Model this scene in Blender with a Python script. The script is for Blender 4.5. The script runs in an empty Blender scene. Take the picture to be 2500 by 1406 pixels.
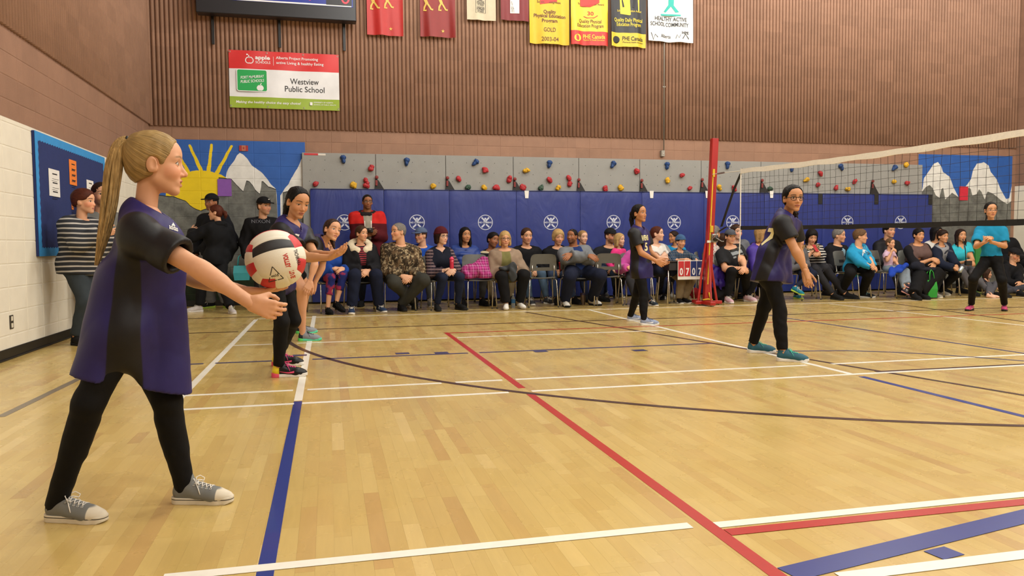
import bpy, bmesh, math, random, numpy as np
from mathutils import Vector, Matrix
from mathutils.bvhtree import BVHTree
random.seed(7); NR = np.random.RandomState(11)
SC = bpy.context.scene; COL = SC.collection

# ---------------------------------------------------------------- camera
F_PX, CX, CY, CAM_H = 1882.0, 1250.0, 703.0, 0.956
_d = np.array([800-CX, -(600-CY), -F_PX]); _d /= np.linalg.norm(_d)      # the gym's depth direction
_l = np.array([9160-CX, -(541-CY), -F_PX]); _l -= _d*(_l@_d); _l /= np.linalg.norm(_l)
CR = np.stack([_l, _d, np.cross(_l, _d)])                                  # world = CR @ camera
cam = bpy.data.cameras.new('camera'); cam.sensor_width = 36; cam.lens = F_PX/2500*36
cam.clip_end = 200; cam.clip_start = .05
camo = bpy.data.objects.new('camera', cam); COL.objects.link(camo)
M4 = np.eye(4); M4[:3, :3] = CR; M4[2, 3] = CAM_H
camo.matrix_world = Matrix(M4.tolist()); SC.camera = camo
def _ray(x, y): return CR @ np.array([x-CX, -(y-CY), -F_PX])
O_ = np.array([0, 0, CAM_H])
def onY(x, y, Y): v = _ray(x, y); return v*(Y/v[1])+O_
def onZ(x, y, Z=0.): v = _ray(x, y); return v*((Z-CAM_H)/v[2])+O_
def onX(x, y, X): v = _ray(x, y); return v*(X/v[0])+O_
def pxm(p):  # pixels per metre at a point
    return F_PX/-(CR.T @ (np.array(p)-O_))[2]

# ---------------------------------------------------------------- room size
XL, XR, YB, YF, ZC = -2.687, 13.86, 13.19, -6.5, 7.0

# ---------------------------------------------------------------- world, lamps, exposure
w = bpy.data.worlds.new('world'); SC.world = w; w.use_nodes = True
w.node_tree.nodes['Background'].inputs[0].default_value = (.9, .86, .8, 1)
w.node_tree.nodes['Background'].inputs[1].default_value = .0
SC.view_settings.view_transform = 'Standard'; SC.view_settings.look = 'None'
SC.view_settings.gamma = 1; SC.view_settings.use_curve_mapping = False
SC.view_settings.exposure = -1.0
LAMP_W, LAMP_C = 560, (1, .98, .925)
for lx in (1.4, 4.8, 8.2, 11.6):
    for ly in (-3.2, 1.2, 5.4, 9.8):
        L = bpy.data.lights.new('gym_lamp', 'POINT'); L.shadow_soft_size = .28
        L.energy = LAMP_W; L.color = LAMP_C
        lo = bpy.data.objects.new('gym_lamp', L); lo.location = (lx, ly, ZC-.6); COL.objects.link(lo)

# ---------------------------------------------------------------- helpers
def hexc(h):
    h = h.lstrip('#'); c = [int(h[i:i+2], 16)/255 for i in (0, 2, 4)]
    return tuple((v/12.92 if v <= .04045 else ((v+.055)/1.055)**2.4) for v in c)+(1,)
_mats = {}
def nodes_of(m):
    m.use_nodes = True; nt = m.node_tree
    return nt, nt.nodes['Principled BSDF']
class NT:
    """tiny node-graph writer"""
    def __init__(s, nt): s.nt = nt
    def n(s, t, **kw):
        nd = s.nt.nodes.new(t)
        for k, v in kw.items(): setattr(nd, k, v)
        return nd
    def lk(s, a, b): s.nt.links.new(a, b)
    def put(s, sock, v):
        if hasattr(v, 'is_output'): s.lk(v, sock)
        elif isinstance(v, (tuple, list)) and len(v) == 3 and sock.type == 'RGBA': sock.default_value = (*v, 1)
        else: sock.default_value = v
    def m(s, op, a, b=0., c=0.):
        nd = s.n('ShaderNodeMath', operation=op)
        for i, v in enumerate((a, b, c)): s.put(nd.inputs[i], v)
        return nd.outputs[0]
    def mix(s, f, a, b):
        nd = s.n('ShaderNodeMix', data_type='RGBA'); s.put(nd.inputs[0], f); s.put(nd.inputs[6], a); s.put(nd.inputs[7], b)
        return nd.outputs[2]
    def mul(s, col, v):
        nd = s.n('ShaderNodeMix', data_type='RGBA', blend_type='MULTIPLY'); nd.inputs[0].default_value = 1
        s.put(nd.inputs[6], col)
        cb = s.n('ShaderNodeCombineColor'); [s.put(cb.inputs[i], v) for i in range(3)]
        s.lk(cb.outputs[0], nd.inputs[7]); return nd.outputs[2]
    def step(s, x, e, w):   # 0 below e-w, 1 above e+w
        nd = s.n('ShaderNodeMapRange', interpolation_type='SMOOTHSTEP'); s.put(nd.inputs[0], x)
        s.put(nd.inputs[1], e-w if not hasattr(e, 'is_output') else s.m('SUBTRACT', e, w))
        s.put(nd.inputs[2], e+w if not hasattr(e, 'is_output') else s.m('ADD', e, w)); return nd.outputs[0]
    def rng(s, x, a, b, c, d):
        nd = s.n('ShaderNodeMapRange'); s.put(nd.inputs[0], x)
        for i, v in enumerate((a, b, c, d)): nd.inputs[i+1].default_value = v
        return nd.outputs[0]
    def sep(s, v): nd = s.n('ShaderNodeSeparateXYZ'); s.lk(v, nd.inputs[0]); return nd.outputs
    def comb(s, x, y, z):
        nd = s.n('ShaderNodeCombineXYZ'); [s.put(nd.inputs[i], v) for i, v in enumerate((x, y, z))]; return nd.outputs[0]
    def noise(s, vec, scale, detail=2, rough=.5, dist=0., dims='3D'):
        nd = s.n('ShaderNodeTexNoise', noise_dimensions=dims); s.lk(vec, nd.inputs['Vector'])
        nd.inputs['Scale'].default_value = scale; nd.inputs['Detail'].default_value = detail
        nd.inputs['Roughness'].default_value = rough; nd.inputs['Distortion'].default_value = dist
        return nd.outputs[0]
    def scale(s, vec, x, y, z):
        nd = s.n('ShaderNodeVectorMath', operation='MULTIPLY'); s.lk(vec, nd.inputs[0]); nd.inputs[1].default_value = (x, y, z); return nd.outputs[0]
    def attr(s, name): return s.n('ShaderNodeAttribute', attribute_name=name)
    def obj(s): return s.n('ShaderNodeTexCoord').outputs['Object']
    def gen(s): return s.n('ShaderNodeTexCoord').outputs['Generated']
    def pos(s): return s.n('ShaderNodeNewGeometry').outputs['Position']
    def bump(s, h, strength, dist, bsdf):
        nd = s.n('ShaderNodeBump'); nd.inputs['Strength'].default_value = strength; nd.inputs['Distance'].default_value = dist
        s.lk(h, nd.inputs['Height']); s.lk(nd.outputs[0], bsdf.inputs['Normal'])
def mat(name, color, rough=.6, var=.06, scale=14, metal=0, bump=0, bscale=120, coat=0, spec=.5, trans=0, emit=None, es=0, sheen=0):
    if name in _mats: return _mats[name]
    m = bpy.data.materials.new(name); nt, b = nodes_of(m); g = NT(nt)
    c = hexc(color) if isinstance(color, str) else color
    o = g.obj()
    if var:
        nz = g.noise(o, scale, 3); f = g.rng(nz, .25, .75, 1-var, 1+var); g.lk(g.mul(c, f), b.inputs['Base Color'])
    else: b.inputs['Base Color'].default_value = c
    b.inputs['Roughness'].default_value = rough; b.inputs['Metallic'].default_value = metal
    b.inputs['Specular IOR Level'].default_value = spec
    b.inputs['Coat Weight'].default_value = coat; b.inputs['Transmission Weight'].default_value = trans
    if sheen: b.inputs['Sheen Weight'].default_value = sheen
    if emit: b.inputs['Emission Color'].default_value = hexc(emit); b.inputs['Emission Strength'].default_value = es
    if bump: g.bump(g.noise(o, bscale, 2), bump, .01, b)
    _mats[name] = m; return m

def link(o, parent=None):
    COL.objects.link(o)
    if parent is not None: o.parent = parent
    return o
def mesh_np(name, V, F, smooth=False, F3=None):
    """V (n,3) float, F (m,4) quads, F3 (k,3) triangles"""
    me = bpy.data.meshes.new(name); V = np.asarray(V, np.float32)
    parts = [np.asarray(a, np.int32) for a in (F, F3) if a is not None and len(a)]
    nl = sum(a.size for a in parts); nf = sum(len(a) for a in parts)
    me.vertices.add(len(V)); me.vertices.foreach_set('co', V.ravel())
    me.loops.add(nl); me.polygons.add(nf)
    me.loops.foreach_set('vertex_index', np.concatenate([a.ravel() for a in parts]))
    st, tot = [], 0
    for a in parts:
        st.append(tot+np.arange(len(a))*a.shape[1]); tot += a.size
    me.polygons.foreach_set('loop_start', np.concatenate(st).astype(np.int32))
    me.polygons.foreach_set('use_smooth', np.full(nf, smooth))
    me.update(calc_edges=True); return me
def obj(name, me, m=None, parent=None, loc=None, rot=None):
    o = bpy.data.objects.new(name, me)
    if m is not None:
        if isinstance(m, str): m = _mats[m]
        if len(me.materials) == 0: me.materials.append(m)
    if loc is not None: o.location = loc
    if rot is not None: o.rotation_euler = rot
    return link(o, parent)
def empty(name, loc=(0, 0, 0), rz=0.):
    o = bpy.data.objects.new(name, None); o.location = loc; o.rotation_euler = (0, 0, rz); o.empty_display_size = .1
    return link(o)
def tag(o, label=None, cat=None, group=None, kind=None):
    if label: o['label'] = label
    if cat: o['category'] = cat
    if group: o['group'] = group
    if kind: o['kind'] = kind
    return o
def copy_tree(o, parent=None):
    c = o.copy(); COL.objects.link(c); c.parent = parent
    for ch in o.children: copy_tree(ch, c)
    return c

class MB:
    """collects simple solids into one mesh"""
    def __init__(s): s.V = []; s.F = []
    def add(s, V, F):
        n = len(s.V); s.V += [tuple(v) for v in V]; s.F += [tuple(i+n for i in f) for f in F]; return s
    def box(s, c, size, R=None, bev=0):
        hx, hy, hz = [v/2 for v in size]
        if bev:
            b = min(bev, hx*.9, hy*.9, hz*.9); V = []; F = []
            for i, (sx, sy, sz) in enumerate([(x, y, z) for x in (-1, 1) for y in (-1, 1) for z in (-1, 1)]):
                V += [(sx*hx, sy*(hy-b), sz*(hz-b)), (sx*(hx-b), sy*hy, sz*(hz-b)), (sx*(hx-b), sy*(hy-b), sz*hz)]
            I = lambda x, y, z, a: ((x*2+y)*2+z)*3+a
            q = [(0, 0), (0, 1), (1, 1), (1, 0)]
            F += [[I(v, a, b_, 0) for a, b_ in q] for v in (0, 1)]+[[I(a, v, b_, 1) for a, b_ in q] for v in (0, 1)]+[[I(a, b_, v, 2) for a, b_ in q] for v in (0, 1)]
            for a in (0, 1):
                for c2 in (0, 1):
                    F += [[I(a, c2, 0, 0), I(a, c2, 1, 0), I(a, c2, 1, 1), I(a, c2, 0, 1)], [I(a, 0, c2, 0), I(a, 1, c2, 0), I(a, 1, c2, 2), I(a, 0, c2, 2)], [I(0, a, c2, 1), I(1, a, c2, 1), I(1, a, c2, 2), I(0, a, c2, 2)]]
            F += [[i*3, i*3+1, i*3+2] for i in range(8)]
        else:
            V = [(x*hx, y*hy, z*hz) for x in (-1, 1) for y in (-1, 1) for z in (-1, 1)]
            F = [(0, 1, 3, 2), (4, 6, 7, 5), (0, 4, 5, 1), (2, 3, 7, 6), (0, 2, 6, 4), (1, 5, 7, 3)]
        V = np.array(V)
        if R is not None: V = V @ np.array(R).T
        return s.add(V+np.array(c), F)
    def tube(s, path, r, n=8, closed=False, flat=None):
        P = [np.array(p, float) for p in path]; k = len(P); V = []; F = []
        rs = [r]*k if np.isscalar(r) else list(r)
        up = None
        for i in range(k):
            t = P[min(i+1, k-1)]-P[max(i-1, 0)] if not closed else P[(i+1) % k]-P[i-1]
            t = t/(np.linalg.norm(t)+1e-9)
            if up is None: up = np.array([0, 0, 1.]) if abs(t[2]) < .9 else np.array([0, 1., 0])
            x = np.cross(up, t); x /= np.linalg.norm(x)+1e-9; y = np.cross(t, x); up = y
            for j in range(n):
                a = 2*math.pi*(j+.5)/n; f2 = flat if flat else 1
                V.append(P[i]+rs[i]*(x*math.cos(a)+y*math.sin(a)*f2))
        for i in range(k if closed else k-1):
            i2 = (i+1) % k
            F += [(i*n+j, i*n+(j+1) % n, i2*n+(j+1) % n, i2*n+j) for j in range(n)]
        if not closed: F += [tuple(range(n-1, -1, -1)), tuple((k-1)*n+j for j in range(n))]
        return s.add(V, F)
    def lathe(s, prof, n=16, c=(0, 0, 0)):
        V = []; F = []
        for r, z in prof: V += [(c[0]+r*math.cos(2*math.pi*j/n), c[1]+r*math.sin(2*math.pi*j/n), c[2]+z) for j in range(n)]
        for i in range(len(prof)-1): F += [(i*n+j, i*n+(j+1) % n, (i+1)*n+(j+1) % n, (i+1)*n+j) for j in range(n)]
        F += [tuple(range(n-1, -1, -1)), tuple((len(prof)-1)*n+j for j in range(n))]
        return s.add(V, F)
    def ball(s, c, r, nu=10, nv=7, R=None):
        r = np.array([r]*3 if np.isscalar(r) else r, float); V = []; F = []
        for i in range(1, nv):
            a = math.pi*i/nv
            V += [(math.sin(a)*math.cos(2*math.pi*j/nu), math.sin(a)*math.sin(2*math.pi*j/nu), math.cos(a)) for j in range(nu)]
        for i in range(nv-2): F += [(i*nu+j, (i+1)*nu+j, (i+1)*nu+(j+1) % nu, i*nu+(j+1) % nu) for j in range(nu)]
        V += [(0, 0, 1), (0, 0, -1)]; t = (nv-1)*nu
        F += [(t, j, (j+1) % nu) for j in range(nu)]+[(t+1, (nv-2)*nu+(j+1) % nu, (nv-2)*nu+j) for j in range(nu)]
        V = np.array(V)*r
        if R is not None: V = V @ np.array(R).T
        return s.add(V+np.array(c), F)
    def prism(s, poly, t, y=0.):
        """poly in XZ, front face at y, back at y+t"""
        n = len(poly); V = [(p[0], y, p[1]) for p in poly]+[(p[0], y+t, p[1]) for p in poly]
        F = [tuple(range(n)), tuple(range(2*n-1, n-1, -1))]+[(i, i+n, (i+1) % n+n, (i+1) % n) for i in range(n)]
        return s.add(V, F)
    def ribbon(s, pts, wd, t=.001, y=0., closed=False):
        """flat stroke in the XZ plane"""
        P = [np.array(p, float) for p in pts]; k = len(P); A = []; B = []
        for i in range(k):
            d = (P[(i+1) % k]-P[i-1]) if closed else P[min(i+1, k-1)]-P[max(i-1, 0)]
            d = d/(np.linalg.norm(d)+1e-9); n = np.array([-d[1], d[0]])*wd/2; A.append(P[i]+n); B.append(P[i]-n)
        for i in range(k if closed else k-1):
            j = (i+1) % k; s.prism([A[i], B[i], B[j], A[j]], t, y)
        return s
    def mesh(s, name, smooth=False):
        me = bpy.data.meshes.new(name); me.from_pydata([tuple(map(float, v)) for v in s.V], [], s.F)
        bm = bmesh.new(); bm.from_mesh(me); bmesh.ops.recalc_face_normals(bm, faces=bm.faces); bm.to_mesh(me); bm.free()
        if smooth: me.polygons.foreach_set('use_smooth', [True]*len(me.polygons))
        me.update(); return me
    def build(s, name, m, parent=None, smooth=False, loc=None, rot=None): return obj(name, s.mesh(name, smooth), m, parent, loc, rot)
def autosmooth(o, ang=40):
    me = o.data; me.polygons.foreach_set('use_smooth', [True]*len(me.polygons))
    bm = bmesh.new(); bm.from_mesh(me)
    for e in bm.edges:
        if len(e.link_faces) == 2 and e.calc_face_angle(0) > math.radians(ang): e.smooth = False
    bm.to_mesh(me); bm.free(); return o

_tc = {}
def text_np(body, size=1., bold=0., shear=0., align='CENTER', space=1.):
    """letter outlines as (V2, F): filled flat text in the plane"""
    key = (body, bold, shear, align, space)
    if key not in _tc:
        cu = bpy.data.curves.new('lettering', 'FONT'); cu.body = body; cu.size = 1; cu.align_x = align; cu.align_y = 'CENTER'
        cu.offset = bold; cu.shear = shear; cu.space_character = space; cu.resolution_u = 3; cu.space_line = 1.0
        o = bpy.data.objects.new('lettering', cu); COL.objects.link(o)
        dg = bpy.context.evaluated_depsgraph_get(); me = o.evaluated_get(dg).to_mesh()
        V = np.array([v.co[:2] for v in me.vertices]).reshape(-1, 2); F = [tuple(p.vertices) for p in me.polygons]
        o.evaluated_get(dg).to_mesh_clear(); bpy.data.objects.remove(o); bpy.data.curves.remove(cu); _tc[key] = (V, F)
    V, F = _tc[key]; return V*size, F
def put_text(mb, body, x, z, size, y=0., bold=.012, shear=0., align='CENTER', width=None, rot=0., space=1., fn=None):
    V, F = text_np(body, size, bold, shear, align, space)
    if len(V) == 0: return
    if width: V = V*np.array([width/(V[:, 0].max()-V[:, 0].min()), 1])
    if rot: V = V @ np.array([[math.cos(rot), math.sin(rot)], [-math.sin(rot), math.cos(rot)]])
    V3 = [(x+v[0], y+(fn(x+v[0], z+v[1]) if fn else 0), z+v[1]) for v in V]
    n = len(mb.V); mb.V += V3; mb.F += [tuple(i+n for i in f) for f in F]
def flat_mesh(mb, name, ny=-1):
    """flat print: no normal recalculation, every face turned to -Y"""
    me = bpy.data.meshes.new(name); me.from_pydata([tuple(map(float, v)) for v in mb.V], [], mb.F); me.update()
    bm = bmesh.new(); bm.from_mesh(me); bm.normal_update()
    fl = [f for f in bm.faces if f.normal.y*ny < 0]; bmesh.ops.reverse_faces(bm, faces=fl); bm.to_mesh(me); bm.free(); return me
# ================================================================= SETTING
BW, BH = .4085, .2043           # one masonry block with its joint
RIB_Z = BH*14
def wood(name, src):
    m = bpy.data.materials.new(name); nt, b = nodes_of(m); g = NT(nt)
    if src == 'obj': r = g.n('ShaderNodeObjectInfo').outputs['Random']
    else: r = g.attr('rnd').outputs['Fac']
    p = g.pos(); off = g.n('ShaderNodeVectorMath', operation='ADD'); g.lk(p, off.inputs[0]); g.lk(g.comb(g.m('MULTIPLY', r, 31.), g.m('MULTIPLY', r, 17.), 0.), off.inputs[1])
    gr = g.noise(g.scale(off.outputs[0], 26, 2.2, 1), 1.4, 4, .6, .6)
    cr = g.n('ShaderNodeValToRGB'); g.lk(r, cr.inputs[0]); e = cr.color_ramp.elements
    e[0].position = 0; e[0].color = hexc('#b6965a'); e[1].position = 1; e[1].color = hexc('#d0b677')
    for q, c in ((.03, '#bb995c'), (.1, '#bfa260'), (.5, '#c2a763'), (.93, '#c7ad6a')):
        x = e.new(q); x.color = hexc(c)
    big = g.noise(p, .9, 2)
    col = g.mul(cr.outputs[0], g.m('MULTIPLY', g.rng(gr, .2, .8, .93, 1.06), g.rng(big, .3, .7, .97, 1.03)))
    g.lk(col, b.inputs['Base Color'])
    g.lk(g.rng(g.noise(p, 3.1, 4), .3, .7, .22, .34), b.inputs['Roughness'])
    b.inputs['Specular IOR Level'].default_value = .45; b.inputs['Coat Weight'].default_value = .25; b.inputs['Coat Roughness'].default_value = .16
    g.bump(g.noise(g.scale(p, 1, .3, 1), 14, 2), .012, .01, b)
    _mats[name] = m; return m
wood('maple_board', 'obj'); wood('maple_strip', 'attr')
mat('subfloor', '#b5965a', .3, .05)
fl = MB().box(((XL+XR)/2, (YF+YB)/2, -.065), (XR-XL+.4, YB-YF+.4, .1275)).build('floor', 'subfloor'); tag(fl, kind='structure')
def floor_boards():
    bw = .0572; cand = []; nx = int((XR-XL)/bw)+1
    for i in range(nx):
        x = XL+(i+.5)*bw; y = YF+.1+NR.rand()
        while y < YB:
            L = NR.choice([.24, .36, .48, .62, .8, 1.05], p=[.12, .2, .25, .2, .15, .08])*(.9+.2*NR.rand())
            cy = y+L/2; c = CR.T @ (np.array([x, cy, 0])-O_)
            if cy > .8 and -c[2] > .5:
                u = CX-F_PX*c[0]/c[2]; v = CY+F_PX*c[1]/c[2]
                if -1100 < u < 3400 and v < 2600: cand.append((bw*L/(c[2]**3), x, cy, min(L, 2*(YB-cy)), u, v))
            y += L
    cand.sort(reverse=True)
    proto = MB().box((0, 0, -.0009), (1, 1, .002)).mesh('floor_board')
    n = 0; rest = []
    for a, x, cy, L, u, v in cand:
        if n < 300 and 0 < u < 2500 and v < 1406:
            o = obj('floor_board', proto, 'maple_board', fl, (x, cy, 0)); o.scale = (bw-.0003, L-.0004, 1); n += 1
        else: rest.append((x, cy, L))
    A = np.array(rest); k = len(A); hx = (bw-.0003)/2; hy = A[:, 2]/2-.0002
    sg = np.array([(-1, -1, 0), (1, -1, 0), (1, 1, 0), (-1, 1, 0), (-1, -1, -1), (1, -1, -1), (1, 1, -1), (-1, 1, -1)], float)
    V = np.stack([A[:, :1]+sg[:, 0]*hx, A[:, 1:2]+sg[:, 1]*hy[:, None], np.broadcast_to(sg[:, 2]*.002+.0001, (k, 8))], -1).reshape(-1, 3)
    Q = np.array([(0, 1, 2, 3), (0, 4, 5, 1), (1, 5, 6, 2), (2, 6, 7, 3), (3, 7, 4, 0)])
    F = (Q[None]+np.arange(k)[:, None, None]*8).reshape(-1, 4)
    me = mesh_np('floor_boards', V, F); at = me.attributes.new('rnd', 'FLOAT', 'POINT')
    at.data.foreach_set('value', np.repeat(NR.rand(k), 8).astype(np.float32))
    tag(obj('floor_boards', me, 'maple_strip', fl), kind='stuff')
floor_boards()
for n_, c_ in (('line_white', '#e9e6da'), ('line_blue', '#22357e'), ('line_red', '#ad231e'), ('line_brown', '#3c2118'), ('line_navy', '#3a3a63'), ('line_grey', '#6d6356')):
    mat(n_, c_, .32, .04, 30, coat=.1)
LZ = [0.]
def cline(pts, wd, m, z=.0011):
    """a painted line on the floor through world points"""
    z = z+LZ[0]; LZ[0] += .000025
    P = [np.array(p[:2], float) for p in pts]; V = []; k = len(P)
    for i in range(k):
        d = P[min(i+1, k-1)]-P[max(i-1, 0)]; d /= np.linalg.norm(d); n = np.array([-d[1], d[0]])*wd/2
        V += [(*(P[i]+n), z), (*(P[i]-n), z), (*(P[i]+n), z-.0009), (*(P[i]-n), z-.0009)]
    F = []
    for i in range(k-1):
        a, b = 4*i, 4*i+4
        F += [(a, a+1, b+1, b), (a+1, a+3, b+3, b+1), (a, b, b+2, a+2)]
    F += [(0, 2, 3, 1), (4*k-4, 4*k-3, 4*k-1, 4*k-2)]
    mb = MB(); mb.add(V, F); return mb.build('court_line', m, fl)
ca = lambda c: (440+c[0]/3.125, 740+c[1]/3.125)      # two close views of the floor
cb = lambda c: (1240+c[0]/1.984, 720+c[1]/1.984)
def lineX(px, X, wd, m, z=.0011):    # runs in depth at constant X between two image rows
    a, b = onX(*px[0], X) if 0 else onZ(*px[0]), onZ(*px[1]); cline([(X, a[1]), (X, b[1])], wd, m, z)
def lineY(segs, wd, m, z=.0011, Y=None):
    Ys = [onZ(*p)[1] for s_ in segs for p in s_]; Y = Y if Y else sum(Ys)/len(Ys)
    for s_ in segs: cline([(onZ(*s_[0])[0], Y), (XR-.5 if s_[1][0] > 2515 else onZ(*s_[1])[0], Y)], wd, m, z)
lineX([(745, 772), (727, 978)], -.197, .05, 'line_white'); lineX([(727, 980), (600, 1600)], -.197, .05, 'line_blue')
lineX([(625, 780), (420, 978)], -.93, .05, 'line_white')
lineX([(1090, 812), (1285, 947)], 1.24, .05, 'line_red'); lineX([(1297, 962), (1960, 1460)], 1.24, .05, 'line_red')
cline([onZ(0, 1018), onZ(330, 858)], .05, 'line_grey')
x5 = (onZ(*cb((380, 72)))[0]+onZ(*cb((1160, 262)))[0]+onZ(*cb((1690, 385)))[0]+onZ(*cb((2300, 535)))[0])/4
lineX([cb((380, 72)), cb((1690, 385))], x5, .05, 'line_white'); lineX([cb((1722, 395)), cb((3400, 790))], x5, .05, 'line_blue')
cline([onZ(*cb((85, 83))), onZ(*cb((2700, 520)))], .045, 'line_brown', .0013)
cline([onZ(*cb((1270, 100))), onZ(*cb((2560, 292)))], .045, 'line_navy')
cline([onZ(*cb((1560, 43))), onZ(*cb((2560, 155)))], .04, 'line_white')
cline([onZ(*cb((1820, 35))), onZ(*cb((2560, 138)))], .045, 'line_brown', .0013)
# three-point arc
ap = np.array([onZ(*p)[:2] for p in [ca((870, 322)), ca((1140, 430)), ca((1700, 550)), ca((2250, 635)), cb((500, 515)), cb((1000, 560)), cb((1500, 600)), cb((2500, 632))]])
A_ = np.c_[2*ap, np.ones(len(ap))]; s_, *_ = np.linalg.lstsq(A_, (ap**2).sum(1), rcond=None); ac = s_[:2]; ar = math.sqrt(s_[2]+ac@ac)
a0 = math.atan2(*(ap[-1]-ac)[::-1]); a1 = math.atan2(*(onZ(*ca((825, 215)))[:2]-ac)[::-1])
if abs(a1-a0) > math.pi: a1 -= math.copysign(2*math.pi, a1-a0)
a0 -= (a1-a0)*.3
cline([ac+ar*np.array([math.cos(t), math.sin(t)]) for t in np.linspace(a0, a1, 60)], .05, 'line_brown', .0014)
lineY([(ca((15, 712)), ca((860, 667))), (ca((970, 660)), ca((1990, 607))), (ca((2095, 600)), ca((2450, 583))), (cb((30, 405)), cb((1460, 345))), (cb((1580, 338)), cb((2560, 288)))], .045, 'line_white')
lineY([(ca((15, 818)), ca((868, 770))), (ca((930, 766)), ca((2500, 677))), (cb((110, 463)), cb((2560, 340)))], .045, 'line_white')
lineY([(cb((1785, 373)), cb((2560, 332)))], .045, 'line_brown')
lineY([(ca((0, 428)), ca((215, 426))), (ca((300, 424)), ca((925, 414))), (ca((1010, 412)), ca((2210, 393))), (ca((2300, 390)), ca((2500, 387))), (cb((0, 287)), cb((1160, 278)))], .05, 'line_navy')
cline([onZ(*cb(p)) for p in ((1160, 278), (1400, 272), (1640, 270), (1850, 277), (2050, 287), (2250, 301), (2500, 320))], .04, 'line_navy', .0009)
for q in (ca((910, 406)), ca((1700, 391)), ca((2000, 386)), cb((167, 278)), cb((650, 273))):
    p = onZ(*q); cline([(p[0]-.06, p[1]+.06), (p[0]+.06, p[1]+.06)], .1, 'line_navy')
lineY([(ca((395, 327)), ca((700, 318))), (ca((890, 308)), ca((2035, 265))), (ca((2110, 262)), ca((2500, 250))), (cb((0, 197)), cb((760, 170)))], .045, 'line_white')
lineY([(ca((2015, 228)), ca((2500, 213))), (cb((0, 175)), cb((2560, 90)))], .045, 'line_red')
lineY([(ca((30, 232)), ca((440, 220))), (ca((510, 217)), ca((2500, 155))), (cb((0, 137)), cb((1850, 78))), (cb((1850, 78)), cb((2560, 58)))], .05, 'line_brown')
lineY([((450, 781), (2560, 722))], .05, 'line_brown', Y=10.95); lineY([((630, 776), (2560, 716))], .045, 'line_white', Y=10.62)
lineY([((400, 1406), (1690, 1287))], .05, 'line_white'); lineY([((1745, 1280), (2620, 1198))], .05, 'line_white')
lineY([((1773, 1298), (2620, 1216))], .055, 'line_red'); lineY([((2040, 1402), (2620, 1348))], .055, 'line_white')
cline([onZ(1925, 1402), onZ(2620, 1232)], .09, 'line_blue'); cline([onZ(2280, 1341), onZ(2330, 1361)], .09, 'line_blue')

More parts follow.
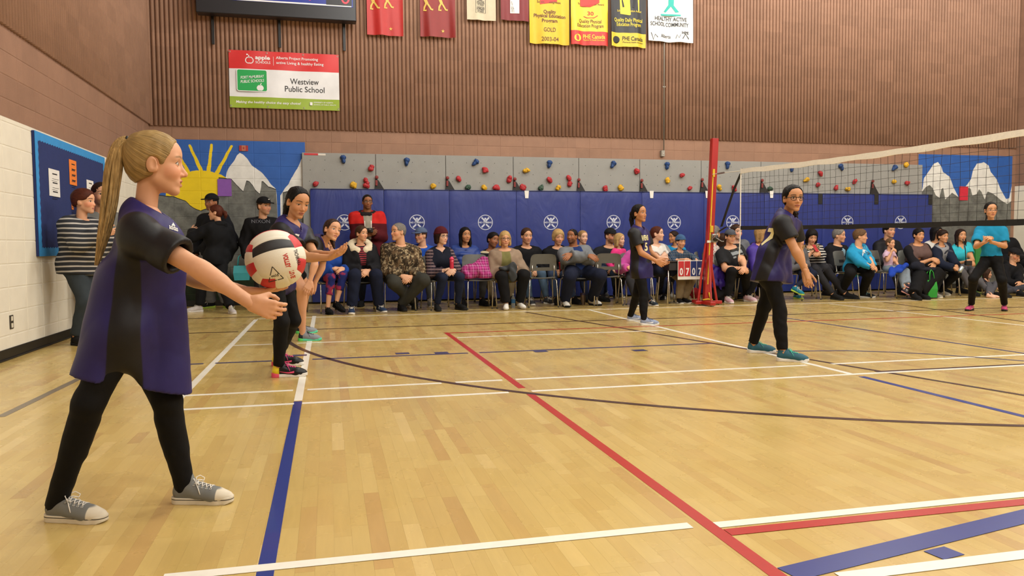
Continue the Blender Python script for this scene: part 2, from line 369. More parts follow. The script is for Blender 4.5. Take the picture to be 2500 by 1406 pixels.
# ---- masonry paint: plain block, and the two murals on the end wall
def fcurve(g, x, pts, x0, x1, z0, z1):
    """height of an outline as a function of x (metres)"""
    nd = g.n('ShaderNodeFloatCurve'); c = nd.mapping.curves[0]; P = sorted(((p[0]-x0)/(x1-x0), (p[1]-z0)/(z1-z0)) for p in pts)
    while len(c.points) > 2: c.points.remove(c.points[1])
    c.points[0].location = (0, P[0][1]); c.points[1].location = (1, P[-1][1])
    for a, b_ in P: c.points.new(a, b_)
    for q in c.points: q.handle_type = 'VECTOR'
    nd.mapping.update(); g.lk(g.rng(x, x0, x1, 0, 1), nd.inputs['Value']); return g.rng(nd.outputs[0], 0, 1, z0, z1)
def wallpt(c, m):
    k, ox, oy = m; p = onY(ox+c[0]/k, oy+c[1]/k, YB); return (p[0], p[2])
ML, MR = (6.114, 420, 330), (3.472, 1780, 300)
def masonry(name, mural=False, split=None, base='#8b6a56'):
    m = bpy.data.materials.new(name); nt, b = nodes_of(m); g = NT(nt); p = g.pos(); x, y, z = g.sep(p)
    blk = g.n('ShaderNodeTexWhiteNoise', noise_dimensions='3D')
    g.lk(g.comb(g.m('FLOOR', g.m('DIVIDE', g.m('ADD', x, 50.), BW)), g.m('FLOOR', g.m('DIVIDE', g.m('ADD', y, 50.), BW)), g.m('FLOOR', g.m('DIVIDE', z, BH))), blk.inputs[0])
    fine = g.noise(p, 90, 3); med = g.noise(p, 7, 3)
    tone = g.m('MULTIPLY', g.rng(blk.outputs[0], 0, 1, .93, 1.07), g.m('MULTIPLY', g.rng(fine, .3, .7, .95, 1.05), g.rng(med, .3, .7, .95, 1.05)))
    brown = g.mul(hexc(base), tone)
    col = brown
    if split:
        white = g.mul(hexc('#d8d2c2'), g.rng(med, .3, .7, .97, 1.03)); col = g.mix(g.step(z, split, .002), white, brown)
    if mural:
        def inside(xa, xb, zb): return g.m('MULTIPLY', g.m('MULTIPLY', g.step(x, xa, .003), g.m('SUBTRACT', 1., g.step(x, xb, .003))), g.m('SUBTRACT', 1., g.step(z, zb, .003)))
        def paint(col, f, c): return g.mix(f, col, c)
        wob = g.m('MULTIPLY', g.m('SUBTRACT', g.noise(p, 9, 2), .5), .03); zz = g.m('ADD', z, wob); xx = g.m('ADD', x, wob)
        def below(pts, sp, rag=0.): return g.m('SUBTRACT', 1., g.step(zz, fcurve(g, x, pts, *sp), .004))
        grey = g.mul(hexc('#63645f'), g.rng(g.noise(p, 5, 5, .65), .3, .7, .5, 1.45))
        white = g.mul(hexc('#d3d3ce'), g.rng(g.noise(p, 6, 4, .6), .25, .6, .82, 1.04))
        blue = g.mul(hexc('#2a57a0'), g.rng(med, .3, .7, .93, 1.07))
        ylw = g.mul(hexc('#d9bd16'), g.rng(med, .3, .7, .95, 1.05)); ink = hexc('#16181a')
        W = lambda L, mm: [wallpt(c, mm) for c in L]
        # left mural
        sp = (XL, -.32, 0., 2.8)
        snow = W([(-300, 1300), (795, 1300), (800, 640), (820, 540), (860, 470), (930, 380), (970, 300), (1010, 265), (1060, 290), (1120, 350), (1190, 450), (1260, 500), (1340, 560), (1420, 650), (1480, 740), (1560, 815), (1612, 900), (1618, 2400), (1640, 2400), (1645, 860), (1680, 800), (1740, 730), (1780, 640), (1870, 500), (1935, 350)], ML)
        rock = W([(-300, 900), (0, 920), (200, 985), (260, 1050), (330, 1100), (430, 1140), (560, 1090), (685, 1010), (692, 640), (890, 665), (960, 750), (1020, 810), (1065, 850), (1090, 760), (1110, 690), (1150, 700), (1200, 750), (1240, 820), (1310, 885), (1330, 800), (1335, 700), (1360, 700), (1440, 780), (1560, 822), (1600, 1000), (1608, 2400), (1644, 2400), (1650, 865), (1800, 835), (1935, 825)], ML)
        sc_ = wallpt((450, 915), ML); sr = wallpt((970, 535), ML)
        dx = g.m('DIVIDE', g.m('SUBTRACT', xx, sc_[0]), sr[0]-sc_[0]); dz = g.m('DIVIDE', g.m('SUBTRACT', zz, sc_[1]), sr[1]-sc_[1])
        left = paint(blue, g.m('SUBTRACT', 1., g.step(g.m('ADD', g.m('MULTIPLY', dx, dx), g.m('MULTIPLY', dz, dz)), 1., .02)), ylw)
        for a, b_ in (((262, 155), (430, 520)), ((590, 145), (545, 530)), ((888, 165), (672, 560)), ((120, 330), (235, 540))):
            pa, pb = np.array(wallpt(a, ML)), np.array(wallpt(b_, ML)); d = pb-pa; L2 = float(d@d)
            ux = g.m('SUBTRACT', xx, float(pa[0])); uz = g.m('SUBTRACT', z, float(pa[1]))
            t = g.n('ShaderNodeClamp'); g.lk(g.m('DIVIDE', g.m('ADD', g.m('MULTIPLY', ux, float(d[0])), g.m('MULTIPLY', uz, float(d[1]))), L2), t.inputs[0]); t = t.outputs[0]
            ex = g.m('SUBTRACT', ux, g.m('MULTIPLY', t, float(d[0]))); ez = g.m('SUBTRACT', uz, g.m('MULTIPLY', t, float(d[1])))
            dd = g.m('SQRT', g.m('ADD', g.m('MULTIPLY', ex, ex), g.m('MULTIPLY', ez, ez)))
            left = paint(left, g.m('SUBTRACT', 1., g.step(dd, g.m('ADD', .018, g.m('MULTIPLY', t, .012)), .003)), ylw)
        left = paint(left, below(snow, sp), white)
        up_ = fcurve(g, x, [(a, b_+.013) for a, b_ in rock], *sp)
        left = paint(left, g.m('SUBTRACT', 1., g.step(zz, up_, .003)), ink); left = paint(left, below(rock, sp), grey)
        green = g.mul(hexc('#1c2a16'), g.rng(g.noise(p, 9, 3), .3, .7, .4, 1.5))
        left = paint(left, g.m('SUBTRACT', 1., g.step(zz, .5, .06)), green)
        # right mural
        sp2 = (11.4, XR, 0., 2.8)
        snow2 = W([(1560, 640), (1640, 560), (1650, 470), (1700, 400), (1735, 345), (1770, 330), (1800, 370), (1812, 415), (1870, 455), (1900, 540), (1945, 630), (1990, 560), (2050, 480), (2068, 400), (2100, 345), (2160, 335), (2200, 360), (2220, 420), (2270, 480), (2300, 560), (2350, 645), (2375, 640), (2400, 520), (2440, 480)], MR)
        rock2 = W([(1560, 640), (1640, 580), (1665, 545), (1700, 527), (1730, 560), (1750, 610), (1785, 635), (1800, 560), (1815, 548), (1832, 650), (1890, 590), (1945, 632), (2020, 545), (2048, 560), (2062, 615), (2100, 600), (2118, 560), (2142, 590), (2168, 652), (2190, 580), (2240, 600), (2300, 650), (2360, 690), (2440, 640)], MR)
        right = paint(blue, below(snow2, sp2), white); right = paint(right, below(rock2, sp2), grey)
        col = paint(col, inside(XL-1, -.33, 2.654), left); col = paint(col, inside(11.5, 13.78, 2.7), right)
    g.lk(col, b.inputs['Base Color']); b.inputs['Roughness'].default_value = .62; b.inputs['Specular IOR Level'].default_value = .35
    g.bump(g.noise(p, 160, 3), .18, .004, b); _mats[name] = m; return m
masonry('block_paint', split=2.085); masonry('end_wall_paint', mural=True); masonry('rib_paint', base='#9a7864')
mat('black_rubber', '#161514', .45, .1)
def wallbox(name, a, b_, m):
    a, b_ = np.array(a), np.array(b_); o = MB().box((a+b_)/2, np.abs(b_-a)).build(name, m); return tag(o, kind='structure')
wb = wallbox('wall_back', (XL-.2, YB+.003, -.1), (XR+.2, YB+.2, ZC), 'end_wall_paint')
wl = wallbox('wall_left', (XL-.2, YF-.2, -.1), (XL-.0028, YB+.003, ZC), 'block_paint')
wr = wallbox('wall_right', (XR, YF-.2, -.1), (XR+.2, YB+.006, ZC), 'block_paint')
wf = wallbox('wall_front', (XL-.2, YF-.2, -.1), (XR+.2, YF, ZC), 'block_paint')
mat('deck', '#8d877b', .8); ce = wallbox('ceiling', (XL-.2, YF-.2, ZC), (XR+.2, YB+.2, ZC+.15), 'deck')
def block_mesh(ax):
    """front slab of one block with softened edges; ax: the wall's normal axis"""
    g_ = .0045; a, h, e = BW/2-g_, BH/2-g_, .004
    V = []; 
    for s, d in ((0, .007), (0, .0018), (e, 0)):
        V += [(-a+s, d, -h+s), (a-s, d, -h+s), (a-s, d, h-s), (-a+s, d, h-s)]
    F = [(8, 9, 10, 11)]
    for r in (0, 4): F += [(r+i, r+(i+1) % 4, r+4+(i+1) % 4, r+4+i) for i in range(4)]
    if ax == 'x': V = [(-d, x, z) for x, d, z in V]
    me = bpy.data.meshes.new('block'); me.from_pydata(V, [], F); me.update()
    bm = bmesh.new(); bm.from_mesh(me); bmesh.ops.recalc_face_normals(bm, faces=bm.faces)
    bm.faces.ensure_lookup_table(); bm.normal_update(); f0 = bm.faces[0]
    if (f0.normal.y > .5) or (ax == 'x' and f0.normal.x < -.5): bmesh.ops.reverse_faces(bm, faces=bm.faces)
    bm.to_mesh(me); bm.free(); return me
bmy, bmx = block_mesh('y'), block_mesh('x')
x0 = -1.954-2*BW
for i in range(-1, 43):
    xc = x0+(i+.5)*BW
    if xc-BW/2 < XL-.3 or xc+BW/2 > XR+.3: continue
    for k in range(14):
        zc = (k+.5)*BH
        if k < 12 and -.1 < xc-BW/2 and xc+BW/2 < 11.4: continue
        if xc-BW/2 < XL or xc+BW/2 > XR: continue
        obj('block', bmy, 'end_wall_paint', wb, (xc, YB, zc))
for j in range(21):
    yc = YB-(j+.5)*BW
    for k in range(14): obj('block', bmx, 'block_paint', wl, (XL, yc, (k+.5)*BH))
# fluted upper masonry
def rib_mesh(z1):
    n = 6; p = BW/6; V = []; prof = [(-p/2+.004, .004)]+[(-(p/2-.005)*math.cos(math.pi*i/n), -.034*math.sin(math.pi*i/n)**.75) for i in range(n+1)]+[(p/2-.004, .004)]
    k = len(prof)
    for z in (0, z1): V += [(a, d, z) for a, d in prof]
    return V, [(i+1, i, i+k, i+k+1) for i in range(k-1)]+[tuple(range(k))], k
V, F, _k = rib_mesh(ZC-RIB_Z-.001); rm = bpy.data.meshes.new('rib'); rm.from_pydata(V, [], [f[::-1] for f in F]); rm.update()
rm.polygons.foreach_set('use_smooth', [True]*(len(F)-1)+[False])
pitch = BW/6; nrib = int((XR-XL)/pitch)
for i in range(nrib): obj('rib', rm, 'rib_paint', wb, (XL+(i+.5)*pitch, YB, RIB_Z))
mbr = MB()
for i in range(int(8/pitch)):
    mbr.add([(XL-d, YB-(i+.5)*pitch+a, RIB_Z+.02+z) for a, d, z in V], F)
me = mbr.mesh('rib_bank'); me.polygons.foreach_set('use_smooth', [True]*len(me.polygons)); tag(obj('rib_bank', me, 'rib_paint', wl), kind='stuff')
# skirting
bbl = MB().box((XL+.006, (YF+YB)/2, .048), (.012, YB-YF, .096), bev=.004); bbl.box((XL+.012, (YF+YB)/2, .008), (.024, YB-YF, .016), bev=.004)
tag(bbl.build('baseboard_left', 'black_rubber'), kind='structure')
tag(MB().box(((XL+XR)/2, YB-.006, .048), (XR-XL-.03, .012, .096), bev=.004).build('baseboard_back', 'black_rubber'), kind='structure')
tag(MB().box((XR-.006, (YF+YB)/2, .048), (.012, YB-YF-.03, .096), bev=.004).build('baseboard_right', 'black_rubber'), kind='structure')
# ================================================================= PEOPLE: implicit surfaces -> one continuous mesh each
def V3(*a): return np.array(a, float)
def unit(v): v = np.asarray(v, float); return v/(np.linalg.norm(v)+1e-9)
def cap(a, b, ra, rb=None, flat=None): return ('c', np.asarray(a, float), np.asarray(b, float), ra, ra if rb is None else rb, flat)
def ell(c, r, R=None): return ('e', np.asarray(c, float), np.asarray(r, float), np.eye(3) if R is None else np.asarray(R, float))
def pd(p, X, Y, Z):
    """distance of one primitive at broadcastable coordinates"""
    if p[0] == 'c':
        _, a, b, ra, rb, fl = p
        x, y, z = X-a[0], Y-a[1], Z-a[2]; d = b-a
        if fl is not None:
            n, s = fl; q = (x*n[0]+y*n[1]+z*n[2])*(1/s-1); x = x+q*n[0]; y = y+q*n[1]; z = z+q*n[2]
            d = d+n*((d@n)*(1/s-1))
        L = float(d@d)+1e-12; t = np.clip((x*d[0]+y*d[1]+z*d[2])/L, 0, 1)
        e = np.sqrt((x-t*d[0])**2+(y-t*d[1])**2+(z-t*d[2])**2)
        return e-(ra+(rb-ra)*t)
    _, c, r, R = p
    x, y, z = X-c[0], Y-c[1], Z-c[2]
    u, v, w_ = [(x*R[i, 0]+y*R[i, 1]+z*R[i, 2])/r[i] for i in range(3)]      # rows of R are the axes
    k0 = np.sqrt(u*u+v*v+w_*w_)+1e-9; k1 = np.sqrt((u/r[0])**2+(v/r[1])**2+(w_/r[2])**2)+1e-9
    return np.minimum(k0*(k0-1)/k1, 10).astype(np.float32)
def pbox(p):
    if p[0] == 'c':
        r = max(p[3], p[4])*(max(1, 1) if p[5] is None else max(1, p[5][1])); return np.minimum(p[1], p[2])-r, np.maximum(p[1], p[2])+r
    e = np.sqrt(((p[3]*p[2][:, None])**2).sum(0)); return p[1]-e, p[1]+e
class Grid:
    def __init__(s, lo, hi, h):
        s.h = h; s.o = np.asarray(lo, float)-2*h; n = np.ceil((np.asarray(hi)-s.o)/h).astype(int)+3
        s.ax = [(s.o[i]+h*np.arange(n[i])).astype(np.float32) for i in range(3)]
        s.D = np.full(n, .5, np.float32)
    @staticmethod
    def around(prims, h, pad=0.):
        b = [pbox(p) for p in prims]; return Grid(np.min([x[0] for x in b], 0)-pad, np.max([x[1] for x in b], 0)+pad, h)
    def sl(s, lo, hi):
        S = []
        for i in range(3):
            a = max(0, int((lo[i]-s.o[i])/s.h)); b = min(len(s.ax[i]), int((hi[i]-s.o[i])/s.h)+2)
            if b <= a: return None
            S.append(slice(a, b))
        return tuple(S)
    def xyz(s, S): return s.ax[0][S[0]][:, None, None], s.ax[1][S[1]][None, :, None], s.ax[2][S[2]][None, None, :]
    ALL = (slice(None),)*3
    def add(s, prims, k=.02, op='+', grow=0.):
        for p in prims:
            lo, hi = pbox(p); m = k+3*s.h+abs(grow); S = s.sl(lo-m, hi+m)
            if S is None: continue
            d = pd(p, *s.xyz(S))-grow; A = s.D[S]
            if op == '-': d = -d; A = -A; A2 = -d
            if op == '+':
                q = np.maximum(k-np.abs(A-d), 0); s.D[S] = np.minimum(A, d)-q*q/(4*k)
            else:
                A = s.D[S]; q = np.maximum(k-np.abs(A-d), 0); s.D[S] = np.maximum(A, d)+q*q/(4*k)
        return s
    def cut(s, pt, n):
        """keep the side the normal points away from"""
        X, Y, Z = s.xyz(s.ALL); d = (X-pt[0])*n[0]+(Y-pt[1])*n[1]+(Z-pt[2])*n[2]; s.D = np.maximum(s.D, d.astype(np.float32)); return s
    def wave(s, amp, wl=.09, seed=0, n=5, dirv=None, sharp=False):
        r = np.random.RandomState(seed); X, Y, Z = s.xyz(s.ALL); acc = 0
        for i in range(n):
            d = unit(r.randn(3)) if dirv is None else unit(np.asarray(dirv)+r.randn(3)*.35)
            f = 2*math.pi/(wl*(.7+.8*r.rand())); ph = r.rand()*6.3
            v = f*(d[0]*X+d[1]*Y+d[2]*Z)+ph+1.3*np.sin(f*.43*(d[1]*X-d[2]*Y+d[0]*Z)+ph*2)
            acc = acc+((1-2*np.abs(np.sin(v*.5)))*1.1*(.6+.6*np.sin(f*.21*(d[2]*X+d[0]*Y-d[1]*Z)+ph*3)) if sharp else np.sin(v))
        s.D = s.D+(amp/n**.5*acc).astype(np.float32); return s
    def mesh(s):
        D = s.D; D[0] = D[-1] = .1; D[:, 0] = D[:, -1] = .1; D[:, :, 0] = D[:, :, -1] = .1
        B = D < 0; c = np.zeros(tuple(n-1 for n in D.shape), np.uint8)
        for a in (0, 1):
            for b in (0, 1):
                for e in (0, 1): c += B[a:D.shape[0]-1+a, b:D.shape[1]-1+b, e:D.shape[2]-1+e]
        ids = np.nonzero((c > 0) & (c < 8)); n = len(ids[0]); I = np.full(c.shape, -1, np.int32); I[ids] = np.arange(n)
        acc = np.zeros((n, 3), np.float32); cnt = np.zeros(n, np.float32); base = np.stack(ids, 1)
        co = {}
        for a in (0, 1):
            for b in (0, 1):
                for e in (0, 1): co[a, b, e] = D[ids[0]+a, ids[1]+b, ids[2]+e]
        for ax in range(3):
            for u in (0, 1):
                for v in (0, 1):
                    p = [u, v]; p.insert(ax, 0); q = [u, v]; q.insert(ax, 1)
                    fa, fb = co[tuple(p)], co[tuple(q)]; m = (fa < 0) != (fb < 0)
                    t = np.where(m, fa/np.where(m, fa-fb, 1), 0)
                    for j in range(3): acc[:, j] += m*(t if j == ax else p[j])
                    cnt += m
        V = (base+acc/cnt[:, None])*s.h+s.o
        Fs = []
        for ax in range(3):
            A = np.moveaxis(B, ax, 0); J = np.moveaxis(I, ax, 0)
            ch = A[:-1, 1:-1, 1:-1] != A[1:, 1:-1, 1:-1]; i, j, k = np.nonzero(ch); inside = A[i, j+1, k+1]
            q = np.stack([J[i, j, k], J[i, j+1, k], J[i, j+1, k+1], J[i, j, k+1]], 1)
            fl = inside if ax != 1 else ~inside
            q = np.where(fl[:, None], q, q[:, ::-1]); Fs.append(q)
        return V.astype(np.float32), np.concatenate(Fs)
def dist_at(prims, V):
    d = np.full(len(V), 9., np.float32)
    for p in prims: d = np.minimum(d, pd(p, V[:, 0], V[:, 1], V[:, 2]))
    return d
def add_attr(me, name, arr):
    arr = np.asarray(arr, np.float32)
    if arr.ndim == 1: a = me.attributes.new(name, 'FLOAT', 'POINT'); a.data.foreach_set('value', arr)
    else: a = me.attributes.new(name, 'FLOAT_VECTOR', 'POINT'); a.data.foreach_set('vector', arr.ravel())
def two_bone(a, t, l1, l2, pole):
    a, t = np.asarray(a, float), np.asarray(t, float); d = t-a; L = np.linalg.norm(d)
    if L > .985*(l1+l2): t = a+d/L*.985*(l1+l2); d = t-a; L = np.linalg.norm(d)
    u = d/L; x = (l1*l1-l2*l2+L*L)/(2*L); y = math.sqrt(max(l1*l1-x*x, 1e-6))
    p = np.asarray(pole, float); p = p-u*(p@u); p = unit(p)
    return a+u*x+p*y, t

# ---- head in its own space: one unit is the height of the head, eyes at z=0, +y out of the face
def head_prims(j=1., nose=1., child=0., mouth=0.):
    P = [(ell((0, -.055, .14), (.325, .415, .36)), .02), (ell((0, .10, -.10), (.262*(.96+.04*j), .27, .35)), .08),
         (ell((0, .08, .17), (.27, .285, .24)), .08)]
    jw = .185*j
    P += [(cap((jw, .0, -.24), (.055, .245, -.40), .075, .07), .08), (cap((-jw, .0, -.24), (-.055, .245, -.40), .075, .07), .08),
          (cap((-.03, .275, -.415), (.03, .275, -.415), .066), .06),
          (ell((.155, .215, -.12), (.105, .105, .115)), .07), (ell((-.155, .215, -.12), (.105, .105, .115)), .07),
          (cap((-.17, .255, .085), (.17, .255, .085), .062), .06), (cap((-.06, .305, -.285), (.06, .305, -.285), .05), .07)]
    S = [(ell((.145, .375, .002), (.085, .075, .06)), .05), (ell((-.145, .375, .002), (.085, .075, .06)), .05)]
    A = [(ell((.142, .268, .0), (.066, .066, .058)), .012), (ell((-.142, .268, .0), (.066, .066, .058)), .012),
         (cap((0, .315, .04), (0, .395*(.5+.5*nose)+.012, -.135), .032, .04), .04), (cap((0, .405*(.5+.5*nose)+.012, -.15), (0, .395, -.155), .035, .036), .03),
         (ell((.052, .365, -.165), (.034, .045, .03)), .025), (ell((-.052, .365, -.165), (.034, .045, .03)), .025),
         (cap((-.062, .345, -.258), (.062, .345, -.258), .02, .02), .02), (ell((0, .352, -.255), (.075, .035, .024)), .02),
         (ell((0, .348, -.312-.03*mouth), (.07, .036, .026)), .02)]
    M = [(ell((0, .395, -.283-.012*mouth), (.08, .03, .006+.02*mouth)), .012)]
    E = []
    for s in (1, -1):
        R = np.array([[math.cos(.35), -s*math.sin(.35), 0], [s*math.sin(.35), math.cos(.35), 0], [0, 0, 1]])
        E += [(ell((s*.335, -.055, -.045), (.028, .085, .125), R), .02), (ell((s*.30, -.02, -.10), (.05, .05, .06)), .03)]
    C = [(ell((s*.368, -.035, -.035), (.02, .045, .075)), .015) for s in (1, -1)]
    return P, S, A, M, E, C
def head_mesh(h, neck_local, nr, **kw):
    P, S, A, M, E, C = head_prims(**kw)
    nb = np.asarray(neck_local, float); lo = np.minimum([-.45, -.52, -.56], nb-nr*1.3); hi = np.maximum([.45, .52, .56], nb+nr*1.3)
    g = Grid(lo, hi, h)
    for p, k in P: g.add([p], k)
    for p, k in S: g.add([p], k, '-')
    for p, k in A: g.add([p], k)
    for p, k in M: g.add([p], k, '-')
    for p, k in E: g.add([p], k)
    for p, k in C: g.add([p], k, '-')
    g.add([cap((0, -.09, -.12), nb, nr*.95, nr)], .07)
    return g.mesh()
def hand_prims(wr, d, n, side, s, curl=.35, spread=.1, thumb=.3):
    d = unit(d); n = unit(np.asarray(n)-d*(np.asarray(n)@d)); t = np.cross(n, d)*side; P = []
    offs = (.031, .0105, -.0105, -.030); lens = (.070, .078, .072, .056); kn = (.088, .092, .088, .080)
    cu = curl if hasattr(curl, '__len__') else [curl]*4
    for i in range(4):
        b = wr+(d*kn[i]+t*offs[i])*s; P.append((cap(wr+t*offs[i]*.55*s+d*.008*s, b, .0165*s, .0125*s), .012*s))
        a = spread*(1.5-i)*.35; fd = unit(d+t*a); ang = 0; q = b; L = lens[i]*s
        for f, cc, r0, r1 in ((.46, .75, .0098, .0088), (.30, 1.0, .0088, .008), (.24, .7, .008, .0068)):
            ang += cc*cu[i]; e = q+(fd*math.cos(ang)+n*math.sin(ang))*L*f; P.append((cap(q, e, r0*s, r1*s), .004*s)); q = e
    q = wr+(d*.02+t*.026)*s; e = wr+(d*.055+t*.052+n*.012*thumb*2)*s; P.append((cap(q, e, .017*s, .0125*s), .014*s))
    fd = unit(d*(.9-.1*thumb)+t*(.5-.6*thumb)+n*(.1+.75*thumb)); q = e
    for L in (.034, .027): e = q+fd*L*s; P.append((cap(q, e, .0105*s, .0088*s), .004*s)); fd = unit(fd-t*.2+d*.1); q = e
    return P

# ---- materials for skin, hair and cloth
def skin_mat(key, skin, lip, brow, iris='#3a2414', stubble=0., blush=.12, lid=0.):
    nm = 'skin_'+key
    if nm in _mats: return _mats[nm]
    m = bpy.data.materials.new(nm); nt, b = nodes_of(m); g = NT(nt)
    at = g.attr('hl').outputs['Vector']; x, y, z = g.sep(at); ax = g.m('ABSOLUTE', x); front = g.step(y, .12, .03)
    base = hexc(skin); nz = g.noise(g.obj(), 9, 3); col = g.mul(base, g.rng(nz, .3, .7, .95, 1.05))
    red = tuple(np.array(base[:3])*np.array([1.02, .72, .68]))
    def blob(cx, cz, rx, rz, soft):
        u = g.m('DIVIDE', g.m('SUBTRACT', ax, cx), rx); v = g.m('DIVIDE', g.m('SUBTRACT', z, cz), rz)
        d = g.m('ADD', g.m('MULTIPLY', u, u), g.m('MULTIPLY', v, v)); return g.m('MULTIPLY', g.m('SUBTRACT', 1., g.step(d, 1., soft)), front)
    col = g.mix(g.m('MULTIPLY', blob(.18, -.13, .13, .11, .8), blush*2.2), col, red)
    col = g.mix(g.m('MULTIPLY', blob(0., -.16, .07, .05, .7), blush*1.6), col, red)
    if stubble:
        f = g.m('MULTIPLY', g.m('MULTIPLY', g.step(g.m('MULTIPLY', z, -1.), .215, .05), g.step(y, -.02, .06)), stubble)
        f = g.m('MULTIPLY', f, g.rng(g.noise(at, 60, 2), .35, .6, .6, 1.)); f = g.m('MULTIPLY', f, g.m('SUBTRACT', 1., blob(0., -.285, .09, .035, .3)))
        col = g.mix(g.m('MULTIPLY', f, g.step(z, -.52, .02)), col, hexc(brow))
    # lips
    zl = g.m('ADD', z, g.m('MULTIPLY', g.m('MULTIPLY', ax, ax), -.8))
    u = g.m('DIVIDE', ax, .105); v = g.m('DIVIDE', g.m('ADD', zl, .287), .048)
    lipm = g.m('MULTIPLY', g.m('SUBTRACT', 1., g.step(g.m('ADD', g.m('MULTIPLY', u, u), g.m('MULTIPLY', v, v)), .9, .25)), g.step(y, .27, .02))
    col = g.mix(lipm, col, hexc(lip))
    mo = g.m('MULTIPLY', g.m('SUBTRACT', 1., g.step(g.m('ABSOLUTE', g.m('ADD', zl, .283)), .006, .004)), g.m('MULTIPLY', g.m('SUBTRACT', 1., g.step(ax, .095, .015)), front))
    col = g.mix(mo, col, tuple(np.array(hexc(lip)[:3])*.25))
    # brows
    zb = g.m('SUBTRACT', z, g.m('SUBTRACT', .118, g.m('MULTIPLY', g.m('MULTIPLY', g.m('SUBTRACT', ax, .15), g.m('SUBTRACT', ax, .15)), 2.2)))
    bw = g.m('MULTIPLY', g.m('SUBTRACT', 1., g.step(g.m('ABSOLUTE', zb), .016, .008)), g.m('MULTIPLY', g.step(ax, .055, .015), g.m('SUBTRACT', 1., g.step(ax, .235, .02))))
    col = g.mix(g.m('MULTIPLY', g.m('MULTIPLY', bw, front), .85), col, hexc(brow))
    # eyes
    u = g.m('DIVIDE', g.m('SUBTRACT', ax, .143), .068); uu = g.m('SUBTRACT', 1., g.m('MULTIPLY', u, u))
    top = g.m('MULTIPLY', uu, .034*(1-lid)); bot = g.m('MULTIPLY', uu, -.024); zc = g.m('ADD', z, .002)
    eye = g.m('MULTIPLY', g.m('MULTIPLY', g.step(zc, bot, .003), g.m('SUBTRACT', 1., g.step(zc, top, .003))), g.step(y, .16, .02))
    eye = g.m('MULTIPLY', eye, g.step(uu, .03, .02))
    lash = g.m('MULTIPLY', g.m('SUBTRACT', 1., g.step(g.m('ABSOLUTE', g.m('SUBTRACT', zc, g.m('ADD', top, .006))), .009, .005)), g.m('MULTIPLY', g.step(uu, -.05, .04), g.step(y, .16, .02)))
    col = g.mix(g.m('MULTIPLY', lash, .9), col, hexc('#1a100c'))
    ex = g.m('SUBTRACT', ax, .143); r = g.m('SQRT', g.m('ADD', g.m('MULTIPLY', ex, ex), g.m('MULTIPLY', zc, zc)))
    ec = g.mix(g.m('SUBTRACT', 1., g.step(r, .031, .003)), hexc('#b8ada2'), hexc(iris)); ec = g.mix(g.m('SUBTRACT', 1., g.step(r, .014, .002)), ec, (.004, .004, .004))
    col = g.mix(eye, col, ec)
    g.lk(col, b.inputs['Base Color']); g.lk(g.m('SUBTRACT', .55, g.m('MULTIPLY', eye, .35)), b.inputs['Roughness'])
    b.inputs['Specular IOR Level'].default_value = .35
    _mats[nm] = m; return m
def hair_mat(key, c, axis=(70, 9, 70), var=.35, knot=None):
    nm = 'hair_'+key
    if nm in _mats: return _mats[nm]
    m = bpy.data.materials.new(nm); nt, b = nodes_of(m); g = NT(nt); at = g.attr('hl').outputs['Vector']
    if knot:      # combed towards the knot
        dv = g.n('ShaderNodeVectorMath', operation='SUBTRACT'); g.lk(at, dv.inputs[0]); dv.inputs[1].default_value = knot
        x_, y_, z_ = g.sep(dv.outputs[0]); w1 = g.m('ADD', g.m('MULTIPLY', y_, .42), g.m('MULTIPLY', z_, .9)); ph = g.m('ARCTAN2', x_, w1)
        nz = g.noise(g.comb(g.m('MULTIPLY', g.m('SINE', ph), 16.), g.m('MULTIPLY', g.m('COSINE', ph), 16.), g.m('MULTIPLY', y_, 1.2)), 1.3, 3, .6, .15)
    else: nz = g.noise(g.scale(at, *axis), .55, 3, .6, .4)
    n2 = g.noise(at, 5, 2)
    g.lk(g.mul(hexc(c), g.m('MULTIPLY', g.rng(nz, .3, .7, 1-var, 1+var), g.rng(n2, .3, .7, .85, 1.15))), b.inputs['Base Color'])
    b.inputs['Roughness'].default_value = .5; b.inputs['Specular IOR Level'].default_value = .15
    g.bump(nz, .5, .01, b); _mats[nm] = m; return m
def cloth_mat(key, fn, rough=.85, bump=.12, bscale=260, spec=.2, sheen=.0):
    """fn(g, t, slv, p) -> colour; t = torso coordinates in metres, slv<0 on sleeves, p = object position"""
    nm = 'cloth_'+key
    if nm in _mats: return _mats[nm]
    m = bpy.data.materials.new(nm); nt, b = nodes_of(m); g = NT(nt)
    t = g.sep(g.attr('tl').outputs['Vector']); slv = g.attr('slv').outputs['Fac']; p = g.obj()
    c = fn(g, t, slv, p); nz = g.noise(p, 16, 3)
    g.lk(g.mul(c, g.rng(nz, .3, .7, .92, 1.08)), b.inputs['Base Color']); b.inputs['Roughness'].default_value = rough
    b.inputs['Specular IOR Level'].default_value = spec
    if sheen: b.inputs['Sheen Weight'].default_value = sheen
    g.bump(g.noise(p, bscale, 2), bump, .003, b); _mats[nm] = m; return m
def plain(c, **k): return cloth_mat('plain'+c.strip('#')+str(k.get('rough', '')), lambda g, t, s, p: hexc(c), **k)
def stripes(key, a, b_, wl, duty=.5, vert=False):
    def f(g, t, s, p):
        z = g.sep(p)[2]; q = g.m('FRACT', g.m('DIVIDE', g.m('ADD', z, g.m('MULTIPLY', g.m('SUBTRACT', g.noise(p, 3, 1), .5), wl*.8)), wl))
        return g.mix(g.step(q, duty, .05), hexc(a), hexc(b_))
    return cloth_mat(key, f)
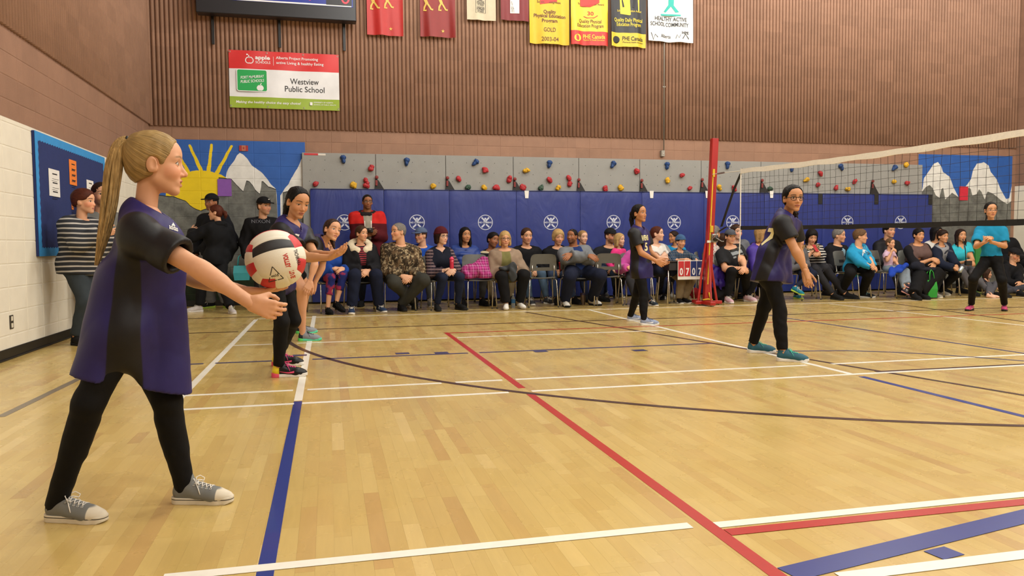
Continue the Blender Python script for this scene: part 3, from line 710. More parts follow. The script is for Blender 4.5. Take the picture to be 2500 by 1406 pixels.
def plaid(key, base, a, b_, wl=.07):
    def f(g, t, s, p):
        col = hexc(base)
        for ax, off, c, w_, f2 in ((0, 0., a, .2, .55), (2, 0., a, .2, .55), (0, .45, b_, .05, .8), (2, .5, b_, .05, .8)):
            v = g.sep(p)[ax]; q = g.m('FRACT', g.m('ADD', g.m('DIVIDE', g.m('ADD', v, 9.), wl), off))
            col = g.mix(g.m('MULTIPLY', g.m('SUBTRACT', 1., g.step(q, w_, .02)), f2), col, hexc(c))
        return col
    return cloth_mat(key, f)
def openfront(key, outer, inner, w0, w1, inner2=None, lo=-9., stripe=0, slope=True):
    """jacket or cardigan that shows the top below it between its edges: half-width w0 at the hem, w1 at the neck"""
    def f(g, t, s, p):
        wd = g.rng(t[2], .02, .48, w0, w1); msk = g.m('MULTIPLY', g.m('SUBTRACT', 1., g.step(g.m('ABSOLUTE', t[0]), wd, .003)), g.m('MULTIPLY', g.step(t[1], .02, .02), g.step(t[2], lo, .005)))
        msk = g.m('MULTIPLY', msk, g.step(s, .0, .01)); ic = hexc(inner)
        if inner2:
            q = g.m('FRACT', g.m('DIVIDE', g.m('ADD', t[2], 5.), stripe or .05)); ic = g.mix(g.step(q, .5, .06), hexc(inner), hexc(inner2))
        return g.mix(msk, hexc(outer), ic)
    return cloth_mat(key, f)
# ---- shared shoe shapes: toe along +y, heel at y=0, length 1 = 0.26 m
_shoe = {}
def shoe_mesh(kind, h):
    if (kind, h) in _shoe: return _shoe[kind, h]
    low = kind == 'canvas'; tb = .028 if low else .031
    up = [cap((0, .040, .040), (0, .095, .042), .0295, .031), cap((0, .042, .055), (0, .046, .080 if low else .086), .0285, .031), cap((0, .085, .060), (-.002, .185, .033), .031, tb),
          ell((-.003, .195, .026), (.0385, .058, .029 if low else .033)), cap((0, .13, .035), (-.002, .17, .03), .034, .036, (V3(0, 0, 1), .8))]
    if kind in ('canvas', 'run'): up.append(cap((0, .092, .085), (0, .084, .112), .012, .013, (V3(0, 1, 0), .45)))      # tongue
    if kind == 'slip': up = up[:1]+up[2:]
    g = Grid.around(up, h, .01).add(up, .022)
    if kind not in ('sock', 'fur'): g.add([cap((0, .046, .078), (0, .040, .16), .0235, .034)], .006, '-')
    if kind == 'fur': g.wave(.006, .014, 3)
    g.cut((0, 0, .004 if kind == 'sock' else .010), (0, 0, -1)); V, F = g.mesh(); me = mesh_np('shoe', V, F, True); add_attr(me, 'tl', V); me.materials.append(None)
    bvh = BVHTree.FromPolygons([tuple(map(float, v)) for v in V], [tuple(map(int, f)) for f in F])
    hs = min(h, .005); g = Grid((-.06, -.02, -.005), (.06, .285, .06), hs); X, Y, Z = g.xyz(g.ALL); o = None
    for a_, b_, r0, r1 in (((0, .036), (0, .11), .0345, .033), ((0, .11), (-.004, .19), .033, .0425), ((-.004, .19), (-.002, .222), .0425, .034)):
        dx, dy = b_[0]-a_[0], b_[1]-a_[1]; t = np.clip(((X-a_[0])*dx+(Y-a_[1])*dy)/(dx*dx+dy*dy), 0, 1)
        d = np.sqrt((X-a_[0]-t*dx)**2+(Y-a_[1]-t*dy)**2)-(r0+(r1-r0)*t); o = d if o is None else np.minimum(o, d)
    th = {'canvas': .026, 'run': .024, 'boot': .028}.get(kind, .012); rise = (.010 if kind == 'run' else .002)*np.clip((.06-Y)/.06, 0, 1)+(.006 if kind == 'run' else .004)*np.clip((Y-.2)/.06, 0, 1)
    q = np.maximum(o+0*Z+.0015, np.maximum(Z-th-rise+0*X, -Z+.3*np.clip(Y-.225, 0, 1)+0*X)); g.D = q.astype(np.float32)-.001
    V2, F2 = g.mesh(); so = mesh_np('sole', V2, F2, True); add_attr(so, 'tl', V2); so.materials.append(None)
    def top(x, y, e=.0022):
        r = bvh.ray_cast(Vector((x, y, .2)), Vector((0, 0, -1))); return (x, y, (r[0].z if r[0] is not None else .05)+e)
    mb = MB(); rows = [(.104+.0165*i, .0195-.0008*i) for i in range(5)]; eye = []
    for i, (y, w_) in enumerate(rows):
        eye += [top(-w_-.003, y, .0008), top(w_+.003, y, .0008)]
        if i < 4:
            y2, w2 = rows[i+1]
            for sg in (1, -1): mb.tube([top(-sg*w_, y), top(-sg*w_*.4, y*.7+y2*.3, .0028+.001*(sg > 0)), top(sg*w2*.4, y*.3+y2*.7, .0028+.001*(sg > 0)), top(sg*w2, y2)], .0024, 5, flat=.6)
        else: mb.tube([top(-w_, y), top(0, y), top(w_, y)], .0024, 5, flat=.6)
    z0 = top(0, .104)[2]
    for sg in (-1, 1):
        mb.tube([(0, .102, z0), (sg*.012, .100, z0+.012), (sg*.028, .108, z0+.014), (sg*.036, .122, z0+.002), (sg*.026, .124, z0-.006), (sg*.010, .110, z0+.002), (0, .103, z0)], .0022, 5, flat=.6)
        mb.tube([(0, .102, z0), (sg*.022, .112, z0-.002), (sg*.034, .128, z0-.024), (sg*.038, .136, z0-.045)], .0019, 5, flat=.6)
    la = mb.mesh('laces', True); la.materials.append(None); la['eyelets'] = [c for e in eye for c in e]
    _shoe[kind, h] = (me, so, la); return _shoe[kind, h]
def omat(o, m):
    o.material_slots[0].link = 'OBJECT'; o.material_slots[0].material = m; return o
def put_shoe(root, heel, d, L, h, kind='run', up=None, sole=None, lace=None, nz=None):
    me, so, la = shoe_mesh(kind, h); d = unit(d); z = unit(np.array([0, 0, 1.])-d*d[2]) if nz is None else unit(np.asarray(nz)-d*(np.asarray(nz)@d)); x = np.cross(d, z); k = L/.26
    Mx = Matrix([[x[0]*k, d[0]*k, z[0]*k, heel[0]], [x[1]*k, d[1]*k, z[1]*k, heel[1]], [x[2]*k, d[2]*k, z[2]*k, heel[2]], [0, 0, 0, 1]])
    o = obj('sock' if kind == 'sock' else 'slipper' if kind == 'fur' else 'shoe', me, None, root); o.matrix_local = root.matrix_world.inverted() @ Mx; omat(o, up)
    if kind != 'sock': omat(obj('sole', so, None, o), sole or up)
    if lace is not None: omat(obj('laces', la, None, o), lace)
    return o

PERS = {}
SKIN = dict(fair=('#cc9977', '#ad6a58'), pale=('#d5a98e', '#b57566'), tan=('#b57f58', '#9b5a48'), brown=('#8f5c3c', '#7d4234'), olive=('#c08c66', '#a3614e'))
def clothes_attr(me, V, pel, FR, slv=None):
    add_attr(me, 'tl', (V-pel) @ FR.T)
    add_attr(me, 'slv', np.ones(len(V)) if slv is None else slv)
def pmesh(name, V, F, root, m, rp):
    me = mesh_np(name, V-rp, F, True); o = obj(name, me, m, root); return o, me

def person(label, J, s=1., sex='m', wd=1., Hh=.225, face=(0, -1, 0), hup=(0, 0, 1), skin='fair', hair=None, top=None, bottom=None, shoes=None,
           res=(.018, .034, .0062, .016, .011), hat=None, glasses=None, group=None, seed=0, jaw=None, nose=1., mouth=0., iris='#3a2414', stubble=0., brow='#3a2a1c', lid=0., bust=None, belly=0., blush=.12, headgear=None, cat='person', aw=None, lw=1.):
    """J: joints in metres. Returns the Empty that holds body, hair and clothes"""
    for q in 'LR':          # feet given by the heel and toe on the floor
        if 'ft'+q in J:
            a_, b_ = [np.array(v, float) for v in J['ft'+q]]; t_ = unit(b_-a_); J['toe'+q] = t_; L_ = (shoes or {}).get('L', .255)*s
            J['an'+q] = a_+t_*.052*L_/.26+V3(0, 0, .082*s)
    pel, neck, hc = J['pel'], J['neck'], J['head']; shL, shR = J['shL'], J['shR']
    au = unit(neck-pel); al = shL-shR; al = unit(al-au*(al@au)); af = np.cross(al, au); FR = np.stack([al, af, au]); chest = J.get('chest', pel+(neck-pel)*.62+af*.0)
    fz = [J[k][:2] for k in ('anL', 'anR')]; rp = V3(*(sum(fz)/2), 0.) if J.get('stand') else V3(pel[0], pel[1], 0.)
    root = empty('person', rp); bpy.context.view_layer.update(); tag(root, label, cat, group)
    fy, hu = unit(face), np.asarray(hup, float); hz = unit(hu-fy*(hu@fy)); hx = np.cross(fy, hz); HR = np.stack([hx, fy, hz])
    toL = lambda p: (np.asarray(p)-hc) @ HR.T/Hh
    toW = lambda q: np.asarray(q) @ HR*Hh+hc
    bh, hh, hd, ch, hr = res; fl = lambda f: (af, f)
    aw = aw or wd**.8; child = sex == 'c'
    tor = [cap(J['hipL'], J['hipR'], .096*s*wd, None, fl(.95)), cap(pel+au*.05*s, chest, .112*s*wd, .122*s*wd, fl(.76)),
           ell(chest+au*.02*s, np.array([.148*wd, .103*wd, .17])*s, FR), cap(shL*.78+shR*.22-au*.02*s, shR*.78+shL*.22-au*.02*s, .058*s*wd**.5, None, fl(.85)),
           cap(neck+au*.0*s-af*.01*s, shL*.8+neck*.2, .043*s, .04*s), cap(neck+au*.0*s-af*.01*s, shR*.8+neck*.2, .043*s, .04*s)]
    if bust if bust is not None else (1 if sex == 'f' else 0):
        bz = (bust or 1)
        tor += [ell(chest+af*.082*s*wd+al*.072*s*q-au*.01*s, np.array([.064, .058*bz, .066])*s*wd, FR) for q in (1, -1)]
    if belly: tor += [ell(pel+au*.17*s+af*.055*s, np.array([.13, .10*belly, .14])*s*wd, FR)]
    arms = []; farm = []; uarm = []
    for q in 'LR':
        a, e, w_ = J['sh'+q], J['el'+q], J['wr'+q]
        u1 = [cap(a, a+(e-a)*.15, .052*s*aw, .05*s*aw), cap(a, e, .047*s*aw, .038*s*aw)]
        f1 = [cap(e, w_, .038*s*aw, .0255*s*aw**.5), cap(e+(w_-e)*.12, e+(w_-e)*.4, .041*s*aw, .036*s*aw)]
        uarm.append(u1); farm.append(f1)
    legs = []
    for q in 'LR':
        h_, k_, a_ = J['hip'+q], J['kn'+q], J['an'+q]; d = unit(a_-k_); bk = -unit(np.cross(np.cross(d, (k_-h_)), d)+1e-6) if np.linalg.norm(np.cross(d, k_-h_)) > .02 else -af
        bk = bk*(1 if bk@(-af) > -.3 else -1)
        legs.append([cap(h_, k_, .083*s*wd*lw, .054*s*wd**.5*lw), cap(k_, a_, .05*s*wd**.4*lw, .034*s), cap(k_+d*.08*s+bk*.016*s, k_+d*.22*s+bk*.012*s, .046*s*wd**.4*lw, .038*s*lw)])
    feet = []
    tdir = {}
    for q in 'LR':
        t = J.get('toe'+q); t = unit(t) if t is not None else unit(af*np.array([1, 1, 0])+1e-6); tdir[q] = t
        a_ = J['an'+q]; feet += [cap(a_-V3(0, 0, .03)*s, a_+t*.12*s-V3(0, 0, .048)*s, .03*s, .022*s)]
    allp = tor+sum(uarm, [])+sum(farm, [])+sum(legs, [])+feet
    g = Grid.around(allp, bh, .01).add(tor, .05*s).add(sum(legs, []), .03*s).add(sum(uarm, []), .03*s).add(sum(farm, []), .015*s).add(feet, .02)
    BV, BF = g.mesh(); hl = np.tile(np.array([0, -1., 0], np.float32), (len(BV), 1))
    kw = dict(j=jaw if jaw else (1.0 if sex == 'm' else .9), nose=nose, mouth=mouth)
    nl = toL(neck+au*.015*s); nr = (.058 if sex == 'm' else .047 if sex == 'f' else .044)*s*(wd**.4)/Hh
    HV, HF = head_mesh(hh, nl, nr, **kw); Vs, Fs, Hs = [BV], [BF], [hl]; n = len(BV)
    m_hl = np.where((HV[:, 2:3] > -.6), HV, np.array([[0, -1., 0]])); Vs.append(toW(HV)); Fs.append(HF+n); Hs.append(m_hl); n += len(HV)
    for q, sd in (('L', 1), ('R', -1)):
        hp = J.get('h'+q, {}); e, w_ = J['el'+q], J['wr'+q]; fd = unit(w_-e)
        d = unit(hp.get('d', fd)); nn = hp.get('n', -al*sd+af*.2)
        pr = hand_prims(w_+fd*.0, d, nn, sd, s*hp.get('s', 1.), hp.get('curl', .35), hp.get('spread', .1), hp.get('thumb', .3))
        gg = Grid.around([p for p, k in pr]+[cap(w_-fd*.05*s, w_, .027*s)], hd, .004); gg.add([cap(w_-fd*.06*s, w_+d*.01*s, .0265*s*aw**.5, .024*s, (unit(np.asarray(nn)-d*(np.asarray(nn)@d)), .8))], .01)
        for p, k in pr: gg.add([p], k)
        V_, F_ = gg.mesh(); Vs.append(V_); Fs.append(F_+n); Hs.append(np.tile(np.array([0, -1., 0]), (len(V_), 1))); n += len(V_)
    sk = SKIN[skin]; sm = skin_mat('%s%s%s%.1f%.1f%.1f' % (skin, brow, iris, stubble, lid, blush), sk[0], sk[1], brow, iris, stubble, blush, lid)
    o, me = pmesh('body', np.concatenate(Vs), np.concatenate(Fs), root, sm, rp); add_attr(me, 'hl', np.concatenate(Hs))
    # ---- upper clothes
    if top:
        t = top.get('t', .016); sl = top.get('sl', 2.); hem = top.get('hem', .08)
        arm = []
        for i, q in enumerate('LR'):
            a, e, w_ = J['sh'+q], J['el'+q], J['wr'+q]; x = top.get('slx', .006); ea = top.get('sw', 1.)
            sq = top.get('sl'+q, sl)
            if sq <= 1: arm += [cap(a-(e-a)*.02, a+(e-a)*sq, .053*s*aw*ea, .045*s*aw*ea+x)]
            else: arm += [cap(a, e, .052*s*aw*ea, .042*s*aw*ea), cap(e, e+(w_-e)*(sq-1), .042*s*aw*ea, (.03+.012*(2-sq))*s*aw*ea+x*.5)]
        tp = list(tor)+top.get('extra', [])
        if hem > .1: tp += [cap(J['hipL']*.5+pel*.5, J['hipL']*.5+pel*.5-au*(hem+.05), .09*s*wd, .09*s*wd*top.get('flare', 1.1)), cap(J['hipR']*.5+pel*.5, J['hipR']*.5+pel*.5-au*(hem+.05), .09*s*wd, .09*s*wd*top.get('flare', 1.1))]
        g = Grid.around(tp+arm, ch, t+.02).add(tp, top.get('k', .06)*s, grow=t).add(arm, .035*s, grow=t)
        for i, q in enumerate('LR'):       # clean sleeve ends
            a, e, w_ = J['sh'+q], J['el'+q], J['wr'+q]; sq = top.get('sl'+q, sl)
            c0, dd = (a+(e-a)*sq, unit(e-a)) if sq <= 1 else (e+(w_-e)*(sq-1), unit(w_-e))
            r_ = .075*s*aw*top.get('sw', 1.)+t; X = cap(c0+dd*(r_*.98), c0+dd*r_*1.6, r_)
            S = g.sl(c0-r_*1.1, c0+r_*1.1)
            if S is not None:
                x, y, z = g.xyz(S); pl = (x-c0[0])*dd[0]+(y-c0[1])*dd[1]+(z-c0[2])*dd[2]; rr = np.sqrt((x-c0[0])**2+(y-c0[1])**2+(z-c0[2])**2)
                g.D[S] = np.where((rr < r_) & (pl > -g.h), np.maximum(g.D[S], pl), g.D[S])
                if sq < 1.6: g.add([cap(c0-dd*.05*s, c0+dd*.03, arm[-1 if q == 'R' else (0 if sq <= 1 else 1)][4]*.9, arm[-1 if q == 'R' else (0 if sq <= 1 else 1)][4]+t-max(.006, g.h*.9))], .006, '-')
        if top.get('folds', .006): g.wave(top.get('folds', .006), top.get('fw', .14), seed+3, 5, top.get('fdir'), True)
        if hem is not None and hem < .6: 
            hp_ = pel-au*hem; hn = unit(-au+top.get('hemtilt', 0.)*af); g.cut(hp_, hn)
        if top.get('notch'): g.add(top['notch'], .05, '-')
        nk = top.get('neck', .06)*s
        g.add([cap(neck-au*.005*s+af*.012*s, hc-hz*.1*Hh, nk*.98, nk*1.25)], .012, '-')
        cz = top.get('cz', .045); g.cut(neck+au*cz*s, unit(au+af*top.get('ct', .4)))
        if top.get('v'): g.add([cap(neck+af*.05*s+au*.03, neck+af*.115*s-au*top['v'], .035*s, .006, None)], .01, '-')
        V_, F_ = g.mesh(); nm = top.get('name', 'shirt'); o, me = pmesh(nm, V_, F_, root, top['m'], rp)
        sv = dist_at([x for u in uarm for x in u]+[x for u in farm for x in u], V_)-dist_at(tor, V_); clothes_attr(me, V_, pel, FR, sv); root['_top'] = o.name
        if top.get('collar'):       # collar or hood lying round the neck
            cc = top['collar']; ring = []; R0, r1 = cc.get('R', .075)*s, cc.get('r', .024)*s
            pts = [neck+au*(cc.get('z', .0)*s+cc.get('dz', .03)*s*(-math.cos(a)))+al*R0*math.sin(a)*1.15+af*R0*math.cos(a)*cc.get('fy', 1.) for a in np.linspace(cc.get('gap', .25), 2*math.pi-cc.get('gap', .25), 13)]
            pr = [cap(pts[i], pts[i+1], r1*cc.get('w', 1.), None, (au, cc.get('tall', 1.))) for i in range(12)]
            if cc.get('hood'): pr += [cap(neck-af*.075*s+al*.05*s-au*.02*s, neck-af*.075*s-al*.05*s-au*.02*s, .05*s, None, (af, .8))]
            g = Grid.around(pr, min(ch, .012), .012).add(pr, .02); g.wave(.003, .05, seed+9); V_, F_ = g.mesh()
            o2, me = pmesh(cc.get('name', 'collar'), V_, F_, o, cc['m'], rp); clothes_attr(me, V_, pel, FR)
    if bottom:
        t = bottom.get('t', .010); L = bottom.get('len', 1.95); lp = [tor[0]]
        for i, q in enumerate('LR'):
            h_, k_, a_ = J['hip'+q], J['kn'+q], J['an'+q]; ew = bottom.get('w', 1.)
            if L <= 1: lp += [cap(h_, h_+(k_-h_)*L, .085*s*wd*lw, (.085-.028*L)*s*wd**.6*lw*ew+.004)]
            else:
                e_ = k_+(a_-k_)*(L-1); lp += [legs[i][0], cap(k_, e_, .052*s*wd**.4*lw*ew, (.052-.018*(L-1)*(2-ew))*s*max(ew, .9)), legs[i][2]] if L > 1.6 else [legs[i][0], cap(k_, e_, .053*s*lw, .047*s*lw)]
        g = Grid.around(lp, ch, t+.02).add(lp, .03*s, grow=t)
        if bottom.get('folds', .004): g.wave(bottom.get('folds', .004), bottom.get('fw', .12), seed+5, 5, None, True)
        if J.get('stand'): g.cut(pel+au*.13*s, au)
        for i, q in enumerate('LR'):
            h_, k_, a_ = J['hip'+q], J['kn'+q], J['an'+q]
            c0, dd = (h_+(k_-h_)*L, unit(k_-h_)) if L <= 1 else (k_+(a_-k_)*(L-1), unit(a_-k_)); r_ = .11*s
            S = g.sl(c0-r_, c0+r_)
            if S is not None:
                x, y, z = g.xyz(S); pl = (x-c0[0])*dd[0]+(y-c0[1])*dd[1]+(z-c0[2])*dd[2]; rr = np.sqrt((x-c0[0])**2+(y-c0[1])**2+(z-c0[2])**2)
                g.D[S] = np.where((rr < r_) & (pl > -g.h), np.maximum(g.D[S], pl), g.D[S])
        V_, F_ = g.mesh(); o, me = pmesh(bottom.get('name', 'trousers'), V_, F_, root, bottom['m'], rp); clothes_attr(me, V_, pel, FR)
    if shoes:
        for q in 'LR':
            a_ = J['an'+q]; t = tdir[q]; L = shoes.get('L', .255)*s; nz = J.get('nz'+q)
            up_ = unit(V3(0, 0, 1)-t*t[2]) if nz is None else nz
            heel = a_-t*.052*L/.26-up_*.082*s
            if nz is None and not J.get('air'+q): heel[2] = 0.
            put_shoe(root, heel, t, L, shoes.get('h', .007), shoes.get('kind', 'run'), shoes['m'], shoes.get('sole'), shoes.get('lace'), nz)
    if hair: make_hair(root, rp, hair, toW, hc, Hh, hr, seed, o_neck=neck)
    if hat: make_hat(root, rp, hat, toW, Hh, min(hr, .012))
    if glasses: make_glasses(root, rp, glasses, toW, Hh)
    PERS[label] = (root, pel, FR, s)
    if '_top' in root: del root['_top']
    return root, toW, FR

def make_hair(root, rp, H, toW, hc, Hh, hr, seed, o_neck=None):
    """hair in head space: a shell that follows the skull, opened for face and ears, and whatever hangs from it"""
    st = H['style']; th = H.get('th', {'buzz': .012, 'short': .035, 'pony': .022, 'long': .045, 'bob': .05, 'bun': .022}.get(st, .03))
    h = H.get('h', hr)/Hh; ext = []
    lo = {'long': -1.05, 'bob': -.48}.get(st, -.5)
    shell = [ell((0, -.055, .14), (.325+th, .415+th, .36+th)), ell((0, .06, .17), (.275+th, .29+th*.6, .25+th))]
    back = [ell((0, -.14, -.06), (.28+th*.6, .29+th*.6, .3))]
    if st in ('long', 'bob'):
        z1 = H.get('z', lo)
        for q in (1, -1):
            ext += [cap((q*.30, -.02, .05), (q*.33, -.03, max(z1, -.52)), .085+th*.5, .075+th*.4, (V3(0, 1, 0), 1.3)), cap((q*.18, -.26, 0), (q*.2, -.26, z1), .17, .12)]
            if st == 'long' and z1 < -.6: ext += [cap((q*.33, .0, -.45), (q*.30, .10 if H.get('fwd', 1) else -.15, z1), .085, .05)]
        ext += [cap((0, -.28, 0), (0, -.28, z1), .19, .13)]
    g = Grid.around(shell+back+ext, h, .06); g.add(shell, .05).add(back, .1).add(ext, .08)
    fc = H.get('face', (0, .37, -.13, .315, .36, .42)); g.add([ell(fc[:3], fc[3:])], .03, '-')
    if H.get('bangs'): g.add([ell((0, .26, .22), (.24, .11, .13))], .04)
    if st in ('short', 'buzz'):
        g.add([cap((q*.36, .02, -.08), (q*.3, .16, -.45), .13, .25) for q in (1, -1)], .03, '-'); g.cut((0, -.3, -.2), unit((0, .55, -1)))
    elif st in ('pony', 'bun'):
        g.add([ell((q*.36, -.03, -.07), (.12, .115, .16)) for q in (1, -1)], .03, '-'); g.add([cap((q*.3, .12, -.2), (q*.25, .1, -.6), .16, .25) for q in (1, -1)], .03, '-'); g.cut((0, -.2, -.27), unit((0, .5, -1)))
    g.wave(H.get('rough', .008), .12, seed+1, 5)
    V_, F_ = g.mesh(); o, me = pmesh('hair', toW(V_), F_, root, H['m'], rp); add_attr(me, 'hl', V_)
    if st == 'bun' or H.get('bun'):
        c = H.get('bun', (0, -.42, .42, .15)); g = Grid(np.array(c[:3])-c[3]*1.3, np.array(c[:3])+c[3]*1.3, h).add([ell(c[:3], (c[3],)*3)], .02).wave(.012, .08, seed)
        V_, F_ = g.mesh(); o2, me = pmesh('bun', toW(V_), F_, root, H['m'], rp); add_attr(me, 'hl', V_)
    if H.get('tail'):     # ponytail: list of (point in head space, radius)
        T = [(np.array(p, float), r) for p, r in H['tail']]; pr = [cap(T[i][0], T[i+1][0], T[i][1], T[i+1][1]) for i in range(len(T)-1)]
        if H.get('tie'):
            c0, c1 = T[0][0], T[1][0]; dd = unit(c1-c0); e1 = V3(1, 0, 0); e2 = np.cross(dd, e1); mb = MB(); mb.tube([c0*.5+c1*.5+(e1*math.cos(a)+e2*math.sin(a))*T[0][1]*1.05 for a in np.linspace(0, 6.283, 14, endpoint=False)], .03, 6, closed=True)
            me = bpy.data.meshes.new('hair_tie'); me.from_pydata([tuple(v-rp) for v in toW(np.array(mb.V))], [], mb.F); me.polygons.foreach_set('use_smooth', [True]*len(me.polygons)); obj('hair_tie', me, H['tie'], o)
        if H.get('strands'): V_, F_ = tail_strands(T, H['strands'], seed)
        else: g = Grid.around(pr, h, .03).add(pr, .04).wave(H.get('tr', .012), .09, seed+2, 5); V_, F_ = g.mesh()
        o2, me = pmesh('ponytail', toW(V_), F_, root, H.get('tm', H['m']), rp); add_attr(me, 'hl', V_)
    return o
def tail_strands(T, n, seed):
    r = np.random.RandomState(seed+5); K = 22; P0 = np.array([p for p, _ in T]); R0 = np.array([q for _, q in T]); u = np.linspace(0, len(T)-1, K)
    cs = np.stack([np.interp(u, range(len(T)), P0[:, i]) for i in range(3)], 1); cr = np.interp(u, range(len(T)), R0)
    for _ in range(3): cs[1:-1] = (cs[:-2]+2*cs[1:-1]+cs[2:])/4
    tg = np.gradient(cs, axis=0); tg /= np.linalg.norm(tg, axis=1)[:, None]; ex = np.array([1., 0, 0])-tg*tg[:, :1]; ex /= np.linalg.norm(ex, axis=1)[:, None]; ey = np.cross(tg, ex)
    Vs, Fs = [], []; N = 4; q = 0
    for i in range(n):
        a = r.rand()*6.28; rr = math.sqrt(.35+.65*r.rand()); k = K if r.rand() > .45 else int(K*(.55+.42*r.rand())); ph = r.rand()*6.28; w_ = (.012+.014*r.rand())*(.6+.4*(rr > .9))
        t = np.arange(k)/K; aa = a+.5*np.sin(t*3+ph)*t; ro = cr[:k]*rr*(1+.12*np.sin(t*7+ph))
        c = cs[:k]+ex[:k]*(ro*np.cos(aa))[:, None]+ey[:k]*(ro*np.sin(aa))[:, None]
        wd = w_*np.minimum(1, (1-np.arange(k)/k)*3+.12)
        for j in range(N): Vs.append(c+ex[:k]*(wd*math.cos(j*1.571+a))[:, None]+ey[:k]*(wd*math.sin(j*1.571+a))[:, None])
        b = np.arange(k-1)
        for j in range(N): j2 = (j+1) % N; Fs.append(np.stack([q+j*k+b, q+j*k+b+1, q+j2*k+b+1, q+j2*k+b], 1))
        q += N*k
    return np.concatenate(Vs), np.concatenate(Fs)
def make_hat(root, rp, hat, toW, Hh, hr):
    h = hr/Hh; k = hat['kind']
    if k == 'beanie':
        g = Grid((-.5, -.6, -.1), (.5, .5, .8), h).add([ell((0, -.06, .17), (.385, .47, hat.get('top', .42)))], .02); g.cut((0, 0, .13), unit((0, .12, -1))); g.wave(.006, .06, 2)
        V_, F_ = g.mesh(); o, me = pmesh('beanie', toW(V_), F_, root, hat['m'], rp); add_attr(me, 'hl', V_); add_attr(me, 'tl', V_)
        g = Grid((-.5, -.6, 0), (.5, .5, .4), h).add([ell((0, -.06, .17), (.405, .49, .36))], .02); g.cut((0, 0, .12), unit((0, .12, -1))); g.cut((0, 0, .26), unit((0, -.12, 1)))
        V_, F_ = g.mesh(); o2, me = pmesh('beanie_cuff', toW(V_), F_, o, hat.get('m2', hat['m']), rp); add_attr(me, 'tl', V_)
    else:
        g = Grid((-.5, -.6, 0), (.5, .5, .75), h).add([ell((0, -.05, .18), (.375, .455, .38))], .02); g.cut((0, 0, .17), (0, 0, -1.))
        V_, F_ = g.mesh(); o, me = pmesh('cap', toW(V_), F_, root, hat['m'], rp); add_attr(me, 'tl', V_)
        g = Grid((-.5, .1, 0), (.5, .95, .4), h*.7); X, Y, Z = g.xyz(g.ALL)
        zc = .205-.5*X*X-.12*np.clip(Y-.3, 0, 1); pl = np.sqrt((X/.31)**2+((Y-.28)/.48)**2)-1
        g.D = np.maximum(np.maximum(np.abs(Z-zc)-.022, pl*.3), .2-Y).astype(np.float32); V_, F_ = g.mesh(); o2, me = pmesh('cap_brim', toW(V_), F_, o, hat.get('m2', hat['m']), rp); add_attr(me, 'tl', V_)
        if hat.get('logo'):
            mb = MB(); mb.tube([(-.03, .415, .36), (.03, .415, .36)], .03, 6); V_ = toW(np.array(mb.V)); me = bpy.data.meshes.new('cap_logo'); me.from_pydata([tuple(v-rp) for v in V_], [], mb.F); obj('cap_logo', me, hat['logo'], o)
def make_glasses(root, rp, m, toW, Hh):
    mb = MB()
    for q in (1, -1):
        pts = [(q*(.145+.105*math.copysign(abs(math.cos(a))**.6, math.cos(a))), .362-.16*max(0, .105*math.cos(a)), -.01+.068*math.copysign(abs(math.sin(a))**.6, math.sin(a))) for a in np.linspace(0, 2*math.pi, 16, endpoint=False)]
        mb.tube(pts, .011, 5, closed=True); mb.tube([(q*.25, .345, .01), (q*.335, .2, .015), (q*.355, -.04, .01)], .010, 5)
    mb.tube([(-.045, .372, .01), (0, .385, .02), (.045, .372, .01)], .010, 5)
    V_ = toW(np.array(mb.V))-rp; me = bpy.data.meshes.new('glasses'); me.from_pydata([tuple(v) for v in V_], [], mb.F); me.polygons.foreach_set('use_smooth', [True]*len(me.polygons)); obj('glasses', me, m, root)
def print_on(target_objs, body, centre, right, up, size, m, parent, bold=.02, width=None, out=None, shear=0., name='lettering', polys=None, off=.003, far=.5):
    """flat print laid on cloth: each outline point is dropped onto the garment's surface along -out"""
    bvh = []
    for o in target_objs:
        bm = bmesh.new(); bm.from_mesh(o.data); mw = o.matrix_world.copy(); bm.transform(mw); bvh.append(BVHTree.FromBMesh(bm)); bm.free()
    if polys is None:
        V, F = text_np(body, size, bold, shear, 'CENTER')
        if width: V = V*np.array([width/max(1e-6, V[:, 0].max()-V[:, 0].min()), 1])
    else: V, F = np.array(polys[0], float)*size, polys[1]
    # refine so that print follows folds
    bm = bmesh.new(); vs = [bm.verts.new((v[0], v[1], 0)) for v in V]
    for f in F:
        try: bm.faces.new([vs[i] for i in f])
        except ValueError: pass
    bmesh.ops.triangulate(bm, faces=bm.faces)
    for _ in range(2):
        le = [e for e in bm.edges if e.calc_length() > .022]
        if le: bmesh.ops.subdivide_edges(bm, edges=le, cuts=1); bmesh.ops.triangulate(bm, faces=bm.faces)
    right, up = unit(right), unit(up); n = unit(np.cross(right, up)) if out is None else unit(out); mi = parent.matrix_world.inverted()
    for v in bm.verts:
        p = np.asarray(centre)+right*v.co.x+up*v.co.y; best = None
        for b in bvh:
            r = b.ray_cast(Vector(p+n*far), Vector(-n), far*2)
            if r[0] is not None and (best is None or r[3] < best[1]): best = (r[0], r[3])
        w_ = (np.array(best[0])+n*off) if best else p
        v.co = mi @ Vector(w_)
    bmesh.ops.recalc_face_normals(bm, faces=bm.faces); me = bpy.data.meshes.new(name); bm.to_mesh(me); bm.free(); return obj(name, me, m, parent)
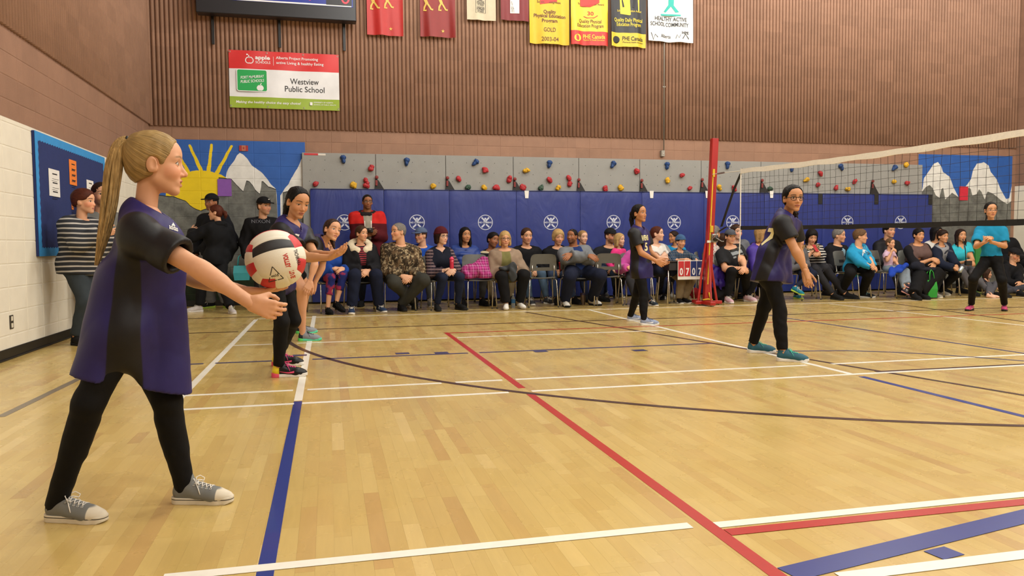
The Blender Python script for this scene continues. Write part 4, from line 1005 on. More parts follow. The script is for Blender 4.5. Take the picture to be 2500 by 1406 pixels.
# ================================================================= CHAIRS
mat('chair_shell', '#5a5a55', .5, .05, bump=.1, bscale=300); mat('chrome', '#b9b4aa', .25, 0, metal=.9); mat('foot_cap', '#3a3a38', .6)
def make_chair():
    """stacking chair facing -Y: moulded grey seat and slotted backrest on a chrome frame; origin on the floor below the seat"""
    root = empty('stacking_chair')
    W, D, Zs = .40, .40, .445
    n, m = 9, 9; V = []; F = []
    for i in range(n):          # seat pan, waterfall front
        v = -1+2*i/(n-1)
        for j in range(m):
            u = -1+2*j/(m-1); rx = W/2*(1-.10*max(0, abs(v)-.6)**1.5*2); z = Zs+.012*u*u-.02*max(0, -v-.55)**1.2*2-.008*(1-u*u)*(1-v*v)+.012*max(0, v-.4)
            V.append((u*rx, v*D/2, z))
    F = [(i*m+j, i*m+j+1, (i+1)*m+j+1, (i+1)*m+j) for i in range(n-1) for j in range(m-1)]
    k = len(V); V += [(x, y, z-.012) for x, y, z in V]; F += [tuple(a+k for a in f[::-1]) for f in F]
    rim = [j for j in range(m)]+[i*m+m-1 for i in range(1, n)]+[(n-1)*m+j for j in range(m-2, -1, -1)]+[i*m for i in range(n-2, 0, -1)]
    F += [(rim[(i+1) % len(rim)], rim[i], rim[i]+k, rim[(i+1) % len(rim)]+k) for i in range(len(rim))]
    autosmooth(MB().add(V, F).build('seat', 'chair_shell', root), 50)
    # backrest: curved panel with a hand slot low in the middle
    nx, nz = 17, 11; V = []; F = []; idx = {}
    for side in (0, 1):
        for i in range(nz):
            t = i/(nz-1)
            for j in range(nx):
                u = -1+2*j/(nx-1); wdt = .205-.012*t-.03*max(0, t-.85)*4; x = u*wdt; cr = (abs(u)**6)*.02
                z = Zs+.11+t*.255-cr*(1 if t > .5 else -.3); y = .195+.05*t-.035*(1-u*u)+side*.011; idx[side, i, j] = len(V); V.append((x, y, z))
    slot = lambda i, j: 2 <= i <= 3 and 4 <= j < nx-5
    cell = [(i, j) for i in range(nz-1) for j in range(nx-1) if not slot(i, j)]
    for i, j in cell:
        a = [(i, j), (i, j+1), (i+1, j+1), (i+1, j)]; F.append([idx[(0, *q)] for q in a]); F.append([idx[(1, *q)] for q in a[::-1]])
    cs = set(cell)
    for i, j in cell:
        for (di, dj, e) in ((-1, 0, ((i, j), (i, j+1))), (1, 0, ((i+1, j), (i+1, j+1))), (0, -1, ((i, j), (i+1, j))), (0, 1, ((i, j+1), (i+1, j+1)))):
            if (i+di, j+dj) not in cs: p, q = e; F.append([idx[(0, *p)], idx[(0, *q)], idx[(1, *q)], idx[(1, *p)]])
    autosmooth(MB().add(V, F).build('backrest', 'chair_shell', root), 50)
    for sx in (-1, 1):
        f = MB().tube([(sx*.225, -.235, .008), (sx*.215, -.215, .2), (sx*.205, -.19, .40), (sx*.19, -.17, .425), (sx*.17, -.12, .43)], .0105, 8); o = f.build('leg', 'chrome', root, True)
        MB().lathe([(.009, 0), (.013, .001), (.013, .018), (.011, .022)], 8, (sx*.226, -.236, 0)).build('foot_cap', 'foot_cap', o, True)
        f = MB().tube([(sx*.225, .245, .008), (sx*.215, .225, .2), (sx*.205, .20, .40), (sx*.19, .17, .425), (sx*.17, .12, .43)], .0105, 8); o = f.build('leg', 'chrome', root, True)
        MB().lathe([(.009, 0), (.013, .001), (.013, .018), (.011, .022)], 8, (sx*.226, .246, 0)).build('foot_cap', 'foot_cap', o, True)
        MB().tube([(sx*.17, -.15, .429), (sx*.17, .12, .429), (sx*.168, .185, .45), (sx*.168, .205, .56), (sx*.165, .215, .64)], .0095, 8).build('back_support', 'chrome', root, True)
    MB().tube([(-.19, -.17, .427), (.19, -.17, .427)], .009, 8).build('cross_bar', 'chrome', root, True)
    return root
chair0 = make_chair(); _chairs = [chair0]; chair_used = [False]
def chair(x, y, rz=0., label=None, group='grey stacking chairs along the wall'):
    c = chair0 if not chair_used[0] else copy_tree(chair0)
    chair_used[0] = True; c.location = (x, y, 0); c.rotation_euler = (0, 0, rz); tag(c, label, 'chair', group); return c
# ================================================================= THE PLAYERS
mat('glass_frame', '#15120f', .3, 0); mat('print_white', '#d8d6cf', .6, .03); mat('print_gold', '#d8cf9a', .6, .03)
mat('rubber_white', '#ddd8cb', .5, .06); mat('rubber_black', '#141414', .5, .06); mat('lace_white', '#d9d5cc', .8, .04)
def jersey(key, side):
    def f(g, t, s, p):
        pur = hexc('#1f1956'); blk = hexc('#0c0b0f')
        sl = g.m('SUBTRACT', 1., g.step(s, -.004, .004)); c = g.mix(sl, pur, blk)
        u = g.m('ADD', t[1], g.m('MULTIPLY', t[2], side[1])); panel = g.m('SUBTRACT', 1., g.step(g.m('ABSOLUTE', g.m('SUBTRACT', u, side[0])), g.rng(t[2], -.15, .3, side[2], side[3]), .003))
        panel = g.m('MULTIPLY', panel, g.m('MULTIPLY', g.step(g.m('ABSOLUTE', t[0]), .05, .01), g.m('SUBTRACT', 1., g.step(t[2], .36, .01))))
        return g.mix(panel, c, blk)
    return cloth_mat('jersey'+key, f, rough=.55, spec=.35, bump=.06)
def P(x, y, Y): return onY(x, y, Y)
NEAR = (.009, .0135, .0032, .0065, .005)
MID = (.0125, .021, .0045, .010, .0075)
leg_black = plain('#08080a', rough=.75)

def shoe_mat(key, up, toe=None, toey=.2, toez=.055, heel=None, swoosh=None, z0=None, rough=.6):
    def f(g, t, s, p):
        x, y, z = t; c = hexc(up)
        if heel: c = g.mix(g.m('SUBTRACT', 1., g.step(y, .06, .003)), c, hexc(heel))
        if toe: c = g.mix(g.m('MULTIPLY', g.step(y, toey, .002), g.m('SUBTRACT', 1., g.step(z, toez, .003))), c, hexc(toe))
        if swoosh:
            d = g.m('SUBTRACT', z, g.m('ADD', .034, g.m('MULTIPLY', g.m('POWER', g.m('ABSOLUTE', g.m('SUBTRACT', y, .125)), 1.5), .7)))
            c = g.mix(g.m('MULTIPLY', g.m('SUBTRACT', 1., g.step(g.m('ABSOLUTE', d), g.rng(y, .06, .16, .001, .0065), .001)), g.m('MULTIPLY', g.step(y, .065, .002), g.m('SUBTRACT', 1., g.step(y, .165, .002)))), c, hexc(swoosh))
        if z0: c = g.mix(g.m('SUBTRACT', 1., g.step(g.m('ABSOLUTE', g.m('SUBTRACT', z, z0[0])), .0016, .0006)), c, hexc(z0[1]))
        return c
    return cloth_mat('shoe'+key, f, rough=rough, bump=.05, spec=.3)
# --- server, profile to the right
J = dict(head=P(381, 400, 2.95), neck=P(354, 526, 2.95), chest=P(352, 625, 2.95), pel=P(312, 800, 2.95), stand=1,
         shR=P(338, 572, 2.80), elR=P(486, 656, 2.70), wrR=P(612, 740, 2.66), shL=P(372, 558, 3.09), elL=P(468, 678, 3.12), wrL=P(598, 712, 2.95),
         hipR=P(300, 812, 2.875), hipL=P(326, 812, 3.025), knR=P(216, 985, 2.85), anR=P(152, 1196, 2.885), knL=P(408, 978, 2.99), anL=P(452, 1166, 3.03),
         ftR=(onZ(112, 1268), onZ(266, 1276)), ftL=(onZ(420, 1226), onZ(583, 1228)),
         hR=dict(d=V3(.93, .0, -.34), n=V3(-.1, .95, .12), curl=[.55, .62, .66, .7], thumb=1.15, s=.92), hL=dict(d=V3(.985, -.12, .03), n=V3(0, .05, 1), curl=[.12, .1, .12, .16], thumb=.1, spread=.3))
hm = hair_mat('blonde', '#93794c', var=.35, knot=(0, -.36, .33)); hmt = hair_mat('blonde_tail', '#a38758', (80, 80, 7), .4)
srv, tw, FR = person('girl in purple jersey holding a volleyball out to serve, blonde ponytail', J, s=.87, sex='c', wd=.93, Hh=.222, face=(.985, .17, -.03), skin='fair', res=NEAR, brow='#8a6a48', iris='#5a4a3a', mouth=.5, blush=.2, jaw=.86, nose=1.05, lw=.94,
    hair=dict(style='pony', m=hm, th=.028, h=.004, rough=.004, tie='rubber_black', face=(0, .40, -.12, .41, .39, .50), tail=[((.0, -.36, .33), .05), ((0, -.46, .33), .06), ((0, -.54, .20), .085), ((0, -.60, -.1), .105), ((0, -.65, -.6), .10), ((0, -.74, -1.15), .075), ((0, -.84, -1.62), .025)], tm=hmt, strands=330),
    top=dict(m=jersey('a', (.015, .10, .055, .035)), name='jersey', sl=.66, slx=.008, sw=1.08, t=.017, hem=.185, flare=1.0, folds=.0045, fw=.16, neck=.058, hemtilt=-.12, v=.05, notch=[cap(P(297, 942, 2.6), P(297, 942, 3.3), .042)],
             extra=[cap(P(300, 690, 2.89), P(228, 985, 2.88), .06, .075), cap(P(350, 650, 3.0), P(395, 985, 3.0), .06, .08), cap(P(310, 690, 2.95), P(310, 985, 2.95), .08, .085), cap(P(400, 600, 2.95), P(408, 985, 2.97), .05, .06)]),
    bottom=dict(m=leg_black, name='leggings', len=2.07, t=.006, folds=.0015, fw=.07),
    shoes=dict(kind='canvas', h=.0032, L=.275, m=shoe_mat('canvas', '#6f716f', '#cfc6b2', .196, .06), sole=shoe_mat('canvas_sole', '#cdc5b2', z0=(.0205, '#1c1a1a')), lace=_mats['lace_white']))


# metal eyelets on the canvas shoes
mat('eyelet', '#c9c9c4', .3, 0, metal=.6)
ey_ = list(shoe_mesh('canvas', .0032)[2]['eyelets']); mbe = MB().tube([(.0038*math.cos(a), .0038*math.sin(a), 0) for a in np.linspace(0, 6.283, 8, endpoint=False)], .0013, 5, closed=True).mesh('eyelet', True)
for sh in [c for c in srv.children if c.name.startswith('shoe')]:
    for i in range(0, len(ey_), 3): obj('eyelet', mbe, 'eyelet', sh, tuple(ey_[i:i+3]), (0, .6*(1 if ey_[i] > 0 else -1), 0))
DARK = '#120d0b'
def dark_hair(key, c='#0d0907', knot=(0, -.42, .2)): return hair_mat(key, c, var=.35, knot=knot)
hd1 = dark_hair('dark1'); hd2 = hair_mat('brown1', '#2a1a10', var=.35, knot=(0, -.42, .15)); hdt = hair_mat('dark_tail', '#17110d', (60, 60, 7))
# --- girl with arms held forward behind the server
J = dict(head=P(727, 494, 5.80), neck=P(710, 549, 5.83), chest=P(699, 585, 5.83), pel=P(675, 680, 5.85), stand=1,
         shR=P(686, 570, 5.71), elR=P(750, 628, 5.52), wrR=P(806, 629, 5.30), shL=P(741, 570, 5.95), elL=P(768, 622, 5.75), wrL=P(806, 620, 5.44),
         hipR=P(668, 695, 5.78), hipL=P(690, 695, 5.93), knR=P(688, 786, 5.70), anR=P(687, 882, 5.80), knL=P(717, 782, 5.92), anL=P(722, 868, 6.08),
         ftR=(onZ(662, 921), onZ(750, 918)), ftL=(onZ(662, 893), onZ(744, 891)),
         hR=dict(d=V3(.85, -.4, .35), n=V3(-.25, .2, 1), curl=.3, thumb=.2), hL=dict(d=V3(.85, -.45, .35), n=V3(-.2, -.1, 1), curl=.3, thumb=.2))
g2, tw2, FR2 = person('girl in purple jersey and black leggings standing just behind the volleyball, arms forward', J, s=.88, sex='c', wd=.95, Hh=.218, face=(.50, -.80, -.30), hup=(.1, 0, 1), skin='olive', res=MID, brow='#1c130e', lid=.55, jaw=.88, lw=.95,
    hair=dict(style='pony', m=hd1, th=.03, face=(0, .40, -.12, .40, .40, .52), tail=[((0, -.36, .12), .1), ((.0, -.5, .0), .15), ((.0, -.52, -.3), .15), ((.05, -.48, -.55), .1), ((.05, -.45, -.75), .04)], tm=hdt),
    top=dict(m=jersey('b', (-.02, .0, .05, .035)), name='jersey', sl=.62, t=.017, sw=1.08, hem=.10, folds=.006, neck=.06, v=.05),
    bottom=dict(m=leg_black, name='leggings', t=.007, folds=.002, fw=.07),
    shoes=dict(kind='run', h=.0045, L=.30, m=shoe_mat('pinkrun', '#0e0d0f', swoosh='#e0527e', heel='#d8c326', rough=.35), sole=shoe_mat('pinksole', '#d9d5cc', heel='#d8506a'), lace=mat('lace_pink', '#e0468c', .7)))
# --- girl bent forward with a hand on her knee
J = dict(head=P(811, 562, 7.9), neck=P(786, 594, 7.97), chest=P(760, 606, 8.0), pel=P(704, 640, 8.0), stand=1,
         shR=P(770, 598, 7.85), elR=P(768, 646, 7.78), wrR=P(757, 686, 7.76), shL=P(793, 604, 8.13), elL=P(786, 652, 8.2), wrL=P(768, 692, 8.22),
         hipR=P(703, 655, 7.92), hipL=P(712, 655, 8.08), knR=P(738, 704, 7.85), anR=P(745, 803, 7.98), knL=P(748, 700, 8.2), anL=P(738, 788, 8.33),
         ftR=(onZ(727, 832), onZ(785, 831)), ftL=(onZ(721, 814), onZ(773, 812)),
         hR=dict(d=V3(-.35, -.25, -.9), n=V3(-.2, .9, -.3), curl=.35, thumb=.2), hL=dict(d=V3(-.3, .1, -.9), n=V3(-.2, .9, -.3), curl=.4))
g3, tw3, FR3 = person('girl in purple jersey bent forward with a hand on her bare knee', J, s=.9, sex='c', wd=1., Hh=.222, face=(.55, -.80, .03), hup=(.35, 0, 1), skin='fair', res=MID, brow='#2a1b12', jaw=.92, mouth=.3, lw=1.05,
    hair=dict(style='pony', m=hair_mat('brown2', '#33221a', var=.35, knot=(0, -.42, .2)), th=.035, face=(0, .40, -.12, .40, .40, .52), tail=[((0, -.36, .12), .08), ((-.1, -.42, -.1), .1), ((-.28, -.2, -.45), .1), ((-.3, .0, -.75), .05)]),
    top=dict(m=jersey('b', 0), name='jersey', sl=.6, t=.018, sw=1.1, hem=.08, folds=.006, neck=.062),
    bottom=dict(m=plain('#101018'), name='shorts', len=.55, t=.012),
    shoes=dict(kind='run', h=.0055, L=.27, m=shoe_mat('greyrun', '#7d828a', heel='#1b2430'), sole=shoe_mat('greensole', '#57c7a0', heel='#5fd06a'), lace=mat('lace_dark', '#20242c', .7)))
# --- girl standing with hands together in mid court
J = dict(head=P(1561, 521, 8.55), neck=P(1559, 558, 8.57), pel=P(1563, 650, 8.57), stand=1,
         shR=P(1548, 572, 8.44), elR=P(1565, 617, 8.38), wrR=P(1602, 637, 8.36), shL=P(1574, 573, 8.68), elL=P(1588, 616, 8.64), wrL=P(1609, 633, 8.46),
         hipR=P(1560, 662, 8.5), hipL=P(1568, 662, 8.65), knR=P(1572, 719, 8.46), anR=P(1574, 780, 8.52), knL=P(1556, 716, 8.66), anL=P(1545, 771, 8.74),
         ftR=(onZ(1562, 794), onZ(1614, 793)), ftL=(onZ(1530, 784), onZ(1572, 783)),
         hR=dict(d=V3(.8, -.1, -.45), n=V3(.1, .9, .1), curl=.55, thumb=.4), hL=dict(d=V3(.7, -.35, -.5), n=V3(0, -.9, .3), curl=.55))
g4, tw4, FR4 = person('girl in purple jersey standing mid court with hands clasped, low ponytail', J, s=.87, sex='c', wd=.95, Hh=.212, face=(.52, -.85, .06), skin='tan', res=MID, brow='#1a110c', jaw=.88,
    hair=dict(style='pony', m=hd1, th=.03, face=(0, .40, -.12, .40, .40, .52), tail=[((0, -.40, .15), .07), ((.0, -.54, .05), .1), ((.0, -.56, -.3), .13), ((.0, -.52, -.65), .1), ((.0, -.48, -.95), .04)], tm=hdt),
    top=dict(m=jersey('c', (-.01, .05, .055, .05)), name='jersey', sl=.62, t=.02, sw=1.15, hem=.14, folds=.006, neck=.06, v=.05, extra=[cap(P(1565, 630, 8.57), P(1570, 700, 8.57), .1, .115)]),
    bottom=dict(m=leg_black, name='leggings', len=2.05, t=.006, folds=.002, fw=.07),
    shoes=dict(kind='run', h=.0055, L=.275, m=shoe_mat('bluerun', '#8793ad', swoosh='#dfe2e6'), sole=shoe_mat('whitesole', '#dcdad4'), lace=mat('lace_blue', '#46587c', .7)))
# --- girl with glasses at the net
J = dict(head=P(1936, 484, 5.6), neck=P(1920, 528, 5.66), chest=P(1905, 580, 5.68), pel=P(1882, 655, 5.7), stand=1,
         shR=P(1911, 550, 5.53), elR=P(1943, 614, 5.44), wrR=P(1966, 657, 5.41), shL=P(1936, 549, 5.81), elL=P(1950, 616, 5.86), wrL=P(1965, 664, 5.80),
         hipR=P(1880, 676, 5.62), hipL=P(1888, 676, 5.79), knR=P(1904, 757, 5.56), anR=P(1913, 856, 5.63), knL=P(1866, 748, 5.85), anL=P(1847, 843, 5.95),
         ftR=(onZ(1894, 881), onZ(1976, 884)), ftL=(onZ(1823, 861), onZ(1888, 861)),
         hR=dict(d=V3(.3, -.1, -.9), n=V3(-.5, .7, -.2), curl=[.15, .4, .5, .55], thumb=.3), hL=dict(d=V3(.3, 0, -.9), n=V3(-.3, -.7, 0), curl=.45))
g5, tw5, FR5 = person('girl with glasses in purple jersey leaning forward near the net', J, s=.92, sex='c', wd=.98, Hh=.217, face=(-.12, -.985, -.02), skin='olive', res=MID, lw=.86, brow='#18100b', jaw=.86, glasses='glass_frame',
    hair=dict(style='pony', m=hd1, th=.03, face=(0, .40, -.12, .40, .40, .50), tail=[((0, -.38, .0), .1), ((-.1, -.40, -.25), .13), ((-.2, -.28, -.55), .13), ((-.24, -.18, -.85), .06)], tm=hair_mat('curly', '#1d140f', (30, 30, 22)), tr=.03),
    top=dict(m=jersey('d', (.0, -.06, .05, .05)), name='jersey', sl=.55, t=.02, sw=1.15, hem=.12, folds=.006, neck=.06, hemtilt=.25, extra=[cap(P(1880, 620, 5.64), P(1858, 740, 5.65), .08, .1), cap(P(1905, 640, 5.72), P(1908, 740, 5.75), .07, .08)]),
    bottom=dict(m=leg_black, name='joggers', t=.009, folds=.004, fw=.09, w=1.0),
    shoes=dict(kind='run', h=.0045, L=.28, m=shoe_mat('tealrun', '#28596a'), sole=shoe_mat('whitesole', '#dcdad4'), lace=mat('lace_teal', '#4fd0b8', .7)))
# --- player on the far side of the net
J = dict(head=P(2419, 513, 8.70), neck=P(2420, 546, 8.75), pel=P(2420, 622, 8.74), stand=1,
         shL=P(2446, 565, 8.66), elL=P(2453, 601, 8.58), wrL=P(2419, 590, 8.36), shR=P(2393, 565, 8.84), elR=P(2383, 602, 8.66), wrR=P(2403, 592, 8.40),
         hipL=P(2430, 634, 8.68), hipR=P(2411, 634, 8.80), knR=P(2376, 680, 8.62), anR=P(2368, 745, 8.80), knL=P(2446, 684, 8.55), anL=P(2452, 752, 8.68),
         ftR=(onZ(2374, 757), onZ(2333, 764)), ftL=(onZ(2452, 757), onZ(2449, 769)), hL=dict(d=V3(-.75, -.3, .6), n=V3(-.6, .3, -.5), curl=.7), hR=dict(d=V3(.6, -.3, .65), n=V3(.6, .2, -.4), curl=.6))
g6, tw6, FR6 = person('girl in blue t-shirt with clasped hands on the far side of the net', J, s=.9, sex='c', wd=.95, Hh=.215, face=(-.42, -.9, .0), skin='olive', res=MID, brow='#120d0a', jaw=.9,
    hair=dict(style='pony', m=hd1, th=.03, face=(0, .40, -.12, .40, .40, .52), tail=[((0, -.40, .15), .06), ((.0, -.5, .0), .09), ((.0, -.5, -.3), .09), ((.1, -.45, -.6), .04)], tm=hdt),
    top=dict(m=plain('#1b7fa6'), name='t_shirt', sl=.75, t=.018, sw=1.15, hem=.02, folds=.006, neck=.06),
    bottom=dict(m=leg_black, name='leggings', t=.008, folds=.002, fw=.07),
    shoes=dict(kind='run', h=.006, L=.265, m=shoe_mat('pinkrun2', '#b5426c', swoosh='#d8c8d0'), sole=shoe_mat('blacksole', '#1d1a1c'), lace=mat('lace_black', '#141214', .7)))
# ================================================================= SPECTATORS
ROW1 = (.025, .034, .0065, .019, .012); ROW2 = (.028, .041, .008, .022, .015)
def dirv(a, up=0.): a = math.radians(a); return V3(math.sin(a), -math.cos(a), up)      # 0 looks at the camera side, + turns towards image right
def sit(label, hx, hy, hpx, Y, face=0, look=None, pitch=0., roll=0., s=None, wd=1., sex='m', px=None, pz=.525, lean=.06, knees=None, feet=None, hands=None, hY=.30, kY=.36, spread=.10, sw=None, elbows=None, row=1, seatz=None, chairlabel=None, crz=None, hd=None, fz=None, shz=0., **kw):
    """seated figure: head centre at pixel (hx, hy) with the hips at depth Y; lean = how far the head is ahead of the hips"""
    f = dirv(face); al = V3(-f[1], f[0], 0)*1.; al = np.cross(V3(0, 0, 1), f)          # towards the person's left
    H = onY(hx, hy, Y-lean if abs(face) < 60 else Y); Hh = hpx/pxm(H); s = s or min(1.06, max(.6, Hh/.232))
    Hh = min(Hh, .25*s)
    pel = V3(H[0]-f[0]*lean, Y, pz) if px is None else V3(onY(px, 650, Y)[0], Y, pz)
    lk = dirv(face if look is None else look, pitch); neck = H-V3(0, 0, .80*Hh)-unit(lk)*.04*s*np.array([1, 1, 0])
    neck = neck+(pel-neck)*.02
    au = unit(neck-pel); shw = (sw or (.172 if sex == 'm' else .152 if sex == 'f' else .155))*s*(wd**.35)
    al2 = unit(al-au*(al@au)); J = dict(head=H, neck=neck, pel=pel, shL=neck+al2*shw-au*(.055-shz)*s, shR=neck-al2*shw-au*(.055-shz)*s, hipL=pel+al*.088*s, hipR=pel-al*.088*s)
    for i, q in enumerate('LR'):
        sg = 1 if q == 'L' else -1
        if feet and feet[i] is not None:
            p = onZ(*feet[i]) if len(feet[i]) == 2 else onY(*feet[i]); t = unit(f+al*sg*.22); an = p+V3(0, 0, .082*s if len(feet[i]) == 2 else 0)-t*.12*s
            J['toe'+q] = t
            if len(feet[i]) == 3: J['air'+q] = 1; J['toe'+q] = unit(t+V3(0, 0, -.35))
        else: an = pel+f*.46*s+al*sg*(.11+.3*spread)*s; an[2] = .082*s; J['toe'+q] = unit(f+al*sg*.2)
        J['an'+q] = an
        if knees and knees[i] is not None: kn = onY(*knees[i], Y-kY*s) if len(knees[i]) == 2 else onY(*knees[i])
        else:
            kn, an2 = two_bone(J['hip'+q], an, .42*s, .41*s, V3(0, 0, 1)+f*.4+al*sg*.3)
        J['kn'+q] = kn
        if hands and hands[i] is not None: w_ = onY(*hands[i], Y-hY*s) if len(hands[i]) == 2 else onY(*hands[i])
        else: w_ = pel+f*.27*s+al*sg*.045*s+V3(0, 0, .12*s)
        pole = al*sg*.7-f*.35-V3(0, 0, .75)
        e, w2 = two_bone(J['sh'+q], w_, .30*s, .265*s, pole); J['el'+q] = e; J['wr'+q] = w2
        J['h'+q] = dict(d=unit(-al*sg*.75+f*.5-V3(0, 0, .45)), n=unit(-f*.6-V3(0, 0, .5)-al*sg*.3), curl=.55, thumb=.35)
    if elbows:
        for q, v in elbows.items(): J['el'+q] = onY(*v)
    if hd: J['hL'].update(hd); J['hR'].update(hd)
    kw.setdefault('res', ROW1 if row == 1 else ROW2); kw.setdefault('top', dict(m=plain('#202020')))
    r = person(label, J, s=s, sex=sex, wd=wd, Hh=Hh, face=unit(lk), hup=V3(math.sin(math.radians(roll)), 0, 1), **kw)
    if chairlabel is not None: chair(pel[0]-f[0]*.03, Y+.0*s-f[1]*.02, (math.atan2(f[0], -f[1]) if crz is None else crz), chairlabel)
    return r
def stnd(label, hx, hy, hpx, Y, face=0, look=None, pitch=0., roll=0., s=None, wd=1., sex='m', px=None, hands=None, hY=.22, feet=None, arms=None, **kw):
    """standing figure"""
    f = dirv(face); al = np.cross(V3(0, 0, 1), f); H = onY(hx, hy, Y); Hh = hpx/pxm(H); s = s or (H[2]+.5*Hh)/1.70
    pel = V3(H[0] if px is None else onY(px, 650, Y)[0], Y, .90*s); lk = dirv(face if look is None else look, pitch)
    neck = H-V3(0, 0, .80*Hh)-unit(lk)*.04*s*np.array([1, 1, 0]); au = unit(neck-pel); shw = (.175 if sex == 'm' else .155)*s*wd**.35
    J = dict(head=H, neck=neck, pel=pel, shL=neck+al*shw-au*.055*s, shR=neck-al*shw-au*.055*s, hipL=pel+al*.085*s-V3(0, 0, .02), hipR=pel-al*.085*s-V3(0, 0, .02), stand=1)
    for i, q in enumerate('LR'):
        sg = 1 if q == 'L' else -1
        if feet and feet[i] is not None:
            p = onZ(*feet[i][:2]); t = unit(dirv(feet[i][2])) if len(feet[i]) > 2 else unit(f+al*sg*.2); an = p-t*.06*s; an[2] = .082*s
        else: an = V3(pel[0], Y, .082*s)+al*sg*.11*s; t = unit(f+al*sg*.25)
        J['an'+q] = an; J['toe'+q] = t; J['kn'+q], _ = two_bone(J['hip'+q], an, .425*s, .42*s, f)
        w_ = (onY(*hands[i], Y-hY*s) if len(hands[i]) == 2 else onY(*hands[i])) if hands and hands[i] is not None else J['sh'+q]+al*sg*.06*s-V3(0, 0, .52*s)+f*.08*s
        e, w2 = two_bone(J['sh'+q], w_, .30*s, .265*s, al*sg*.5-f*.6-V3(0, 0, .4)); J['el'+q] = e; J['wr'+q] = w2
        J['h'+q] = dict(curl=.5) if not (hands and hands[i] is not None) else dict(d=unit(-al*sg*.7+f*.5), n=unit(-f*.3-V3(0, 0, .3)-al*sg*.6+V3(0, 0, .5)), curl=.6)
    kw.setdefault('res', ROW2); return person(label, J, s=s, sex=sex, wd=wd, Hh=Hh, face=unit(lk), hup=V3(math.sin(math.radians(roll)), 0, 1), **kw)
HB = dict(black=hair_mat('blk', '#14100e'), brown=hair_mat('brn', '#3d281b'), dbrown=hair_mat('dbrn', '#261811'), red=hair_mat('redbrn', '#4a2215'), blond=hair_mat('bld', '#94744a'), lblond=hair_mat('lbld', '#ad8e5d'), grey=hair_mat('gry', '#6f6b66'), ltbrown=hair_mat('ltb', '#5e4630'))
HL = {k: hair_mat(k+'_long', c, (60, 60, 8)) for k, c in dict(black='#120e0d', brown='#3a2519', dbrown='#241610', red='#47210f', blond='#94744a', lblond='#ab8c5b').items()}
jeans = plain('#2f3f57'); djeans = plain('#1a2136'); ltjeans = plain('#7c8791'); blk = plain('#0e0e10'); chr_ = plain('#26262a'); navy = plain('#141a2e'); olivep = plain('#34342f'); tan_ = plain('#77684e')
SH = lambda c, sole='#cfcac0', kind='run', lace='#cfcac0', L=.285: dict(kind=kind, m=plain(c), sole=plain(sole), lace=plain(lace) if lace else None, h=.008, L=L)
dk = SH('#151515', '#202020', lace=None); sneak = SH('#26303a'); white_sh = SH('#b9b5ac')
def shirt(m, **k): d = dict(m=m, sl=1.93, t=.018, hem=.09, name='sweater'); d.update(k); return d
def jacket(m, **k): d = dict(m=m, sl=1.93, t=.032, hem=.12, folds=.009, name='jacket'); d.update(k); return d
def tee(m, **k): d = dict(m=m, sl=.62, t=.015, hem=.09, sw=1.1, name='t_shirt'); d.update(k); return d
Y1, Y2 = 11.42, 12.52
# ---- front row, left to right
CH = 'grey stacking chair under '
sit('person in blue jacket and patterned capri leggings with legs crossed, wearing black slippers', 806, 585, 36, Y1, face=25, look=10, sex='f', s=.95, knees=[(838, 672), (808, 678)], feet=[(834, 739, 11.0), (805, 768)], hands=[(838, 655), (815, 655)], wd=1.05,
    hair=dict(style='pony', m=HB['brown']), top=jacket(plain('#1b3f8c')), bottom=dict(m=cloth_mat('galaxy', lambda g, t, s, p: g.mix(g.step(g.noise(p, 9, 2), .52, .06), hexc('#1d2560'), hexc('#8a2a44'))), name='leggings', len=1.55),
    shoes=dict(kind='fur', m=plain('#0b0a0b'), sole=plain('#101010'), h=.008, L=.28), chairlabel=CH+'the person in black slippers')
fur = plain('#cfc3a8', bump=.5, bscale=90)
sit('smiling woman in black jacket with a wide cream fleece collar', 883, 570, 38, Y1, face=8, look=38, sex='f', wd=1.14, s=1.0, knees=[(918, 672), (866, 672)], feet=[(934, 763), (858, 767)], hands=[(899, 661), (888, 661)], mouth=.35, blush=.2, brow='#3a2618',
    hair=dict(style='pony', m=HB['brown'], th=.035), top=jacket(openfront('furopen', '#17171b', '#8c2f3a', .012, .075, '#1a1416', .16, .03), collar=dict(m=fur, R=.115, r=.048, w=1.2, z=-.0, dz=.06, gap=.42, fy=1.0, name='fleece_collar')), bottom=dict(m=navy, t=.022, w=1.3), shoes=SH('#26344e'), chairlabel=CH+'the woman with the cream fleece collar')
camo = cloth_mat('camo', lambda g, t, s, p: g.mix(g.step(g.noise(p, 26, 4, .65), .56, .05), g.mix(g.step(g.noise(g.scale(p, 1, 1, .5), 17, 4, .6), .48, .05), hexc('#5d4a35'), hexc('#2c2318')), hexc('#9a8a6c')))
sit('heavy man in brown camouflage jacket turning to his right, ankles crossed', 972, 566, 46, Y1, face=0, look=-62, s=1.06, wd=1.3, belly=1.1, knees=[(1034, 684), (962, 690)], feet=[(984, 760), (1012, 755)], hands=[(1003, 676), (981, 674)], pitch=.05, blush=.3, jaw=1.12, hair=dict(style='buzz', m=HB['grey']),
    top=jacket(camo, hem=.06, collar=dict(m=camo, R=.085, r=.028, gap=.4)), bottom=dict(m=olivep, t=.022, w=1.25), shoes=dk, chairlabel=CH+'the man in the camouflage jacket')
